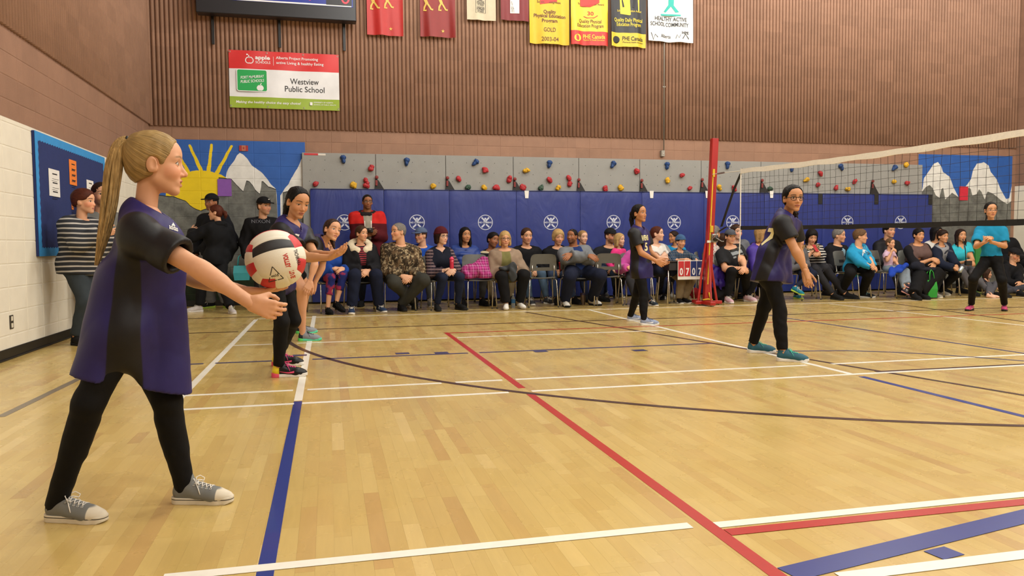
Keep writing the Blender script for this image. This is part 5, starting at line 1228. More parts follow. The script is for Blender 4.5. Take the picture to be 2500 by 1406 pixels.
sit('woman in dark red knitted hat and navy vest holding a red bottle', 1078, 577, 41, Y1, face=12, look=32, sex='f', s=1.0, knees=[(1123, 676), (1082, 678)], feet=[(1129, 757), (1069, 759)], hands=[(1106, 658), (1092, 658)], mouth=.3, skin='pale', glasses='glass_frame', brow='#4a2a1c',
    hair=dict(style='bob', m=HL['dbrown'], z=-.35), hat=dict(kind='beanie', m=plain('#4a141c', bump=.5), top=.45), top=dict(m=cloth_mat('vestplaid', lambda g, t, s, p: g.mix(g.step(s, -.002, .004), g.mix(g.step(g.m('FRACT', g.m('MULTIPLY', g.sep(p)[2], 22.)), .5, .08), hexc('#6b5a5c'), g.mix(g.step(g.m('FRACT', g.m('MULTIPLY', g.sep(p)[0], 22.)), .5, .08), hexc('#33242e'), hexc('#1a1824'))), hexc('#121624'))), sl=1.72, t=.022, hem=.09, folds=.007, name='vest', v=.06), bottom=dict(m=djeans), shoes=dk, chairlabel=CH+'the woman in the dark red hat')
sit('woman with fair bob and glasses in beige cardigan, white socks', 1233, 583, 38, Y1, face=-4, look=-2, sex='f', wd=1.15, knees=[(1280, 672), (1226, 676)], feet=[(1276, 754), (1235, 757)], hands=[(1260, 652), (1240, 656)], glasses='glass_frame', brow='#8a6a48', blush=.2,
    hair=dict(style='bob', m=HL['lblond'], z=-.38, bangs=1, th=.04), top=shirt(openfront('cardigan', '#8a7765', '#6d6a3f', .085, .05), t=.026, hem=.14, folds=.008, name='cardigan'), bottom=dict(m=blk, t=.02, w=1.2), shoes=dict(kind='sock', m=plain('#d2cfc8'), h=.008, L=.26), chairlabel=CH+'the woman in the beige cardigan')
r_, tw_, fr_ = sit('bearded man leaning back with folded arms in grey and navy hoodie', 1397, 577, 36, Y1, face=6, look=-48, pitch=.12, lean=-.06, s=1.03, wd=1.22, px=1412, knees=[(1466, 672), (1392, 674)], feet=[(1457, 746), (1383, 750)], hands=[(1392, 621, 11.18), (1438, 624, 11.12)], elbows=dict(L=(1443, 634, 11.3), R=(1380, 632, 11.3)), skin='brown', stubble=.75, brow='#120c0a', hd=dict(curl=.3), kY=.42,
    hair=dict(style='buzz', m=HB['black']), top=jacket(openfront('greyhood', '#6c7075', '#1c2f60', .10, .055), hem=.1, collar=dict(m=plain('#6c7075'), hood=1, R=.085, r=.03)), bottom=dict(m=navy, t=.025, w=1.3), shoes=SH('#c9c6be', '#1b1b1b'), chairlabel=CH+'the bearded man with folded arms')
sit('child in magenta fleece mostly hidden behind the girl with clasped hands', 1556, 592, 33, Y1, face=-5, sex='c', s=.85, knees=[(1553, 684), (1537, 684)], hands=[(1560, 656), (1533, 652)], skin='fair', hair=dict(style='long', m=HL['brown'], z=-.8), top=jacket(plain('#b0428e', sheen=.3)), bottom=dict(m=chr_), shoes=sneak, chairlabel=CH+'the child in magenta fleece')
sit('woman in white v-neck top with dark ponytail, arms folded, looking right', 1605, 571, 37, 11.75, face=12, look=48, sex='f', wd=1.2, pitch=.08, skin='pale', knees=[(1642, 662), (1614, 660)], feet=[(1645, 731), (1617, 731)], hands=[(1602, 628, 11.45), (1622, 630, 11.4)], elbows=dict(L=(1637, 630, 11.6), R=(1588, 632, 11.6)), hd=dict(curl=.3), mouth=.3,
    hair=dict(style='pony', m=HB['red'], tail=[((0, -.4, .2), .1), ((.05, -.5, -.1), .13), ((.1, -.4, -.5), .1), ((.1, -.35, -.8), .04)]), top=tee(cloth_mat('whitegrey', lambda g, t, s, p: g.mix(g.step(s, -.004, .004), hexc('#8d8d90'), hexc('#d5d2cc'))), sl=1.2, v=.08), bottom=dict(m=djeans), shoes=white_sh, chairlabel=CH+'the woman in the white top')
sit('boy in blue knitted hat and dark plaid shirt leaning on the score table', 1662, 590, 40, 11.55, face=4, look=8, pitch=-.1, sex='c', s=.82, pz=.52, lean=.16, knees=[(1688, 684), (1664, 684)], feet=[(1680, 741), (1662, 742)], hands=[(1703, 640, 11.2), (1672, 633, 11.12)], elbows=dict(L=(1697, 632, 11.35), R=(1640, 637, 11.35)), brow='#2c1c12',
    hair=dict(style='short', m=HB['dbrown']), hat=dict(kind='beanie', m=plain('#3b5a80', bump=.5)), top=shirt(plaid('blueplaid', '#1a2434', '#4b6480', '#a7b4c0', .045)), bottom=dict(m=tan_, t=.02, w=1.2), shoes=SH('#101012', '#d0ccc4', lace=None), chairlabel=CH+'the boy in the blue hat')
sit('woman in grey printed t-shirt and cap with hands clasped on her knee', 1783, 578, 35, Y1, face=5, look=-4, sex='f', wd=1.38, belly=1.1, px=1790, knees=[(1822, 668), (1788, 664)], feet=[(1835, 736), (1782, 741)], hands=[(1819, 656, 10.95), (1808, 654, 10.98)], brow='#33241a', skin='fair',
    hair=dict(style='pony', m=HB['dbrown']), hat=dict(kind='cap', m=plain('#4b4e56')), top=tee(plain('#232427'), sl=.75), bottom=dict(m=blk, t=.015), shoes=SH('#bf9aa4', '#d8d2cc'), chairlabel=CH+'the woman in the grey printed t-shirt')
sit('person in purple jacket mostly hidden behind the girl with glasses', 1860, 572, 36, Y1+.1, face=20, look=60, sex='f', wd=1.1, px=1852, knees=[(1866, 672), (1850, 672)], feet=[(1868, 735), (1836, 738)], hair=dict(style='bob', m=HB['blond']), top=jacket(plain('#43318a', rough=.5), collar=dict(m=plain('#1a1a20', rough=.4), R=.09, r=.035)), bottom=dict(m=blk), shoes=SH('#c9a7b0'), chairlabel=CH+'the person in the purple jacket')
sit('girl with long fair hair in grey top and teal runners, beside the glasses girl', 1951, 588, 34, Y1, face=15, look=5, sex='c', s=.85, px=1957, knees=[(1986, 668), (1962, 672)], feet=[(1955, 702, 10.95), (1952, 730)], hands=[(1968, 646), (1958, 648)], hair=dict(style='long', m=HL['blond'], z=-.95), top=shirt(plain('#55555a')), bottom=dict(m=navy), shoes=SH('#1d6f86', '#a8c850'), chairlabel=CH+'the girl in teal runners')
sit('woman with black hair and leopard scarf looking at a red phone', 1982, 578, 35, Y1+.35, face=15, look=-15, pitch=-.35, sex='f', wd=1.15, px=1992, knees=[(2014, 655), (1990, 658)], hands=[(1996, 612, 11.45), (1986, 612, 11.45)], skin='fair', lid=.6,
    hair=dict(style='bob', m=HL['black'], bangs=1, th=.07, z=-.42), top=shirt(stripes('strw', '#1c1c20', '#c4c0b8', .045, .6), collar=dict(m=cloth_mat('leopard', lambda g, t, s, p: g.mix(g.step(g.noise(p, 60, 2), .5, .04), hexc('#231a12'), hexc('#9b8464'))), R=.09, r=.045, gap=0., name='scarf')), bottom=dict(m=chr_), shoes=dk, chairlabel=CH+'the woman with the leopard scarf')
sit('person in bright blue printed hoodie leaning elbows on knees', 2101, 577, 36, Y1, face=28, look=48, s=.98, wd=1.1, px=2084, lean=.15, knees=[(2122, 668), (2076, 668)], feet=[(2122, 727), (2065, 729)], hands=[(2132, 645, 10.95), (2128, 650, 10.9)], elbows=dict(L=(2122, 632, 11.1), R=(2098, 638, 11.05)), brow='#6a4a30', skin='fair',
    hair=dict(style='short', m=HB['ltbrown'], th=.055), top=jacket(cloth_mat('bluehood', lambda g, t, s, p: g.mix(g.m('MULTIPLY', g.m('SUBTRACT', 1., g.step(g.m('SQRT', g.m('ADD', g.m('MULTIPLY', t[0], t[0]), g.m('MULTIPLY', g.m('SUBTRACT', t[2], .27), g.m('SUBTRACT', t[2], .27)))), .085, .002)), g.m('MULTIPLY', g.step(t[1], .04, .01), g.step(s, .0, .005))), hexc('#2289b5'), hexc('#c3ccd0'))), collar=dict(m=plain('#2289b5'), hood=1, R=.085, r=.035)), bottom=dict(m=blk, t=.02, w=1.15), shoes=SH('#17191c', '#c8c8c4', lace='#7fb0ac'), chairlabel=CH+'the person in the bright blue hoodie')
sit('little girl in pale pink t-shirt with hand to her mouth', 2174, 594, 29, Y1, face=30, look=14, sex='c', s=.72, px=2172, pz=.50, knees=[(2212, 662), (2200, 664)], feet=[(2232, 694, 10.9), (2220, 706, 10.9)], hands=[(2198, 655, 11.1), (2180, 608, 11.22)], hd=dict(curl=.7), elbows=dict(R=(2166, 636, 11.25)), brow='#5a3a28', skin='fair', kY=.4,
    hair=dict(style='pony', m=HB['ltbrown']), top=tee(plain('#c7a8bd')), bottom=dict(m=ltjeans, t=.018), shoes=SH('#3a3440', '#c98f84', L=.26), chairlabel=CH+'the little girl in pink')
sit('woman in brown vest over black, forearm across her lap', 2243, 574, 33, Y1, face=-3, look=-6, sex='f', wd=1.25, px=2240, knees=[(2286, 668), (2246, 674)], feet=[(2258, 731), (2240, 733)], hands=[(2282, 645, 11.1), (2275, 632, 11.1)], skin='olive', brow='#1c1410', hair=dict(style='pony', m=HB['black'], th=.04, bangs=1),
    top=dict(m=cloth_mat('brownvest', lambda g, t, s, p: g.mix(g.step(s, -.002, .004), hexc('#151418'), hexc('#5c4844'))), sl=1.3, t=.02, hem=.09, name='vest'), bottom=dict(m=blk, t=.03, w=1.5), shoes=dk, chairlabel=CH+'the woman in the brown vest')
sit('boy in grey and navy hoodie leaning forward holding a can', 2302, 577, 35, Y1, face=14, look=2, s=.88, sex='c', wd=1.05, px=2298, lean=.14, knees=[(2336, 668), (2298, 670)], feet=[(2308, 722), (2290, 728)], hands=[(2340, 656, 10.95), (2330, 654, 10.95)], skin='olive', brow='#1e140e', hair=dict(style='short', m=HB['dbrown'], th=.06, bangs=1),
    top=jacket(cloth_mat('ragl', lambda g, t, s, p: g.mix(g.m('MULTIPLY', g.step(s, .012, .01), g.m('SUBTRACT', 1., g.step(t[2], .42, .01))), hexc('#151c2e'), hexc('#85878b'))), collar=dict(m=plain('#151c2e'), hood=1, R=.08, r=.032)), bottom=dict(m=blk, t=.02), shoes=SH('#8a8578', '#c8c2b2'), chairlabel=CH+'the boy in the grey and navy hoodie')
sit('woman in turquoise top with a camera strap and long dark hair', 2346, 575, 31, Y1+.25, face=-8, look=-12, sex='f', px=2352, knees=[(2374, 664), (2350, 666)], hands=[(2370, 636, 11.3), (2362, 638, 11.3)], skin='olive', brow='#1e140e', pitch=.08, hair=dict(style='long', m=HL['dbrown'], z=-.9), top=tee(plain('#2fa6b8'), sl=.55, v=.07), bottom=dict(m=plain('#5c5a5e')), shoes=dk, chairlabel=CH+'the woman in turquoise')
# ---- second row and standing
stnd('smiling man with glasses standing in a red and dark red winter jacket', 897, 493, 36, 12.35, look=6, wd=1.15, hands=[(908, 572), (898, 568)], skin='brown', glasses='glass_frame', stubble=.45, brow='#120c0a', mouth=.2, hair=dict(style='buzz', m=HB['black'], th=.02),
    top=jacket(cloth_mat('redjkt', lambda g, t, s, p: g.mix(g.m('MULTIPLY', g.m('SUBTRACT', 1., g.step(g.m('ABSOLUTE', t[0]), g.rng(t[2], 0, .5, .03, .07), .003)), g.step(t[1], .02, .02)), g.mix(g.step(t[2], .36, .004), hexc('#4c1017'), hexc('#b3201c')), hexc('#8c8678'))), hem=.16, t=.04, collar=dict(m=plain('#1b1718'), R=.095, r=.036, w=1.2, z=.0, dz=.03, gap=.22, name='collar')), bottom=dict(m=djeans), shoes=dk)
sit('man in grey-blue cap and blue jacket behind the camouflage jacket', 1027, 575, 38, Y2-.1, face=-10, look=-50, row=2, knees=[(1050, 672), (1030, 672)], hands=[(1042, 661, 12.1), (1034, 661, 12.1)], blush=.4, skin='fair', hair=dict(style='buzz', m=HB['brown']), hat=dict(kind='cap', m=plain('#4f5d78')), top=jacket(plain('#1c48a0')), bottom=dict(m=plain('#4a4a48')), shoes=SH('#6b6b66'), chairlabel=CH+'the man in the grey-blue cap')
sit('woman with long black hair in quilted blue jacket', 1136, 574, 38, Y2-.15, face=4, look=12, pitch=.04, row=2, sex='f', skin='tan', brow='#140e0b', hair=dict(style='long', m=HL['black'], z=-.95), top=jacket(cloth_mat('puffer', lambda g, t, s, p: hexc('#20397c'), rough=.5, spec=.4), folds=.014, fw=.1, fdir=(0, 0, 3)), bottom=dict(m=plain('#3a3836')), shoes=dk, chairlabel=CH+'the woman in the quilted blue jacket')
sit('man with black hair in black and cream striped polo shirt', 1204, 586, 37, Y2-.1, face=5, look=22, row=2, roll=14, skin='brown', brow='#100b09', stubble=.3, lid=.3, hair=dict(style='short', m=HB['black'], th=.06), top=tee(stripes('polo', '#15171c', '#b8ab8c', .085, .62), sl=.9), bottom=dict(m=tan_), shoes=dk, hands=[(1212, 655, 12.1), (1196, 655, 12.1)], chairlabel=CH+'the man in the striped polo shirt')
sit('man with short brown hair in black fleece jacket and jeans', 1286, 576, 39, Y2-.25, face=10, look=5, pitch=-.05, row=2, wd=1.12, blush=.3, brow='#2a1c12', knees=[(1322, 668), (1285, 668)], hands=[(1314, 660, 11.95), (1304, 660, 11.95)], hair=dict(style='short', m=HB['brown']), top=jacket(openfront('fleece', '#101013', '#8a7a60', .0, .035, lo=.36), collar=dict(m=plain('#101013'), R=.08, r=.028)), bottom=dict(m=plain('#4b6076')), shoes=SH('#3a3c40'), chairlabel=CH+'the man in the black fleece')
sit('woman with short fair hair in black holding a red cup', 1363, 579, 37, Y2-.3, face=-2, look=4, pitch=-.12, row=2, sex='f', wd=1.1, lid=.6, blush=.3, brow='#7a5a3a', knees=[(1378, 672), (1349, 672)], hands=[(1373, 661, 11.95), (1366, 662, 11.95)], hair=dict(style='bob', m=HB['lblond'], z=-.15, bangs=1, th=.07), top=jacket(openfront('blkw', '#0f0f12', '#b9b2a8', .0, .04, lo=.36)), bottom=dict(m=plain('#34425c')), shoes=dk, chairlabel=CH+'the woman holding the red cup')
sit('woman with tied fair hair looking over the folded-arms man\'s shoulder', 1423, 579, 33, Y2, face=8, look=12, row=2, sex='f', skin='pale', brow='#6a4a30', hair=dict(style='pony', m=HB['blond'], tail=[((0, -.4, .1), .08), ((-.2, -.3, -.2), .1), ((-.3, -.1, -.6), .06)]), top=shirt(plain('#3b3d44')), bottom=dict(m=djeans), shoes=dk, chairlabel=CH+'the woman with tied fair hair')
sit('bearded man in black cap and dark t-shirt behind the pink girl', 1491, 576, 37, Y2-.1, face=2, look=20, row=2, wd=1.25, stubble=.8, blush=.35, brow='#3c2416', knees=[(1500, 668), (1470, 664)], feet=[(1515, 728), (1480, 727)], hands=[(1500, 655, 12.1), (1466, 630, 12.2)], hair=dict(style='buzz', m=HB['brown']), hat=dict(kind='cap', m=plain('#17171a')), top=tee(plain('#1b1d21'), sl=.9), bottom=dict(m=jeans), shoes=SH('#5b5a56'), chairlabel=CH+'the bearded man in the black cap')
stnd('little girl with loose fair hair in bright pink top and black leggings', 1513, 585, 31, 11.86, face=28, look=35, sex='c', wd=.95, s=.68, hands=[(1524, 664), (1500, 664)], feet=[(1516, 727, 10), (1501, 729, -5)], mouth=.3, brow='#8a6a48', skin='pale', hair=dict(style='long', m=HL['lblond'], z=-.6), top=shirt(plain('#d8387c'), hem=.05), bottom=dict(m=blk), shoes=SH('#8a8f9a', '#d0ccc4', L=.26))
sit('boy in bright blue shirt in profile beside the knitted hat boy', 1644, 579, 33, 12.45, face=-30, look=-75, sex='c', row=2, s=.85, skin='tan', brow='#1a110c', hair=dict(style='short', m=HB['dbrown']), top=tee(plain('#1f7fae')), bottom=dict(m=navy), shoes=dk, chairlabel=CH+'the boy in bright blue')
sit('grey haired person in pale floral shirt turned away behind the red post', 1744, 570, 38, Y2-.3, face=60, look=110, row=2, sex='m', hair=dict(style='short', m=HB['grey'], th=.05), top=shirt(cloth_mat('floral', lambda g, t, s, p: g.mix(g.step(g.noise(p, 40, 2), .58, .03), hexc('#c4bdb4'), hexc('#a0383c')))), bottom=dict(m=djeans), shoes=dk, chairlabel=CH+'the grey haired person')
sit('person with brown hair facing away behind the net post brace', 1764, 586, 32, 12.7, face=120, look=150, row=2, sex='f', hair=dict(style='bob', m=HB['brown']), top=shirt(plain('#2a2630')), bottom=dict(m=blk), shoes=dk, chairlabel=CH+'the brown haired person facing away')
sit('young man in grey hooded sweatshirt behind the grey cap woman', 1798, 566, 37, Y2-.1, face=5, look=6, row=2, blush=.4, skin='pale', brow='#3a2618', px=1808, knees=[(1824, 665), (1800, 665)], feet=[(1818, 722), (1798, 722)], hair=dict(style='short', m=HB['brown']), top=jacket(plain('#62646a'), collar=dict(m=plain('#7c1f2c'), hood=1, R=.085, r=.03)), bottom=dict(m=plain('#3f5a7c')), shoes=SH('#9a9488'), chairlabel=CH+'the young man in the grey hood')
sit('older man with grey hair in black winter jacket over pale blue shirt', 2049, 575, 35, Y2-.2, face=14, look=34, row=2, wd=1.12, blush=.25, brow='#5b5550', px=2040, hair=dict(style='short', m=HB['grey']), top=jacket(openfront('oldm', '#131317', '#7fa0b0', .03, .06), collar=dict(m=plain('#131317'), R=.1, r=.045, hood=1)), bottom=dict(m=chr_), shoes=SH('#2a2826', '#202020', lace=None), feet=[(2050, 722), (2024, 722)], chairlabel=CH+'the older man in black')
sit('tall man in black jacket behind the little girl in pale pink', 2171, 563, 37, Y2-.1, face=2, look=4, row=2, wd=1.2, s=1.06, blush=.3, brow='#2a1c14', hair=dict(style='short', m=HB['black']), top=jacket(plain('#17171b', rough=.6), collar=dict(m=plain('#17171b', rough=.6), R=.085, r=.035, tall=1.3)), bottom=dict(m=chr_), shoes=dk, chairlabel=CH+'the tall man in black')
sit('dark haired person in white jacket behind the boy with the can', 2287, 569, 32, Y2-.1, face=-5, look=10, row=2, sex='f', skin='olive', hair=dict(style='bob', m=HL['black'], th=.06), top=jacket(plain('#c3c0ba')), bottom=dict(m=blk), shoes=dk, chairlabel=CH+'the person in the white jacket')
sit('person in black jacket hidden behind the girl in the blue t-shirt', 2447, 566, 32, Y2-.2, face=-20, look=-30, row=2, px=2456, wd=1.15, hair=dict(style='short', m=HB['black']), top=jacket(plain('#121216')), bottom=dict(m=blk), shoes=dk, chairlabel=CH+'the person in black at the far right')
# ---- on the floor by the right wall
def floor_sit(label, hx, hy, hpx, Y, s, face, feet, knees, hands, **kw):
    return sit(label, hx, hy, hpx, Y, face=face, s=s, pz=.11*s/.7, knees=knees, feet=feet, hands=hands, **kw)
floor_sit('small girl with long brown hair sitting on the floor hugging her knees', 2410, 668, 31, 11.75, .68, 25, [(2432, 727), (2424, 728)], [(2432, 692, 11.5), (2414, 694, 11.4)], [(2436, 701, 11.3), (2430, 700, 11.3)], sex='c', look=50, lean=.05, px=2398, skin='fair', brow='#3a2618', hair=dict(style='long', m=HL['brown'], z=-.9), top=tee(plain('#26242a'), sl=.35), bottom=dict(m=plain('#4e4e54')), shoes=dict(kind='sock', m=_mats['skin_pale#6a4a30#3a24140.00.00.1'] if 'skin_pale#6a4a30#3a24140.00.00.1' in _mats else plain('#c99a80'), h=.008, L=.25))
floor_sit('person in black cap and black top sitting on the floor at the right edge', 2477, 622, 38, 11.7, .95, 5, [(2455, 727), (2500, 724)], [(2512, 700, 11.35), (2452, 702, 11.35)], [(2490, 692, 11.3), (2500, 694, 11.3)], look=8, pitch=-.35, lean=.1, lid=.6, blush=.4, hair=dict(style='buzz', m=HB['brown']), hat=dict(kind='cap', m=plain('#17171a')), top=jacket(plain('#121215'), t=.024), bottom=dict(m=plain('#33363f')), shoes=dk)
# ---- by the left wall and the mural
stnd('woman in black and white striped sweater leaning by the notice board', 206, 492, 60, 8.4, face=62, look=78, sex='f', wd=1.45, belly=1.2, px=196, hands=[(262, 575, 8.4), (252, 566, 8.15)], skin='fair', blush=.35, brow='#3a2018', hair=dict(style='short', m=HB['red'], th=.06), top=shirt(stripes('wstripe', '#2b2d32', '#a9a59e', .046, .68), t=.036, hem=.12, flare=1.1), bottom=dict(m=plain('#30373c'), t=.008, w=1.2), shoes=dk)
stnd('man in grey shirt with cropped hair beside the striped sweater woman', 247, 475, 60, 9.25, face=30, look=35, wd=1.1, px=242, stubble=.5, brow='#1e1612', hair=dict(style='buzz', m=HB['dbrown'], th=.02), top=tee(plain('#6a6a66'), sl=.9), bottom=dict(m=chr_), shoes=dk)
stnd('man in black cap half hidden behind the auburn ponytail woman', 516, 494, 41, 12.5, face=-20, look=-35, skin='brown', brow='#120c0a', stubble=.5, hair=dict(style='buzz', m=HB['black']), hat=dict(kind='cap', m=plain('#121214')), top=jacket(plain('#15161b')), bottom=dict(m=plain('#70747c'), t=.025, w=1.25), shoes=SH('#15161a', '#a9c74e'), feet=[(556, 752, 30), (508, 752, -60)])
stnd('woman with auburn ponytail in black jacket seen from behind', 526, 519, 38, 12.1, face=-130, look=-95, sex='f', wd=1.18, hands=[(470, 560, 12.2), None], hair=dict(style='pony', m=HB['red'], th=.035, tail=[((0, -.42, .1), .1), ((0, -.58, -.02), .14), ((0, -.62, -.2), .12), ((0, -.6, -.38), .05)]), top=jacket(plain('#101114'), hem=.14, collar=dict(m=plain('#101114'), R=.09, r=.04, hood=1)), bottom=dict(m=blk, t=.02, w=1.2), shoes=SH('#b4adab', '#c9c4be'), feet=[(478, 762, -75), (566, 766, 20)], skin='fair')
nx_, twn, frn = stnd('man in black cap and black hooded sweatshirt by the mural', 645, 503, 43, 12.2, face=12, look=42, wd=1.2, stubble=.35, blush=.3, brow='#3a2a1c', hair=dict(style='buzz', m=HB['brown']), hat=dict(kind='cap', m=plain('#0f0f12'), logo='print_white'), top=jacket(plain('#0d0d10'), hem=.14, collar=dict(m=plain('#0d0d10'), R=.085, r=.04, hood=1)), bottom=dict(m=chr_, t=.02, w=1.2), shoes=dk)
# ================================================================= ON THE END WALL
def panel(name, x0, x1, z0, z1, y, t, m, parent=None, bev=.004): return MB().box(((x0+x1)/2, y+t/2, (z0+z1)/2), (x1-x0, t, z1-z0), bev=bev).build(name, m, parent)
mat('climb_grey', '#8a8a86', .7, .05, 5, bump=.3, bscale=200); mat('hole', '#1a1a1a', .8, 0)
for n_, c_ in (('hold_red', '#a3252b'), ('hold_blue', '#1d3f73'), ('hold_yellow', '#c79a1c'), ('hold_green', '#2f4a3a'), ('strap_black', '#161412'), ('strap_tab', '#7a2a28')): mat(n_, c_, .65, .15, 40, bump=.3, bscale=90)
YP = YB-.055
cw = empty('climbing_wall', (5.6, YB, 0)); tag(cw, 'grey traverse climbing wall with bolted coloured holds above the blue mats', 'climbing wall')
seams = [onY(x, 400, YP)[0] for x in (737, 917, 1088, 1253, 1413, 1562, 1712, 1858, 1997, 2131, 2253)]
CWI = lambda v: tuple(np.array(v)-np.array([5.6, YB, 0]))
def wpart(mb, name, m, parent, off): mb.V = [tuple(np.array(v)-np.array(off)) for v in mb.V]; return mb.build(name, m, parent)
for i in range(10):
    a, b_ = seams[i]+.004, seams[i+1]-.004; wpart(MB().box(((a+b_)/2, YB-.03, 1.255), (b_-a, .05, 2.45), bev=.003), 'climbing_panel', 'climb_grey', cw, (5.6, YB, 0))
hb = MB()
for i in range(10):
    for r in range(3):
        for c in range(5):
            x = seams[i]+.12+c*.24+NR.randn()*.012; z = 2.36-r*.17+NR.randn()*.01; hb.lathe([(.006, 0), (.006, .001)], 6, (0, 0, 0)); n = 12
            for q in range(n): v = hb.V[-n+q]; hb.V[-n+q] = (x+v[0]-5.6, YP-.0005-v[2]-YB, z+v[1])
tag(hb.build('bolt_hole', 'hole', cw), kind='stuff')
def hold(px, py, kind, sx=1., sz=1., rot=0., seed=0):
    p = onY(px, py, YP); r = np.random.RandomState(seed+17); g = Grid((-.1, -.09, -.14), (.1, .02, .14), .0085)
    pr = []
    if kind == 'hold_blue': pr = [ell((0, -.02, .02), (.05, .05, .035)), ell((0, -.02, -.03), (.032, .04, .055))]
    else:
        for q in range(5 if kind == 'hold_yellow' else 4):
            a = r.rand()*6.3; pr.append(ell((.026*math.cos(a)*sx, -.025-.015*r.rand(), .026*math.sin(a)*sz), (.024+.014*r.rand(), .03, .022+.012*r.rand())))
        pr.append(ell((0, -.02, 0), (.034*sx, .035, .034*sz)))
    g.add(pr, .02).wave(.004, .03, seed); g.cut((0, -.001, 0), (0, 1, 0)); V_, F_ = g.mesh(); c, s_ = math.cos(rot), math.sin(rot)
    V_ = V_ @ np.array([[c, 0, s_], [0, 1, 0], [-s_, 0, c]]); me = mesh_np('climbing_hold', V_, F_, True); obj('climbing_hold', me, kind, cw, CWI((p[0], YP, p[2])))
k5 = lambda x, y: (720+x/4.167, 360+y/4.167); k6 = lambda x, y: (1300+x/4.464, 360+y/4.464); k7 = lambda x, y: (1780+x/3.472, 300+y/3.472)
HOLDS = [(k5, 'hold_blue', ((492, 113), (1137, 138), (1838, 150))), (k5, 'hold_red', ((775, 205), (213, 380), (725, 350), (728, 385), (1930, 232), (1668, 322), (2178, 325), (2048, 405), (2312, 408))), (k5, 'hold_yellow', ((597, 385), (2350, 235), (1405, 400), (1928, 405))), (k5, 'hold_green', ((1757, 405), (2490, 415))),
         (k6, 'hold_blue', ((183, 175), (877, 182), (1463, 192), (2120, 187))), (k6, 'hold_red', ((187, 352), (397, 335), (395, 400), (790, 450), (1127, 268), (1628, 300), (1705, 450), (2192, 448))), (k6, 'hold_yellow', ((272, 440), (957, 440), (1467, 360), (2030, 440))), (k6, 'hold_green', ((93, 440),)),
         (k7, 'hold_blue', ((528, 380), (943, 372), (1398, 380))), (k7, 'hold_yellow', ((645, 485), (995, 562), (1393, 500), (1492, 355))), (k7, 'hold_red', ((767, 430), (748, 530), (900, 548), (1055, 500), (1503, 510))), (k7, 'hold_green', ((348, 560),))]
i_ = 0
for kf, kind, pts in HOLDS:
    for p in pts: hold(*kf(*p), kind, 1+.25*NR.randn(), 1+.25*NR.randn(), NR.randn()*.5, i_); i_ += 1
for px, py in [k5(835, 375), k5(1553, 380), k5(2237, 390), k6(503, 425), k6(1187, 430), k6(1845, 420), k7(275, 540), k7(1210, 545)]:
    p = onY(px, py, YP); x, z = p[0], p[2]; s_ = wpart(MB().add([(x-.05, YP-.03, z-.16), (x+.16, YP-.03, z-.16), (x+.03, YP-.02, z+.06), (x-.02, YP-.02, z+.1), (x-.05, YP-.001, z-.16), (x+.16, YP-.001, z-.16), (x+.03, YP-.001, z+.06), (x-.02, YP-.001, z+.1)], [(0, 1, 2, 3), (7, 6, 5, 4), (0, 4, 5, 1), (1, 5, 6, 2), (2, 6, 7, 3), (3, 7, 4, 0)]), 'mat_strap', 'strap_black', cw, (5.6, YB, 0))
    mb = MB().ball((x-.005, YP-.035, z+.115), (.03, .02, .03)); mb.box((x-.01, YP-.04, z+.02), (.035, .012, .09), bev=.004); wpart(mb, 'strap_buckle', 'strap_tab', s_, (5.6, YB, 0))
wpart(MB().box((seams[0]+.15, YP-.003, 2.455), (.22, .003, .03)), 'warning_label', mat('label_red', '#b8242a', .4), cw, (5.6, YB, 0))
wpart(MB().box((seams[0]+.32, YP-.003, 2.452), (.12, .003, .03)), 'warning_label', mat('label_white', '#cfcac0', .4), cw, (5.6, YB, 0))
# ---- blue wall mats
m_ = bpy.data.materials.new('mat_vinyl'); nt, b = nodes_of(m_); g_ = NT(nt); p_ = g_.pos()
wr_ = g_.noise(g_.scale(p_, 1.3, 1, .5), 2.2, 3, .5, 1.6); b.inputs['Roughness'].default_value = .42
g_.lk(g_.mul(hexc('#1d2e75'), g_.rng(g_.noise(p_, 2.5, 2), .3, .7, .92, 1.08)), b.inputs['Base Color']); g_.bump(wr_, .3, .05, b); _mats['mat_vinyl'] = m_
mat('mat_side', '#15235c', .5); mat('print', '#c3c8d6', .5, .04)
def logo_mesh():
    mb = MB(); R = .125
    mb.ribbon([(R*math.cos(a), R*math.sin(a)) for a in np.linspace(0, 2*math.pi, 36, endpoint=False)], .012, closed=True)
    for sx in (-1, 1):
        mb.ribbon([(sx*.066, .085), (sx*.012, .028)], .026); mb.ribbon([(sx*.068, -.085), (sx*.012, -.032)], .026)
    mb.prism([(-.035, .03), (.035, .03), (.02, .012), (-.02, .012)][::-1], .001)
    mb.prism([(.018*math.cos(a), .062+.018*math.sin(a)) for a in np.linspace(0, 2*math.pi, 12, endpoint=False)], .001)
    return mb.mesh('logo')
lm = logo_mesh(); mb = MB(); put_text(mb, 'NO CLIMBING', 0, 0, .04, bold=.035, width=.225); lt = flat_mesh(mb, 'lettering')
mt_x = [onY(x, 480, YB-.12)[0] for x in (757, 937, 1097, 1261, 1417, 1568, 1720)]; step = (onY(2278, 480, YB-.12)[0]-mt_x[-1])/4; mt_x += [mt_x[-1]+step*k for k in (1, 2, 3, 4)]
MATW = ['leftmost blue wall mat, behind the man in the red jacket', 'blue wall mat behind the camouflage jacket and blue cap', 'blue wall mat behind the quilted blue jacket', 'blue wall mat behind the black fleece and the fair bob', 'blue wall mat behind the man with folded arms and black cap', 'blue wall mat behind the white top and blue knitted hat', 'blue wall mat just right of the red net post', 'blue wall mat behind the girl with glasses', 'blue wall mat behind the older man in black', 'rightmost blue wall mat beside the right mural']
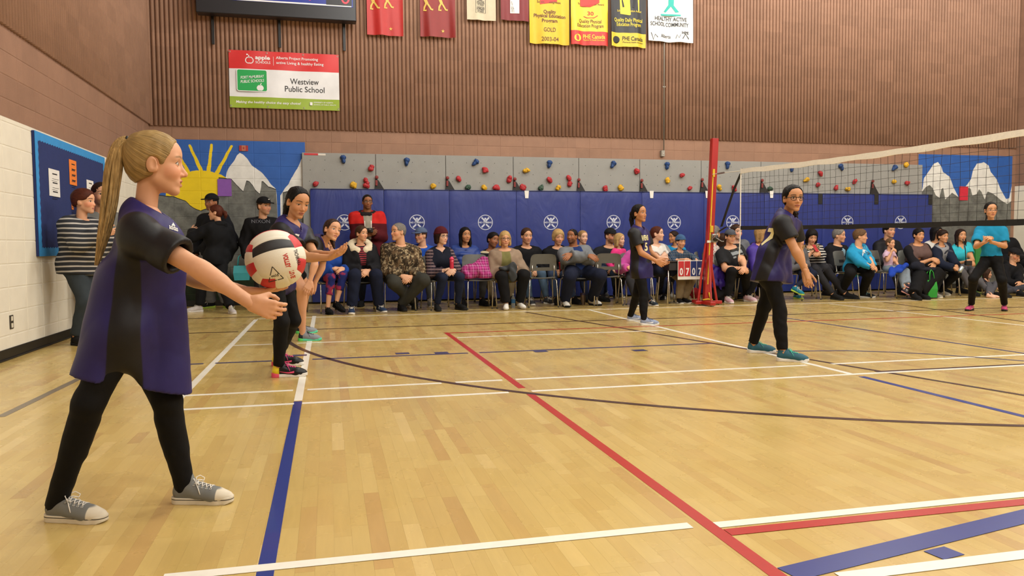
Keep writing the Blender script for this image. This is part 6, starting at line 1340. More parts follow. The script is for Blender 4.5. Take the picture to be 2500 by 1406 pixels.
def mat_mesh(w_):
    nx, nz = 26, 22; V = []; F = []; r = np.random.RandomState(int(w_*1000) % 997)
    for j in range(nz+1):
        for i in range(nx+1):
            u, v = i/nx, j/nz; e = min(u, 1-u)*w_; d = .010*math.exp(-((e)/.03)**2)+.006*math.exp(-(((1-v)*1.85)/.03)**2)
            d += .0025*math.sin(9*u+5*v)*math.sin(7*v+3*u)*min(1, e/.1)
            V.append(((u-.5)*w_, d, v*1.85))
    F = [(j*(nx+1)+i, j*(nx+1)+i+1, (j+1)*(nx+1)+i+1, (j+1)*(nx+1)+i) for j in range(nz) for i in range(nx)]
    k = len(V); V += [(-w_/2, .05, 0), (w_/2, .05, 0), (w_/2, .05, 1.85), (-w_/2, .05, 1.85)]
    b0 = [i for i in range(nx+1)]; t0 = [nz*(nx+1)+i for i in range(nx+1)]
    F += [tuple([k, k+1]+b0[::-1]), tuple([k+2, k+3]+t0), tuple([k+1, k+2]+[j*(nx+1)+nx for j in range(nz, -1, -1)]), tuple([k+3, k]+[j*(nx+1) for j in range(nz+1)])]
    return V, F
for i in range(10):
    a, b_ = mt_x[i]+.003, mt_x[i+1]-.003; V, F = mat_mesh(b_-a); o = MB().add(V, F).build('wall_mat', 'mat_vinyl', None, False, ((a+b_)/2, YB-.115, .03)); autosmooth(o, 35)
    tag(o, MATW[i], 'mat', 'blue no climbing wall mats')
    lp = onY({0: 841, 1: 1018, 2: 1185, 3: 1345, 4: 1498, 5: 1646, 6: 1789, 7: 1928, 8: 2069, 9: 2199}[i], 542, YB-.12)
    obj('logo', lm, 'print', o, (lp[0]-(a+b_)/2, -.0045, 1.31)); obj('lettering', lt, 'print', o, (lp[0]-(a+b_)/2, -.0052, 1.307))
    MB().box((0, .03, 1.856), (b_-a-.01, .07, .012), bev=.004).build('top_flap', 'mat_side', o)
    if i in (7, 8, 9): MB().box(((b_-a)/2-.06, -.006, 1.76), (.09, .01, .2), bev=.004).build('hanging_strap', 'strap_black', o)
mat('paper', '#dcd9d2', .8, .03)
for px, lab in ((1286, 'small white paper tag over the mat behind the black fleece man'), (1591, 'small white paper tag over the mat behind the white top woman'), (1727, 'small white paper tag on the mat beside the red post'), (1884, 'small white paper tag on the mat behind the net')):
    p = onY(px, 474, YB-.125); mb = MB(); mb.add([(-.04, -.001, .06), (.04, -.001, .06), (.03, -.003, -.07), (-.028, -.003, -.07), (-.04, .001, .06), (.04, .001, .06), (.03, -.001, -.07), (-.028, -.001, -.07)], [(0, 1, 2, 3), (7, 6, 5, 4), (0, 4, 5, 1), (1, 5, 6, 2), (2, 6, 7, 3), (3, 7, 4, 0)])
    tag(mb.build('paper_tag', 'paper', None, False, (p[0], YB-.122, p[2])), lab, 'paper', 'paper tags on the mats')
# ---- Apple Schools vinyl banner
def wall_rect(x0, y0, x1, y1, Y): a, b_ = onY(x0, y0, Y), onY(x1, y1, Y); return a[0], b_[0], b_[2], a[2]
YN = YB-.068
bx0, bx1, bz0, bz1 = -1.47, .235, 3.17, 4.075; W_, H_ = bx1-bx0, bz1-bz0
def sheet(W, H, fn, nx=20, nz=14, t=.003):
    V = []; n = (nx+1)*(nz+1)
    for s_ in (0, 1):
        for j in range(nz+1):
            for i in range(nx+1): x, z = (i/nx-.5)*W, (j/nz-.5)*H; V.append((x, fn(x, z)+s_*t, z))
    F = [(j*(nx+1)+i, j*(nx+1)+i+1, (j+1)*(nx+1)+i+1, (j+1)*(nx+1)+i) for j in range(nz) for i in range(nx)]
    F += [tuple(q+n for q in f[::-1]) for f in F]; rim = list(range(nx+1))+[j*(nx+1)+nx for j in range(1, nz+1)]+[nz*(nx+1)+i for i in range(nx-1, -1, -1)]+[j*(nx+1) for j in range(nz-1, 0, -1)]
    F += [(rim[(i+1) % len(rim)], rim[i], rim[i]+n, rim[(i+1) % len(rim)]+n) for i in range(len(rim))]; return MB().add(V, F)
def band_mat(key, bands, rough=.45):
    """bands by height in object space: [(z_top, colour), ...] from the bottom up"""
    m = bpy.data.materials.new(key); nt, b = nodes_of(m); g = NT(nt); p = g.obj(); z = g.sep(p)[2]; c = hexc(bands[0][1])
    for (zt, _), (_, c2) in zip(bands[:-1], bands[1:]): c = g.mix(g.step(z, zt, .001), c, hexc(c2))
    g.lk(g.mul(c, g.rng(g.noise(p, 5, 3), .3, .7, .95, 1.05)), b.inputs['Base Color']); b.inputs['Roughness'].default_value = rough; _mats[key] = m; return m
bf = lambda x, z: .010*math.sin(x*5+z*2)*math.cos(z*3)+.006*math.sin(x*11-z*6)
bn = sheet(W_, H_, bf, 24, 14).build('school_banner', band_mat('bannerpaint', [(-H_*.305, '#8aa325'), (H_*.18, '#d9dadc'), (9, '#c92a2b')]), None, False, ((bx0+bx1)/2, YN, (bz0+bz1)/2)); autosmooth(bn, 60)
tag(bn, 'red, white and green vinyl school banner on the fluted wall', 'banner')
mat('ink_white', '#dedede', .6, 0); mat('ink_black', '#1d1d20', .6, 0); mat('ink_green', '#149a4a', .5, .03)
U = lambda x, y: ((x-1045)/845*W_, (628-y)/425*H_)     # pixels of the close view of the banner -> banner space (straightened)
def bt(txts, m, name='lettering'):
    for t_, x, y, sz, w_, sh, bd in txts:
        mb = MB(); a, b_ = U(x, y); put_text(mb, t_, a, b_, sz, -.003, bd, sh, 'CENTER', w_*W_/845, fn=bf); obj(name, flat_mesh(mb, name), m, bn)
bt([('apple', 878, 470-5, .085, 112, 0, .03), ('SCHOOLS', 880, 505-5, .055, 112, 0, .008), ('Alberta Project Promoting', 1142, 480-20, .06, 325, 0, .012), ('active Living & healthy Eating', 1164, 520-24, .06, 366, 0, .012), ('Making the healthy choice the easy choice!', 915, 787+10, .055, 496, .2, .016), ('UNIVERSITY OF ALBERTA', 1340, 797-14, .03, 155, 0, .012), ('SCHOOL OF PUBLIC HEALTH', 1352, 814-14, .026, 175, 0, .006)], 'ink_white')
bt([('Westview', 1196, 632, .13, 222, 0, .006), ('Public School', 1197, 690, .13, 308, 0, .006)], 'ink_black')
mb = MB(); a, b_ = U(795, 637)
def rrect(cx, cz, w_, h_, r, n=5): return [(cx+sx*(w_/2-r)+r*math.cos(t), cz+sz*(h_/2-r)+r*math.sin(t)) for sx, sz, t0 in ((1, 1, 0), (-1, 1, 90), (-1, -1, 180), (1, -1, 270)) for t in np.radians(np.linspace(t0, t0+90, n))]
mb.prism(rrect(a, b_, .45, .33, .03), .002, -.018); mb.build('logo_plate', 'ink_green', bn)
mb = MB(); mb.ribbon(rrect(a, b_, .46, .34, .03), .012, .002, -.019, closed=True); mb.build('logo_border', 'ink_white', bn)
mb = MB()
for t_, x, y, w_ in (('FORT McMURRAY', 795, 612, 180), ('PUBLIC SCHOOLS', 795, 643, 180)): q = U(x, y); put_text(mb, t_, q[0], q[1], .062, -.0195, .012, .25, 'CENTER', w_*W_/845, .1)
q = U(855, 690)
def apple_poly(cx, cz, r): return [(cx+r*1.05*math.cos(t)*(1-.1*math.sin(t)), cz+r*(math.sin(t)*.95-.16*abs(math.cos(t))**3*0-.22*(1 if math.sin(t) > 0 else .6)*math.exp(-(math.cos(t)/.25)**2)*math.copysign(1, math.sin(t)))) for t in np.linspace(0, 2*math.pi, 30, endpoint=False)]
lo_ = flat_mesh(mb, 'lettering'); obj('lettering', lo_, 'ink_white', bn)
mb = MB(); mb.prism(apple_poly(q[0], q[1], .05), .001, -.0195); mb.ribbon([(q[0]+.002, q[1]+.045), (q[0]+.02, q[1]+.075)], .012, .001, -.0195)
q = U(778, 487); mb.ribbon(apple_poly(q[0], q[1], .055), .013, .001, -.012, closed=True); mb.ribbon([(q[0], q[1]+.04), (q[0]-.012, q[1]+.08)], .012, .001, -.012); mb.ribbon([(q[0]-.02, q[1]+.085), (q[0]-.045, q[1]+.09)], .02, .001, -.012)
q = U(960, 487); mb.ribbon([(q[0], q[1]-.07), (q[0], q[1]+.07)], .005, .001, -.012); q = U(1245, 795); mb.ribbon([(q[0], q[1]-.025), (q[0], q[1]+.025)], .04, .001, -.012); mb.build('logo_mark', 'ink_white', bn)
mat('grommet', '#b9b4a4', .35, 0, metal=.8)
for x in (-.49, -.16, .17, .49):
    for z in (-.47, .47): MB().tube([(x*W_+.011*math.cos(t), bf(x*W_, z*H_)-.003, z*H_+.011*math.sin(t)) for t in np.linspace(0, 6.283, 10, endpoint=False)], .004, 5, closed=True).build('grommet', 'grommet', bn, True)
# ---- hanging award banners
YH = YB-.10
def hang(px0, px1, pyb, top, fn_amp, name, label, m, seed):
    a, b_ = onY(px0, 60, YH), onY(px1, 60, YH); z0 = onY((px0+px1)/2, pyb, YH)[2]; W = b_[0]-a[0]; H = top-z0; r = np.random.RandomState(seed); k = r.rand(4)*6
    fn = lambda x, z: -fn_amp*((.5-z/H))*(math.sin(x/W*9+k[0])+.6*math.sin(x/W*17+k[1]+z*1.5))-.02*(.5-z/H)
    o = sheet(W, H, fn, 28, 16, .002).build(name, m, None, False, ((a[0]+b_[0])/2, YH, (z0+top)/2)); autosmooth(o, 70); tag(o, label, 'banner', 'award banners hanging from the ceiling')
    for sx in (-1, 1): MB().tube([(sx*W*.42, fn(sx*W*.42, H/2), H/2), (sx*W*.42, .0, ZC-(z0+top)/2)], .003, 5).build('hanging_cord', 'paper', o)
    return o, fn, W, H, ((a[0]+b_[0])/2, (z0+top)/2)
def ht(h, txts, m, py_is=True):
    o, fn, W, H, c = h
    for t_, px, py, sz, w_, bd in txts:
        mb = MB(); p = onY(px, py, YH); x, z = p[0]-c[0], p[2]-c[1]; wm = w_/pxm(p); put_text(mb, t_, x, z, sz, -.006, bd, 0, 'CENTER', wm, fn=fn); obj('lettering', flat_mesh(mb, 'lettering'), m, o)
def hp(h, polys, m, name='emblem'):
    o, fn, W, H, c = h; mb = MB()
    for kind, pts, w_ in polys:
        P_ = [onY(*q, YH) for q in pts]; P_ = [(q[0]-c[0], q[2]-c[1]) for q in P_]; n = len(mb.V)
        (mb.ribbon(P_, w_) if kind == 'r' else mb.prism(P_, .001))
        for i in range(n, len(mb.V)): v = mb.V[i]; mb.V[i] = (v[0], v[1]+fn(v[0], v[2])-.007, v[2])
    mb.build(name, m, o)
for n_, c_ in (('cloth_red', '#a8201c'), ('cloth_dred', '#7e1712'), ('cloth_cream', '#b9ae92'), ('cloth_wine', '#6e0f14'), ('cloth_yellow', '#c4a613'), ('ink_brown', '#5a2410'), ('ink_gold', '#c9a74a'), ('ink_yellow', '#d8c23a'), ('ink_teal', '#27a79c'), ('ink_red', '#b02a20')): mat(n_, c_, .55, .05)
def runner(ox, oy): return [('r', [(ox+q[0], oy+q[1]) for q in pts], w_) for pts, w_ in (([(10, -40), (10, -22), (12, -6), (16, 4)], .05), ([(10, -34), (24, -24), (30, -32)], .024), ([(9, -50), (9.1, -44)], .06), ([(16, 0), (10, 12), (9, 20), (15, 20)], .028), ([(14, 0), (20, 8), (26, 18), (31, 19)], .028))]
h1 = hang(896, 984, 87, 5.75, .02, 'award_banner', 'bright red banner with golden running figures beside the scoreboard', 'cloth_red', 1); hp(h1, runner(896, 2), 'ink_gold', 'running_figure'); hp(h1, runner(930, 0), 'ink_gold', 'running_figure')
h2 = hang(1026, 1111, 91, 5.75, .02, 'award_banner', 'darker red banner with golden running figures', 'cloth_dred', 2); hp(h2, runner(1026, 6), 'ink_gold', 'running_figure'); hp(h2, runner(1062, 6), 'ink_gold', 'running_figure')
for h, x, y in ((h1, 954, 71), (h2, 1081, 77)): hp(h, [('p', [(x+(8 if i % 2 == 0 else 3)*math.sin(i*math.pi/5)*.6, y-(8 if i % 2 == 0 else 3)*math.cos(i*math.pi/5)*.6) for i in range(10)], 0)], 'ink_gold', 'star')
h3 = hang(1140, 1210, 50, 5.75, .012, 'award_banner', 'cream banner with a boxed column of small print', 'cloth_cream', 3)
h4 = hang(1222, 1291, 51, 5.75, .012, 'award_banner', 'wine red banner with a white printed panel', 'cloth_wine', 4)
hp(h4, [('p', [(1245, -30), (1267, -30), (1267, 34), (1245, 33)], 0)], 'paper', 'printed_panel'); hp(h3, [('r', [(1161, -30), (1161, 32), (1185, 33), (1185, -30)], .006)], 'ink_black', 'box_outline')
for h, x in ((h3, 1173), (h4, 1256)): ht(h, [('HEART', x, 1, .04, 12, .01), ('AND STROKE', x, 5, .04, 18, .01), ('FOUNDATION', x, 9, .04, 19, .01), ('OF CANADA', x, 13, .04, 16, .01), ('FONDATION', x, 19, .04, 18, .01), ('DES MALADIES', x, 22.5, .04, 20, .01), ('DU COEUR', x, 26, .04, 16, .01), ('DU CANADA', x, 29.5, .04, 17, .01)], 'ink_black')
h5 = hang(1292, 1389, 108, 5.75, .025, 'award_banner', 'yellow banner reading Quality Physical Education Program Gold', 'cloth_yellow', 5)
ht(h5, [('Quality', 1341, 30, .085, 31, .02), ('Physical Education', 1342, 40, .085, 80, .02), ('Program', 1341, 52, .085, 39, .02), ('GOLD', 1341, 74, .10, 30, .005), ('2003-04', 1342, 97, .10, 43, .003), ('School Recognition', 1340, 6, .06, 60, .01)], 'ink_brown')
hp(h5, [('p', [(1318, -20), (1366, -20), (1358, 6), (1318, 11)], 0)], 'ink_red')
zc = lambda h, py: onY(1440, py, YH)[2]-h[4][1]
def bandb(px0, px1, pyb, top, label, lo, hi, py, seed):
    m = band_mat('hb%d' % seed, [(0, lo), (9, hi)], .5); h = hang(px0, px1, pyb, top, .025, 'award_banner', label, m, seed); zt = onY((px0+px1)/2, py, YH)[2]-h[4][1]
    bpy.data.materials.remove(m); _mats.pop('hb%d' % seed); m = band_mat('hb%d' % seed, [(zt, lo), (9, hi)], .5); h[0].data.materials.clear(); h[0].data.materials.append(m); return h
h6 = bandb(1393, 1484, 111, 5.75, 'yellow and red banner with physical education lettering', '#b3241c', '#cfb524', 77, 6)
ht(h6, [('Quality Physical', 1440, 53, .085, 56, .006), ('Education Program', 1440, 64, .085, 66, .006), ('School Recognition Award', 1442, 11, .05, 66, .006)], 'ink_brown'); hp(h6, [('p', [(1416, -20), (1462, -20), (1462, 8), (1440, 18), (1416, 16)], 0)], 'ink_red'); ht(h6, [('30', 1441, 34, .09, 16, .02)], 'ink_red'); hp(h6, [('r', [(1425, 40), (1433, 44), (1450, 44), (1458, 39)], .012)], 'ink_red', 'emblem')
ht(h6, [('PHE Canada', 1449, 91, .10, 54, .018), ('Physical & Health Education', 1449, 99, .035, 52, .005)], 'ink_yellow'); disc = lambda x, y, r: [(x+r*math.cos(t), y+r*math.sin(t)) for t in np.linspace(0, 6.283, 16, endpoint=False)]
hp(h6, [('p', disc(1409, 93, 9), 0)], 'ink_yellow', 'globe')
h7 = bandb(1491, 1577, 115, 5.75, 'black and yellow banner reading Quality Daily Physical Education Program', '#c7ae24', '#17161a', 81, 7)
ht(h7, [('Quality Daily Physical', 1534, 50, .09, 73, .012), ('Education Program', 1535, 61, .09, 62, .012), ('School Recognition Award', 1536, 28, .05, 62, .006)], 'ink_yellow'); hp(h7, [('p', [(1512, -20), (1560, -20), (1560, 28), (1536, 38), (1514, 34)], 0)], 'ink_yellow', 'panel')
o7 = [('r', [(1519, -15), (1520, 4), (1522, 18)], .04), ('r', [(1551, -15), (1548, 6), (1545, 20)], .04)]; hp(h7, o7[:1], 'ink_black', 'runner'); hp(h7, o7[1:], 'ink_black', 'runner')
ht(h7, [('PHE Canada', 1544, 96, .10, 54, .012), ('Physical & Health Education', 1545, 105, .035, 54, .005)], 'ink_black'); hp(h7, [('p', disc(1504, 97, 9), 0)], 'ink_black', 'globe')
h8 = hang(1581, 1691, 103, 5.75, .03, 'award_banner', 'white Healthy Active School Community banner with a teal figure', mat('cloth_white', '#d9d9d6', .6, .03), 8)
hp(h8, [('p', [(1632, -30), (1646, -30), (1644, 14), (1656, 31), (1648, 32), (1638, 16), (1626, 30), (1620, 29), (1632, 12)], 0), ('r', [(1612, 37), (1660, 39)], .03)], 'ink_teal', 'figure')
ht(h8, [('HEALTHY ACTIVE', 1636, 48, .10, 84, .012), ('SCHOOL COMMUNITY', 1633, 61, .10, 100, .012), ('HPE', 1671, 82, .07, 19, .02), ('Alberta', 1625, 89, .09, 28, .004)], 'ink_black'); hp(h8, [('r', [(1588, 80), (1594, 98), (1598, 84), (1604, 92)], .012), ('r', [(1664, 96), (1672, 84), (1680, 97)], .014), ('r', [(1648, 95), (1651, 86), (1655, 94), (1659, 86)], .008)], 'ink_black', 'sketch')
# ---- scoreboard
sx0, sz0 = onY(478, 33, YB-.35)[[0, 2]]; sx1 = onY(870, 50, YB-.35)[0]; sz0 = 4.555
sb = MB().box(((sx0+sx1)/2, YB-.25, sz0+.75), (sx1-sx0, .2, 1.5), bev=.01).build('scoreboard', mat('sb_case', '#1a1a1f', .4)); tag(sb, 'dark electronic scoreboard with blue face and red digits', 'scoreboard')
q0 = onY(578, 6, YB-.353); q1 = onY(858, 22, YB-.353); MB().box(((sx0+sx1)/2, YB-.353, sz0+.85), (sx1-sx0-.1, .006, 1.28), bev=.002).build('face_panel', mat('sb_blue', '#1d2f8c', .35), sb)
MB().ribbon([(q0[0], sz0+.225), (q1[0], sz0+.225)], .022, .002, YB-.358).build('white_line', 'ink_white', sb)
mat('led_red', '#ff2a3a', .4, 0, emit='#ff2030', es=3.)
for px in (686, 709, 732, 756): p = onY(px, -8, YB-.36); MB().ribbon([(p[0]+.04*math.cos(t), sz0+.36+.07*math.sin(t)) for t in np.linspace(0, 6.283, 14, endpoint=False)], .018, .002, YB-.359, True).build('digit', 'led_red', sb)
p = onY(843, -2, YB-.36); MB().box((p[0], YB-.358, sz0+.36), (.2, .004, .26)).build('digit_window', 'sb_case', sb); MB().ribbon([(p[0]+.06*math.cos(t), sz0+.37+.1*math.sin(t)) for t in np.linspace(0, 6.283, 14, endpoint=False)], .022, .002, YB-.362, True).build('digit', 'led_red', sb)
p = onY(812, -2, YB-.36); MB().box((p[0], YB-.358, sz0+.36), (.2, .004, .26)).build('digit_window', 'sb_case', sb)
for px in (519, 682, 840): p = onY(px, 70, YB-.1); MB().box((p[0], YB-.08, 4.45), (.045, .02, .62), bev=.004).box((p[0], YB-.1, 4.7), (.04, .14, .04)).build('wall_bracket', 'black_rubber', sb)
# ---- conduit and box
mat('conduit', '#8f8a80', .45, .05, metal=.3); p = onY(1617, 375, YB-.03)
cd = empty('electrical_conduit', (p[0], YB, p[2])); tag(cd, 'thin grey conduit running down the fluted wall to a junction box', 'conduit')
MB().tube([(.02, -.05, .04), (.02, -.05, ZC-p[2]-.05)], .011, 8).build('pipe', 'conduit', cd, True); bx_ = MB().box((0, -.035, 0), (.07, .07, .11), bev=.005).build('junction_box', 'conduit', cd); MB().lathe([(.012, 0), (.012, .006)], 10).build('knob', 'chrome', bx_, False, (0, -.07, .0), (math.pi/2, 0, 0))
for z in (1.2, 2.4): MB().box((.02, -.045, z), (.05, .02, .02)).build('pipe_clip', 'conduit', cd)
# ---- papers on the murals, flag
def sheet_on(px0, py0, px1, py1, m, label, name='paper_sheet'):
    a, b_ = onY(px0, py0, YB), onY(px1, py1, YB); o = sheet(b_[0]-a[0], a[2]-b_[2], lambda x, z: .004*math.sin(x*9)*(.5-z), 6, 6, .001).build(name, m, None, False, ((a[0]+b_[0])/2, YB-.012, (a[2]+b_[2])/2)); tag(o, label, 'paper'); return o
sheet_on(531, 437, 566, 479, mat('purple_paper', '#7a4a9c', .7), 'purple paper sheet taped on the mural beside the painted sun'); sheet_on(2341, 455, 2362, 489, mat('red_paper', '#c01f36', .7), 'red paper sheet taped on the right mural')
fg = sheet_on(584, 355, 606, 369, mat('flag_red', '#9a2a2a', .7), 'small red flag picture above the left mural mountain', 'flag_picture'); tag(fg, cat='picture')
mb = MB().ribbon([(0, -.045), (0, .045)], .062, .001, -.005); mb.build('pale_panel', mat('flag_pale', '#a8684e', .7), fg); mb = MB().prism([(.02*math.sin(i*math.pi/5)*(1 if i % 2 == 0 else .5), .026*math.cos(i*math.pi/5)*(1 if i % 2 == 0 else .5)) for i in range(10)], .001, -.0065); mb.build('leaf', 'flag_red', fg)
# ================================================================= LEFT WALL
y0, y1, z0, z1 = 8.15, 10.5, .875, 2.06
bb = empty('notice_board', (XL, (y0+y1)/2, z0)); tag(bb, 'dark blue notice board with a wavy light blue border on the white wall', 'notice board')
def LP(y, z): return (y-(y0+y1)/2, z-z0)
MB().box((.014, 0, (z1-z0)/2), (.026, y1-y0, z1-z0), bev=.004).build('backing', mat('board_blue', '#1b2a5e', .9, .06, bump=.2), bb)
def wavy(a, b_, wdt, axis, inward):
    n = int(abs(b_-a)/.035); mb = MB(); V = []; F = []
    for i in range(n+1):
        t = a+(b_-a)*i/n; e = wdt+.013*(i % 2); V += [(t, 0.), (t, e)]
    F = [(2*i, 2*i+2, 2*i+3, 2*i+1) for i in range(n)]
    return V, F
mat('border_blue', '#2f86c4', .7, .05)
for (a, b_, fx) in ((-(y1-y0)/2, (y1-y0)/2, lambda t, e: (t, z1-z0-e)), (-(y1-y0)/2, (y1-y0)/2, lambda t, e: (t, e)), (0, z1-z0, lambda t, e: (-(y1-y0)/2+e, t)), (0, z1-z0, lambda t, e: ((y1-y0)/2-e, t))):
    V, F = wavy(a, b_, .075, 0, 0); k = len(V); dx_ = .0006*(a == 0); V3_ = [(.0285+dx_, *fx(t, e)) for t, e in V]; V3b = [(.0272+dx_*.5, *fx(t, e)) for t, e in V]
    MB().add(V3_+V3b, F+[tuple(q+k for q in f[::-1]) for f in F]).build('border_strip', 'border_blue', bb)
def notice(px0, py0, px1, py1, m, label, lines=3):
    a, b_ = onX(px0, py0, XL+.03), onX(px1, py1, XL+.03); w_, h_ = b_[1]-a[1], a[2]-b_[2]; o = MB().box((0, 0, 0), (.0015, w_, h_)).build('notice', m, None, False, (XL+.0305, (a[1]+b_[1])/2, (a[2]+b_[2])/2)); tag(o, label, 'notice')
    mb = MB()
    for i in range(lines):
        z = h_*(.33-.66*i/max(1, lines-1)) if lines > 1 else h_*.3
        mb.box((.0012, w_*.05, z), (.0006, w_*.45, .012)); mb.box((.0012, w_*.1, z-.05), (.0006, w_*.6, .004)); mb.box((.0012, 0, z-.07), (.0006, w_*.5, .004))
    mb.build('printed_lines', 'ink_black', o); return o
notice(118, 410, 147, 482, 'paper', 'white notice with three small tables on the blue board'); notice(168, 388, 188, 454, mat('orange_paper', '#e07a2c', .7), 'orange notice on the blue board', 4)
notice(211, 438, 229, 480, 'paper', 'white notice on the blue board above the striped sweater woman', 1); notice(257, 418, 274, 470, 'paper', 'white notice on the wall right of the blue board', 3); notice(174, 480, 180, 512, 'orange_paper', 'sliver of orange notice behind the striped sweater woman', 2)
p = onX(27, 786, XL); ol = empty('wall_outlet', (XL, p[1], p[2])); tag(ol, 'dark wall socket plate with two pale sockets near the floor', 'outlet')
MB().box((.004, 0, 0), (.008, .075, .12), bev=.003).build('plate', mat('plate_dark', '#3a352c', .4), ol)
for z in (-.03, .03): MB().box((.009, 0, z), (.004, .036, .04), bev=.0015).build('socket', mat('socket_pale', '#cfc8b4', .4), ol)
# ================================================================= NET, POST AND SCORE TABLE
mat('post_red', '#9c1716', .35, .05, coat=.3); mat('wheel', '#8f867a', .5); mat('tape_white', '#e2ddcf', .8, .05, 30, bump=.2); mat('tape_black', '#101012', .8, .05); mat('cord_black', '#141416', .8, 0); mat('webbing_yellow', '#c7a41e', .7); mat('rope_white', '#d8d4c8', .7, 0); mat('steel', '#8c8a86', .35, 0, metal=.8)
NX, PY = 5.69, 10.83
ps = empty('net_post', (NX, PY, 0)); tag(ps, 'red steel volleyball net post with winch on a wheeled base', 'net post')
tilt = .045
R_ = np.array([[math.cos(tilt), 0, math.sin(tilt)], [0, 1, 0], [-math.sin(tilt), 0, math.cos(tilt)]])
def tb(mb, c, size, bev=.006): V0 = len(mb.V); mb.box(c, size, bev=bev); mb.V[V0:] = [tuple(R_ @ np.array(v)) for v in mb.V[V0:]]; return mb
tb(MB(), (-.03, 0, 1.30), (.105, .085, 2.50)).build('upright', 'post_red', ps)
tb(MB(), (-.03, 0, 2.55), (.07, .07, .012)).build('end_cap', 'rubber_black', ps)
MB().box((0, 0, .045), (.44, .07, .05), bev=.006).build('base_bar', 'post_red', ps); MB().box((-.08, 0, .045), (.09, .62, .05), bev=.006).build('base_cross', 'post_red', ps)
for sx, sy in ((-.19, 0), (.19, 0), (-.08, -.28), (-.08, .28)): MB().tube([(sx, sy-.02, .028), (sx, sy+.02, .028)], .028, 14).build('wheel', 'wheel', ps, True)
for sx in (-.17, .14): MB().tube([(sx, 0, .07), (-.03+.02*sx/.17, 0, .95)], .019, 6).build('brace', 'post_red', ps)
MB().tube([(-.08, -.25, .07), (-.01, -.03, .8)], .014, 6).build('brace', 'post_red', ps)
wn = MB().box((.06, -.05, 1.03), (.10, .09, .13), bev=.01).build('winch', 'steel', ps); MB().tube([(.06, -.12, 1.03), (.06, -.08, 1.03)], .045, 14).build('winch_drum', 'black_rubber', wn, True); MB().tube([(.06, -.13, 1.03), (.14, -.14, .98), (.14, -.2, .98)], .009, 6).build('winch_handle', 'steel', wn, True)
MB().box((.005, -.047, 1.2), (.018, .006, 1.75), R_).build('webbing_strap', 'webbing_yellow', ps); MB().box((.05, -.05, 2.02), (.035, .02, .12), bev=.004).build('strap_clip', 'webbing_yellow', ps); MB().box((.02, -.05, 1.17), (.05, .03, .10), bev=.004).build('strap_clip', 'webbing_yellow', ps)
MB().tube([(-.12, -.06, .09), (-.05, -.09, .1), (.03, -.07, .09), (.0, -.05, .12), (-.02, -.06, .2)], .012, 6).build('loose_strap', 'webbing_yellow', ps, True)
MB().box((-.02, -.048, .98), (.06, .005, .035)).build('sticker', 'paper', ps)
# net from the post towards the camera
nt_ = empty('volleyball_net', (NX, 5.6, 0)); tag(nt_, 'black volleyball net with white top tape stretched from the red post', 'net')
YA, YZ = 9.9, 1.6
def ztop(y): return 2.0-.11*(1-((y-5.0)/4.9)**2)*1.0 if y < 9.9 else 2.0
def zbot(y): return 1.145-.055*(1-((y-5.0)/4.9)**2)
OFF = np.array([NX, 5.6, 0])
def ribbon3(ys, f0, f1, t, wob=0.):
    V = []; k = len(ys)
    for y in ys:
        dx = wob*math.sin(y*5.1)+wob*.6*math.sin(y*13); V += [(dx-t, y-5.6, f0(y)), (dx-t, y-5.6, f1(y)), (dx+t, y-5.6, f1(y)), (dx+t, y-5.6, f0(y))]
    F = []
    for i in range(k-1):
        for j in range(4): F.append((4*i+j, 4*i+(j+1) % 4, 4*i+4+(j+1) % 4, 4*i+4+j))
    F += [(0, 1, 2, 3), tuple(4*k-4+j for j in (3, 2, 1, 0))]; return MB().add(V, F)
ys = np.linspace(YA, YZ, 90)
o = ribbon3(ys, lambda y: ztop(y)-.062-.006*math.sin(y*9), lambda y: ztop(y)+.002*math.sin(y*14), .008, .005).build('top_tape', 'tape_white', nt_); autosmooth(o, 60)
o = ribbon3(ys, lambda y: zbot(y)-.005*math.sin(y*6), lambda y: zbot(y)+.05, .004, .008).build('bottom_tape', 'tape_black', nt_)
mb = MB(); nv = int((YA-YZ)/.105)
for i in range(nv+1):
    y = YA-i*(YA-YZ)/nv
    mb.tube([(0, y-5.6, ztop(y)-.05), (.004*math.sin(i), y-5.6+.02*math.sin(i*1.3), (ztop(y)+zbot(y))/2), (0, y-5.6, zbot(y)+.03)], .0019, 3)
for j in range(1, 9):
    t = j/9; mb.tube([(.004*math.sin(y*3+j), y-5.6, (ztop(y)-.06)*(1-t)+(zbot(y)+.05)*t+.006*math.sin(y*4+j*2)) for y in np.linspace(YA, YZ, 60)], .0019, 3)
mb.build('net_mesh', 'cord_black', nt_)
MB().tube([(0, YA-5.6, ztop(YA)), (0, YA-5.6, 1.12), (.0, YA-5.6+.02, .75)], .008, 6).build('side_rope', 'rope_white', nt_)
MB().tube([(0, YA-5.6+.0, 1.93), (-.02, 10.05-5.6, 1.72), (-.03, 10.25-5.6, 1.4), (-.01, 10.42-5.6, 1.2)], .022, 6, flat=.25).build('side_strap', 'tape_black', nt_)
MB().tube([(0, YA-5.6, 1.17), (0, 10.3-5.6, 1.19), (-.005, 10.5-5.6, 1.13)], .02, 6, flat=.3).build('bottom_strap', 'tape_black', nt_)
MB().tube([(0, YA-5.6, 1.97), (0, 10.35-5.6, 1.99), (.03, PY-.05-5.6, 2.0)], .005, 6).build('top_rope', 'rope_white', nt_); MB().tube([(0, 10.35-5.6, 1.99), (.02, 10.6-5.6, 1.995)], .012, 6).build('rope_hook', 'steel', nt_)
MB().tube([(-.01, 10.5-5.6, 1.13), (.02, PY-5.6-.05, 1.0)], .005, 5).build('bottom_rope', mat('rope_pink', '#c99a90', .7), nt_)
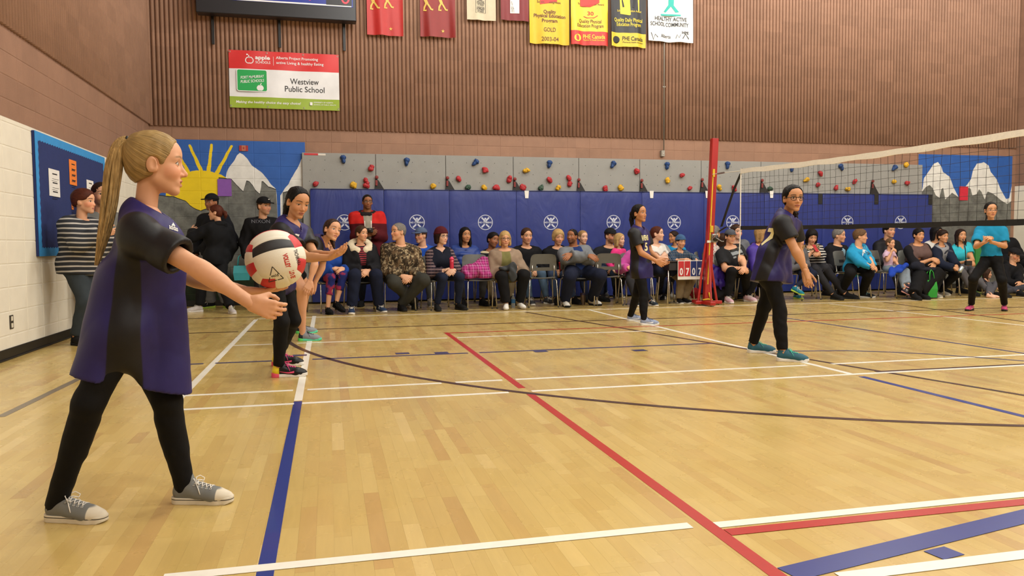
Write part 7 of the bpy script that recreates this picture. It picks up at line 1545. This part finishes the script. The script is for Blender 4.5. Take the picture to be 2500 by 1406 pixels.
# ---- score table with flip score
tx, ty, tz = onY(1668, 636, 11.12)[0], 11.28, .685
tbn = empty('score_table', (tx, ty, 0)); tag(tbn, 'small dark desk beside the red net post carrying the flip score cards', 'table')
MB().box((0, 0, tz-.012), (.6, .42, .024), bev=.006).build('table_top', mat('desk_black', '#18171a', .5), tbn); MB().box((0, -.03, tz-.09), (.52, .34, .12), bev=.006).build('book_tray', 'desk_black', tbn)
for sx in (-1, 1):
    for sy in (-1, 1): MB().tube([(sx*.24, sy*.15, tz-.03), (sx*.28, sy*.2, .0)], .012, 8).build('leg', 'chrome', tbn, True)
fs = empty('flip_score', (tx, ty, tz)); tag(fs, 'flip score cards reading 0 7 in red and blue hung on the desk front', 'score board')
p0, p1 = onY(1655, 660, ty-.235), onY(1716, 660, ty-.235); W = p1[0]-p0[0]; cx_ = (p0[0]+p1[0])/2-tx; cz_ = -.145
MB().box((cx_, -.228, cz_), (W, .012, .30), bev=.003).build('backing_card', 'paper', fs)
for i, (m, t_) in enumerate((('score_red', '0'), ('score_red', '7'), ('score_blue', '0'), ('score_blue', '7'))):
    mm = mat(m, '#b3242a' if m == 'score_red' else '#1d2f6b', .45); x = cx_-W/2+W*(.13+.247*i); c = MB().box((x, -.237, cz_+.02), (W*.225, .005, .235), bev=.002).build('number_card', mm, fs)
    mb = MB(); put_text(mb, t_, x, cz_-.03, .15, -.2405, .03, width=W*.13); obj('number', flat_mesh(mb, 'number'), 'ink_white', c); MB().tube([(x+.012*math.cos(t), -.232+.012*math.sin(t)*0, cz_+.145+.012*math.sin(t)) for t in np.linspace(0, 6.283, 8, endpoint=False)], .002, 4, closed=True).build('ring', 'steel', c)
# ---- volleyball
bc = onY(673, 633, 2.93); br = .1075
vb = empty('volleyball', tuple(bc)); tag(vb, 'white, red and black panelled volleyball resting on the server\'s palm', 'ball')
mat('ball_white', '#dedac9', .45, .02, bump=.25, bscale=900); mat('ball_red', '#c0242b', .45, .02, bump=.25, bscale=900); mat('ball_black', '#17181b', .45, .02, bump=.25, bscale=900)
fv = unit(O_-bc); bu = unit(V3(0, 0, 1)-fv*fv[2]); brt = np.cross(bu, fv)     # towards the viewer side, up, right
ro = math.radians(14); bu, brt = bu*math.cos(ro)-brt*math.sin(ro)*-1*-1, brt*math.cos(ro)+bu*math.sin(ro)*-1*-1
bu = unit(bu); brt = unit(brt-bu*(brt@bu)); fv2 = np.cross(brt, bu)*1.
if fv2@fv < 0: fv2 = -fv2
el = math.radians(6); n0 = unit(fv2*math.cos(el)+bu*math.sin(el)); u0 = unit(bu*math.cos(el)-fv2*math.sin(el)); r0 = brt
faces = [(n0, r0, u0, [-1, .28, .78, 1.], 'v', ['ball_white', 'ball_black', 'ball_white']), (-r0, n0, u0, [-1, -.52, .02, .62, 1.], 'v', ['ball_white', 'ball_red', 'ball_white', 'ball_red']), (r0, -n0, u0, [-1, -.35, .25, 1.], 'v', ['ball_red', 'ball_white', 'ball_red']), (u0, r0, -n0, [-1, -.33, .33, 1.], 'v', ['ball_white', 'ball_red', 'ball_white']), (-u0, r0, n0, [-1, -.33, .33, 1.], 'u', ['ball_red', 'ball_white', 'ball_white']), (-n0, -r0, u0, [-1, -.33, .33, 1.], 'v', ['ball_white', 'ball_black', 'ball_white'])]
ballp = []
for n_, a_, b_, br_, ax, cols in faces:
    for i, c_ in enumerate(cols):
        lo, hi = br_[i], br_[i+1]; N, M_ = 14, 8; V = []
        for j in range(M_+1):
            for k in range(N+1):
                s_ = -1+2*k/N; t_ = lo+(hi-lo)*j/M_; p, q = (s_, t_) if ax == 'v' else (t_, s_)
                d = unit(n_+a_*math.tan(p*math.pi/4)+b_*math.tan(q*math.pi/4)); e = min(1-abs(s_), (t_-lo), (hi-t_)); V.append(d*br*(1-.018*math.exp(-(e/.035)**2)))
        F = [(j*(N+1)+k, j*(N+1)+k+1, (j+1)*(N+1)+k+1, (j+1)*(N+1)+k) for j in range(M_) for k in range(N)]
        o = MB().add(V, F); me = bpy.data.meshes.new('ball_panel'); me.from_pydata([tuple(v) for v in o.V], [], o.F); me.polygons.foreach_set('use_smooth', [True]*len(me.polygons))
        bm = bmesh.new(); bm.from_mesh(me); bm.normal_update()
        if sum((f.normal.dot(f.calc_center_median()) for f in bm.faces)) < 0: bmesh.ops.reverse_faces(bm, faces=bm.faces)
        bm.to_mesh(me); bm.free(); ballp.append(obj('ball_panel', me, c_, vb))
bpy.context.view_layer.update()
def ball_print(t, x, y, size, m, w_=None, polys=None, rot=0., bold=.02):
    right, up = (-bu, brt) if rot else (brt, bu); c = bc+brt*x+bu*y
    print_on(ballp, t, c, right, up, size, m, vb, bold=bold, width=w_, out=fv, polys=polys, off=.0008, far=.3)
mat('ink_ballred', '#b5342c', .5, 0)
ball_print('VOLLEY', .034, -.014, .022, 'ink_ballred', .052, rot=1, bold=.05); ball_print('LITE', .040, -.066, .022, 'ink_ballred', .028, rot=1, bold=.05); ball_print('TACHIKARA', .073, -.012, .018, 'ink_black', .058, rot=1, bold=.02)
tri = [(0, .03), (-.026, -.02), (.026, -.02)]; P2 = []; F2 = []
for i in range(3):
    a, b_ = np.array(tri[i]), np.array(tri[(i+1) % 3]); n = unit(np.array([-(b_-a)[1], (b_-a)[0]]))*.0014; k = len(P2); P2 += [a+n, a-n, b_-n, b_+n]; F2.append((k, k+1, k+2, k+3))
ball_print('', -.018, -.052, 1., 'ink_black', polys=(P2, F2)); ball_print('gold', -.018, -.055, .014, 'ink_black', .026)
bpy.context.view_layer.update()
# ================================================================= PRINT ON CLOTHES
def part(root, nm): return [c for c in root.children if c.name.split('.')[0] == nm][0]
def chest_print(root, FR, nm, t, x, z, size, m, w_=None, face=1, **k):
    o = part(root, nm); al, af, au = FR; pel_w = root['_pel'] if '_pel' in root else None
    return o
def pr(root, nm, t, c, right, up, out, size, m, w_=None, **k): o = part(root, nm); return print_on([o], t, c, right, up, size, m, o, width=w_, out=out, **k)
for m__, bd, of in (('print_gold', .035, .003),):
    pr(g4, 'jersey', 'RAVENS', P(1580, 581, 8.40), FR4[0], FR4[2], unit(FR4[1]-FR4[0]*.5), .085, m__, .19 if bd else .18, bold=bd, off=of); pr(g4, 'jersey', '5', P(1588, 603, 8.40), FR4[0], FR4[2], unit(FR4[1]-FR4[0]*.5), .13, m__, bold=bd, off=of)
    pr(g5, 'jersey', '7', P(1864, 578, 5.62), -FR5[0], FR5[2], unit(-FR5[1]-FR5[0]*.6), .2, m__, bold=bd, off=of)
pr(g2, 'jersey', '07', P(737, 588, 5.68), FR2[0], FR2[2], FR2[1], .09, 'print_white', bold=.02, far=.12)
pr(srv, 'jersey', 'adidas', P(424, 556, 2.9), V3(.93, -.3, -.1), V3(.1, 0, 1), V3(.35, -.93, .1), .028, 'print_white', .042, bold=.02, far=.2)
pr(srv, 'jersey', '', P(425, 546, 2.9), V3(.95, -.3, 0), V3(0, 0, 1), V3(.35, -.93, .1), 1., 'print_white', polys=([(-.009, -.006), (.009, -.006), (.002, .008)], [(0, 1, 2)]), name='logo', far=.2)
pr(nx_, 'jacket', 'NIXON', P(640, 540, 11.95), V3(.97, .2, 0), V3(0, 0, 1), V3(.2, -.97, 0), .075, mat('print_dim', '#55555c', .6, 0), .26, bold=.0)

def tpr(prefix, nm, t, x, z, size, m, w_=None, depth=.12, far=.1, **k):
    root, pel, FR_, sc_ = [v for q, v in PERS.items() if q.startswith(prefix)][0]
    return pr(root, nm, t, pel+FR_[0]*x+FR_[2]*z+FR_[1]*depth, FR_[0], FR_[2], FR_[1], size, m, w_, far=far, **k)
tpr('person in bright blue printed', 'jacket', 'CALGARY', 0, .315, .034, mat('print_blue', '#23282c', .6, 0), .12, bold=.03); tpr('person in bright blue printed', 'jacket', '', 0, .245, 1., 'print_blue', polys=([(-.05, -.03), (-.03, -.03), (-.02, .02), (0, -.03), (.02, -.03), (.035, .015), (.05, -.03), (.06, -.03), (.035, .035), (.01, .0), (-.02, .04)], [tuple(range(11))]), name='print_mark')
for sx in (-1, 1): tpr('person in bright blue printed', 'jacket', '', sx*.035, .37, 1., 'print_white', polys=([(-.004, -.05), (.004, -.05), (.004, .06), (-.004, .06)], [(0, 1, 2, 3)]), name='drawstring')
mat('print_navy', '#1a2236', .6, 0); tpr('boy in grey and navy', 'jacket', 'THUNDER', 0, .24, .045, 'print_navy', .15, bold=.02)
tpr('boy in grey and navy', 'jacket', '', 0, .29, 1., 'print_navy', polys=([(.08*math.cos(t), .05*math.sin(t)) for t in np.linspace(0, math.pi, 9)]+[(.05*math.cos(t), .02*math.sin(t)) for t in np.linspace(math.pi, 0, 9)], [tuple(range(18))]), name='print_arc')
mat('print_pale', '#7d8488', .7, .2, 60)
for z_, h_ in ((.35, .02), (.295, .026), (.235, .014)): tpr('woman in grey printed', 't_shirt', '', 0, z_, 1., 'print_pale', polys=([(-.1, -h_), (.1, -h_), (.1, h_), (-.1, h_)], [(0, 1, 2, 3)]), name='print_band', depth=.2)
tpr('girl in blue t-shirt', 't_shirt', '', 0, .16, 1., 'print_pale', polys=([(-.05, .0), (.0, -.018), (.05, .03), (.0, -.002)], [(0, 1, 2, 3)]), name='print_mark')
tpr('smiling man with glasses', 'jacket', '', -.05, .3, 1., 'paper', polys=([(-.006, -.12), (.006, -.12), (.006, .1), (-.006, .1)], [(0, 1, 2, 3)]), name='drawstring', depth=.15); tpr('smiling man with glasses', 'jacket', '', .05, .3, 1., 'paper', polys=([(-.006, -.12), (.006, -.12), (.006, .1), (-.006, .1)], [(0, 1, 2, 3)]), name='drawstring', depth=.15)
# ================================================================= CHAIRS LEFT EMPTY AND THINGS ON THEM
def ch_px(px, Y): return onY(px, 690, Y)[0]
chair(ch_px(1168, Y1), Y1, .05, CH.replace('under ', 'carrying ')+'the pink plaid jacket', 'grey stacking chairs along the wall')
chair(ch_px(1322, Y1-.02), Y1, math.pi-.12, 'empty grey stacking chair between the beige cardigan and the grey hoodie'); chair(ch_px(1478, Y1), Y1, math.pi-.15, 'empty grey stacking chair right of the folded-arms man')
def blob(name, prims, h, m, label, cat, k=.05, wave=(.012, .12), cutz=None, seed=0, group=None):
    g = Grid.around(prims, h, .04).add(prims, k).wave(wave[0], wave[1], seed, 5, None, True)
    if cutz is not None: g.cut((0, 0, cutz), (0, 0, -1))
    V_, F_ = g.mesh(); c = V_.mean(0); c[2] = V_[:, 2].min(); me = mesh_np(name, V_-c, F_, True); add_attr(me, 'tl', V_-c); o = obj(name, me, m, None, tuple(c)); tag(o, label, cat, group); return o
E_ = lambda px, py, Y, r: ell(onY(px, py, Y), r)
blob('winter_jacket', [E_(1160, 660, 11.32, (.22, .16, .10)), E_(1180, 650, 11.45, (.14, .12, .13)), E_(1145, 668, 11.25, (.12, .1, .09)), E_(1185, 672, 11.25, (.10, .1, .07))], .012, plaid('pinkplaid', '#8a2a63', '#c04a90', '#c9a8bc', .075), 'pink plaid winter jacket heaped on an empty chair', 'jacket', cutz=.458)
blob('coat', [*[cap(onY(1736+7*i, 653+2*i, 11.33), onY(1732+9*i, 690+3*(i%2)*3+2*i, 11.24), .028, .02) for i in range(5)], cap(onY(1736, 652, 11.36), onY(1764, 662, 11.36), .03, .03)], .013, plain('#2d1a66', rough=.45), 'purple coat slung over a chair beside the red post', 'coat', seed=3)
blob('backpack', [E_(1756, 722, 11.35, (.13, .12, .11)), E_(1756, 712, 11.38, (.11, .10, .11))], .013, plain('#1b1a1c'), 'dark backpack on the floor beside the red net post', 'bag', cutz=.003, seed=4)
blob('folded_jacket', [E_(1252, 664, 11.02, (.06, .035, .15)), E_(1240, 655, 11.1, (.13, .08, .035))], .012, plain('#3a3d40'), 'grey and black jacket on the lap of the beige cardigan woman', 'jacket', seed=5)
blob('blue_jacket', [*[cap(onY(2176+9*i, 655-2*i+3*(i%2), 11.1), onY(2174+8*i, 672-5*i+4*(i%2), 10.98), .028, .02) for i in range(5)]], .012, plain('#1a3c9c'), 'bright blue jacket across the little pink girl\'s lap', 'jacket', seed=6)
blob('dark_jacket', [E_(2262, 658, 11.05, (.16, .09, .04)), E_(2240, 650, 11.1, (.12, .09, .08))], .013, plain('#191b26'), 'dark jacket across the lap of the brown vest woman', 'jacket', seed=7)
blob('red_bag', [E_(1697, 716, 11.6, (.09, .07, .09))], .012, plain('#8c1c22'), 'red bag on the floor under the score table', 'bag', cutz=.003, seed=8)
# bags
def tote(px, py0, py1, Y, wpx, m, label, handles=True):
    a, b_ = onY(px-wpx/2, py1, Y), onY(px+wpx/2, py0, Y); w_, h_ = b_[0]-a[0], b_[2]-max(a[2], 0); o = empty('tote_bag', ((a[0]+b_[0])/2, Y, max(a[2], 0))); tag(o, label, 'bag')
    V = []; 
    for z, sx, sy in ((0, .44, .07), (h_*.5, .5, .075), (h_*.93, .47, .05), (h_, .46, .045)):
        V += [(-w_*sx, -sy, z), (w_*sx, -sy, z), (w_*sx, sy, z), (-w_*sx, sy, z)]
    F = [(0, 3, 2, 1)]+[(4*r+i, 4*r+(i+1) % 4, 4*r+4+(i+1) % 4, 4*r+4+i) for r in range(3) for i in range(4)]+[(12, 13, 14, 15)]
    MB().add(V, F).build('bag_body', m, o)
    if handles:
        for y in (-.045, .045): MB().tube([(-w_*.25, y, h_), (-w_*.18, y*.6, h_+.13), (0, y*.4, h_+.17), (w_*.18, y*.6, h_+.13), (w_*.25, y, h_)], .008, 6).build('handle', m, o, True)
    return o
tote(2270, 683, 726, 10.95, 24, mat('bag_green', '#1f8c2c', .6), 'bright green shopping bag on the floor by the brown vest woman'); tote(591, 648, 684, 12.15, 40, mat('bag_teal', '#2c8c94', .6), 'teal bag hanging beside the man in the black hooded sweatshirt')
tote(2384, 600, 728, 12.2, 22, mat('bag_green2', '#2c7a34', .6), 'green bag behind the woman in turquoise', False); tote(612, 706, 722, 12.2, 16, mat('bag_lilac', '#8a6aa8', .6), 'small lilac bag on the floor below the mural', False)
tote(2214, 690, 712, 11.9, 30, mat('bag_red2', '#7a1820', .6), 'dark red bag under the row of chairs near the green bag', False) if 0 else None
# bottles, cups, phone, camera
def lathe_thing(name, parts_, c, label, cat, R=None):
    o = empty(name, tuple(c)); tag(o, label, cat)
    if R is not None: o.rotation_euler = R
    for nm, prof, m in parts_: MB().lathe(prof, 14).build(nm, m, o, True)
    return o
mat('clear_plastic', '#c9d3d8', .15, 0, trans=.6); mat('label_blue', '#3a78b0', .5); mat('bottle_red', '#b81e3c', .3, .03, coat=.3); mat('cup_red', '#b5281e', .5); mat('steel_brown', '#6a5a4c', .3, .05, metal=.7); mat('lid_purple', '#2c1c30', .5); mat('can_silver', '#a9b6bd', .3, 0, metal=.7); mat('phone_red', '#a3202a', .4)
BOT = [('bottle', [(.03, 0), (.032, .004), (.032, .06), (.03, .075), (.032, .09), (.032, .14), (.012, .185), (.012, .195)], 'clear_plastic'), ('label', [(.0325, .07), (.0328, .075), (.0328, .125), (.0325, .13)], 'label_blue'), ('cap', [(.014, .195), (.015, .197), (.015, .212), (.013, .214)], 'paper')]
lathe_thing('water_bottle', BOT, onZ(1253, 751), 'clear water bottle on the floor between the white socks', 'bottle'); lathe_thing('water_bottle', BOT, onZ(2248, 726)*1., 'clear water bottle on the floor by the green bag', 'bottle') if 0 else None
lathe_thing('travel_mug', [('mug', [(.034, 0), (.036, .004), (.042, .15), (.042, .155)], 'steel_brown'), ('lid', [(.044, .155), (.045, .158), (.045, .185), (.03, .19)], 'lid_purple')], onZ(1423, 744), 'steel travel mug on the floor beside the folded-arms man', 'mug')
c = onY(1103, 656, 11.0); lathe_thing('sports_bottle', [('bottle', [(.028, 0), (.03, .004), (.03, .05), (.027, .07), (.03, .09), (.03, .13)], 'bottle_red'), ('lid', [(.032, .13), (.032, .155), (.018, .16), (.016, .175)], mat('lid_pink', '#d23a62', .4))], c, 'red sports bottle held by the woman in the dark red hat', 'bottle')
c = onY(1370, 659, 11.9); lathe_thing('paper_cup', [('cup', [(.028, 0), (.03, .002), (.04, .11), (.041, .112)], 'cup_red'), ('lid', [(.042, .112), (.042, .12), (.034, .128)], 'cup_red')], c, 'red cup held by the fair haired woman in black', 'cup')
c = onY(2342, 664, 10.9); lathe_thing('drink_can', [('can', [(.026, 0), (.033, .006), (.033, .1), (.028, .108)], 'can_silver'), ('tab', [(.01, .108), (.01, .111)], 'steel')], c, 'silver can held by the boy in the grey and navy hoodie', 'can', (0, .6, 0))
c = onY(1991, 606, 11.4); o = MB().box((0, 0, 0), (.075, .012, .14), bev=.004).build('mobile_phone', 'phone_red', None, False, tuple(c), (-.6, 0, .3)); tag(o, 'red phone held by the woman with the leopard scarf', 'phone'); MB().box((0, .0065, 0), (.068, .001, .125)).build('screen', 'rubber_black', o)
c = onY(902, 562, 12.02); cm = empty('camera_held', tuple(c)); tag(cm, 'small black camera held by the man in the red jacket', 'camera'); MB().box((0, 0, 0), (.11, .05, .07), bev=.008).build('camera_body', 'rubber_black', cm); MB().lathe([(.026, 0), (.026, .03), (.022, .032)], 14).build('lens', 'glass_frame', cm, True, (0, -.025, 0), (math.pi/2, 0, 0))
c = onY(2364, 642, 11.2); cm = empty('camera_held', tuple(c)); tag(cm, 'dark camera on a strap in the lap of the woman in turquoise', 'camera'); MB().box((0, 0, 0), (.12, .06, .08), bev=.008).build('camera_body', 'rubber_black', cm); MB().tube([(-.05, 0, .04), (-.1, -.03, .25), (-.08, .05, .42)], .008, 5).build('strap', 'strap_black', cm, True)
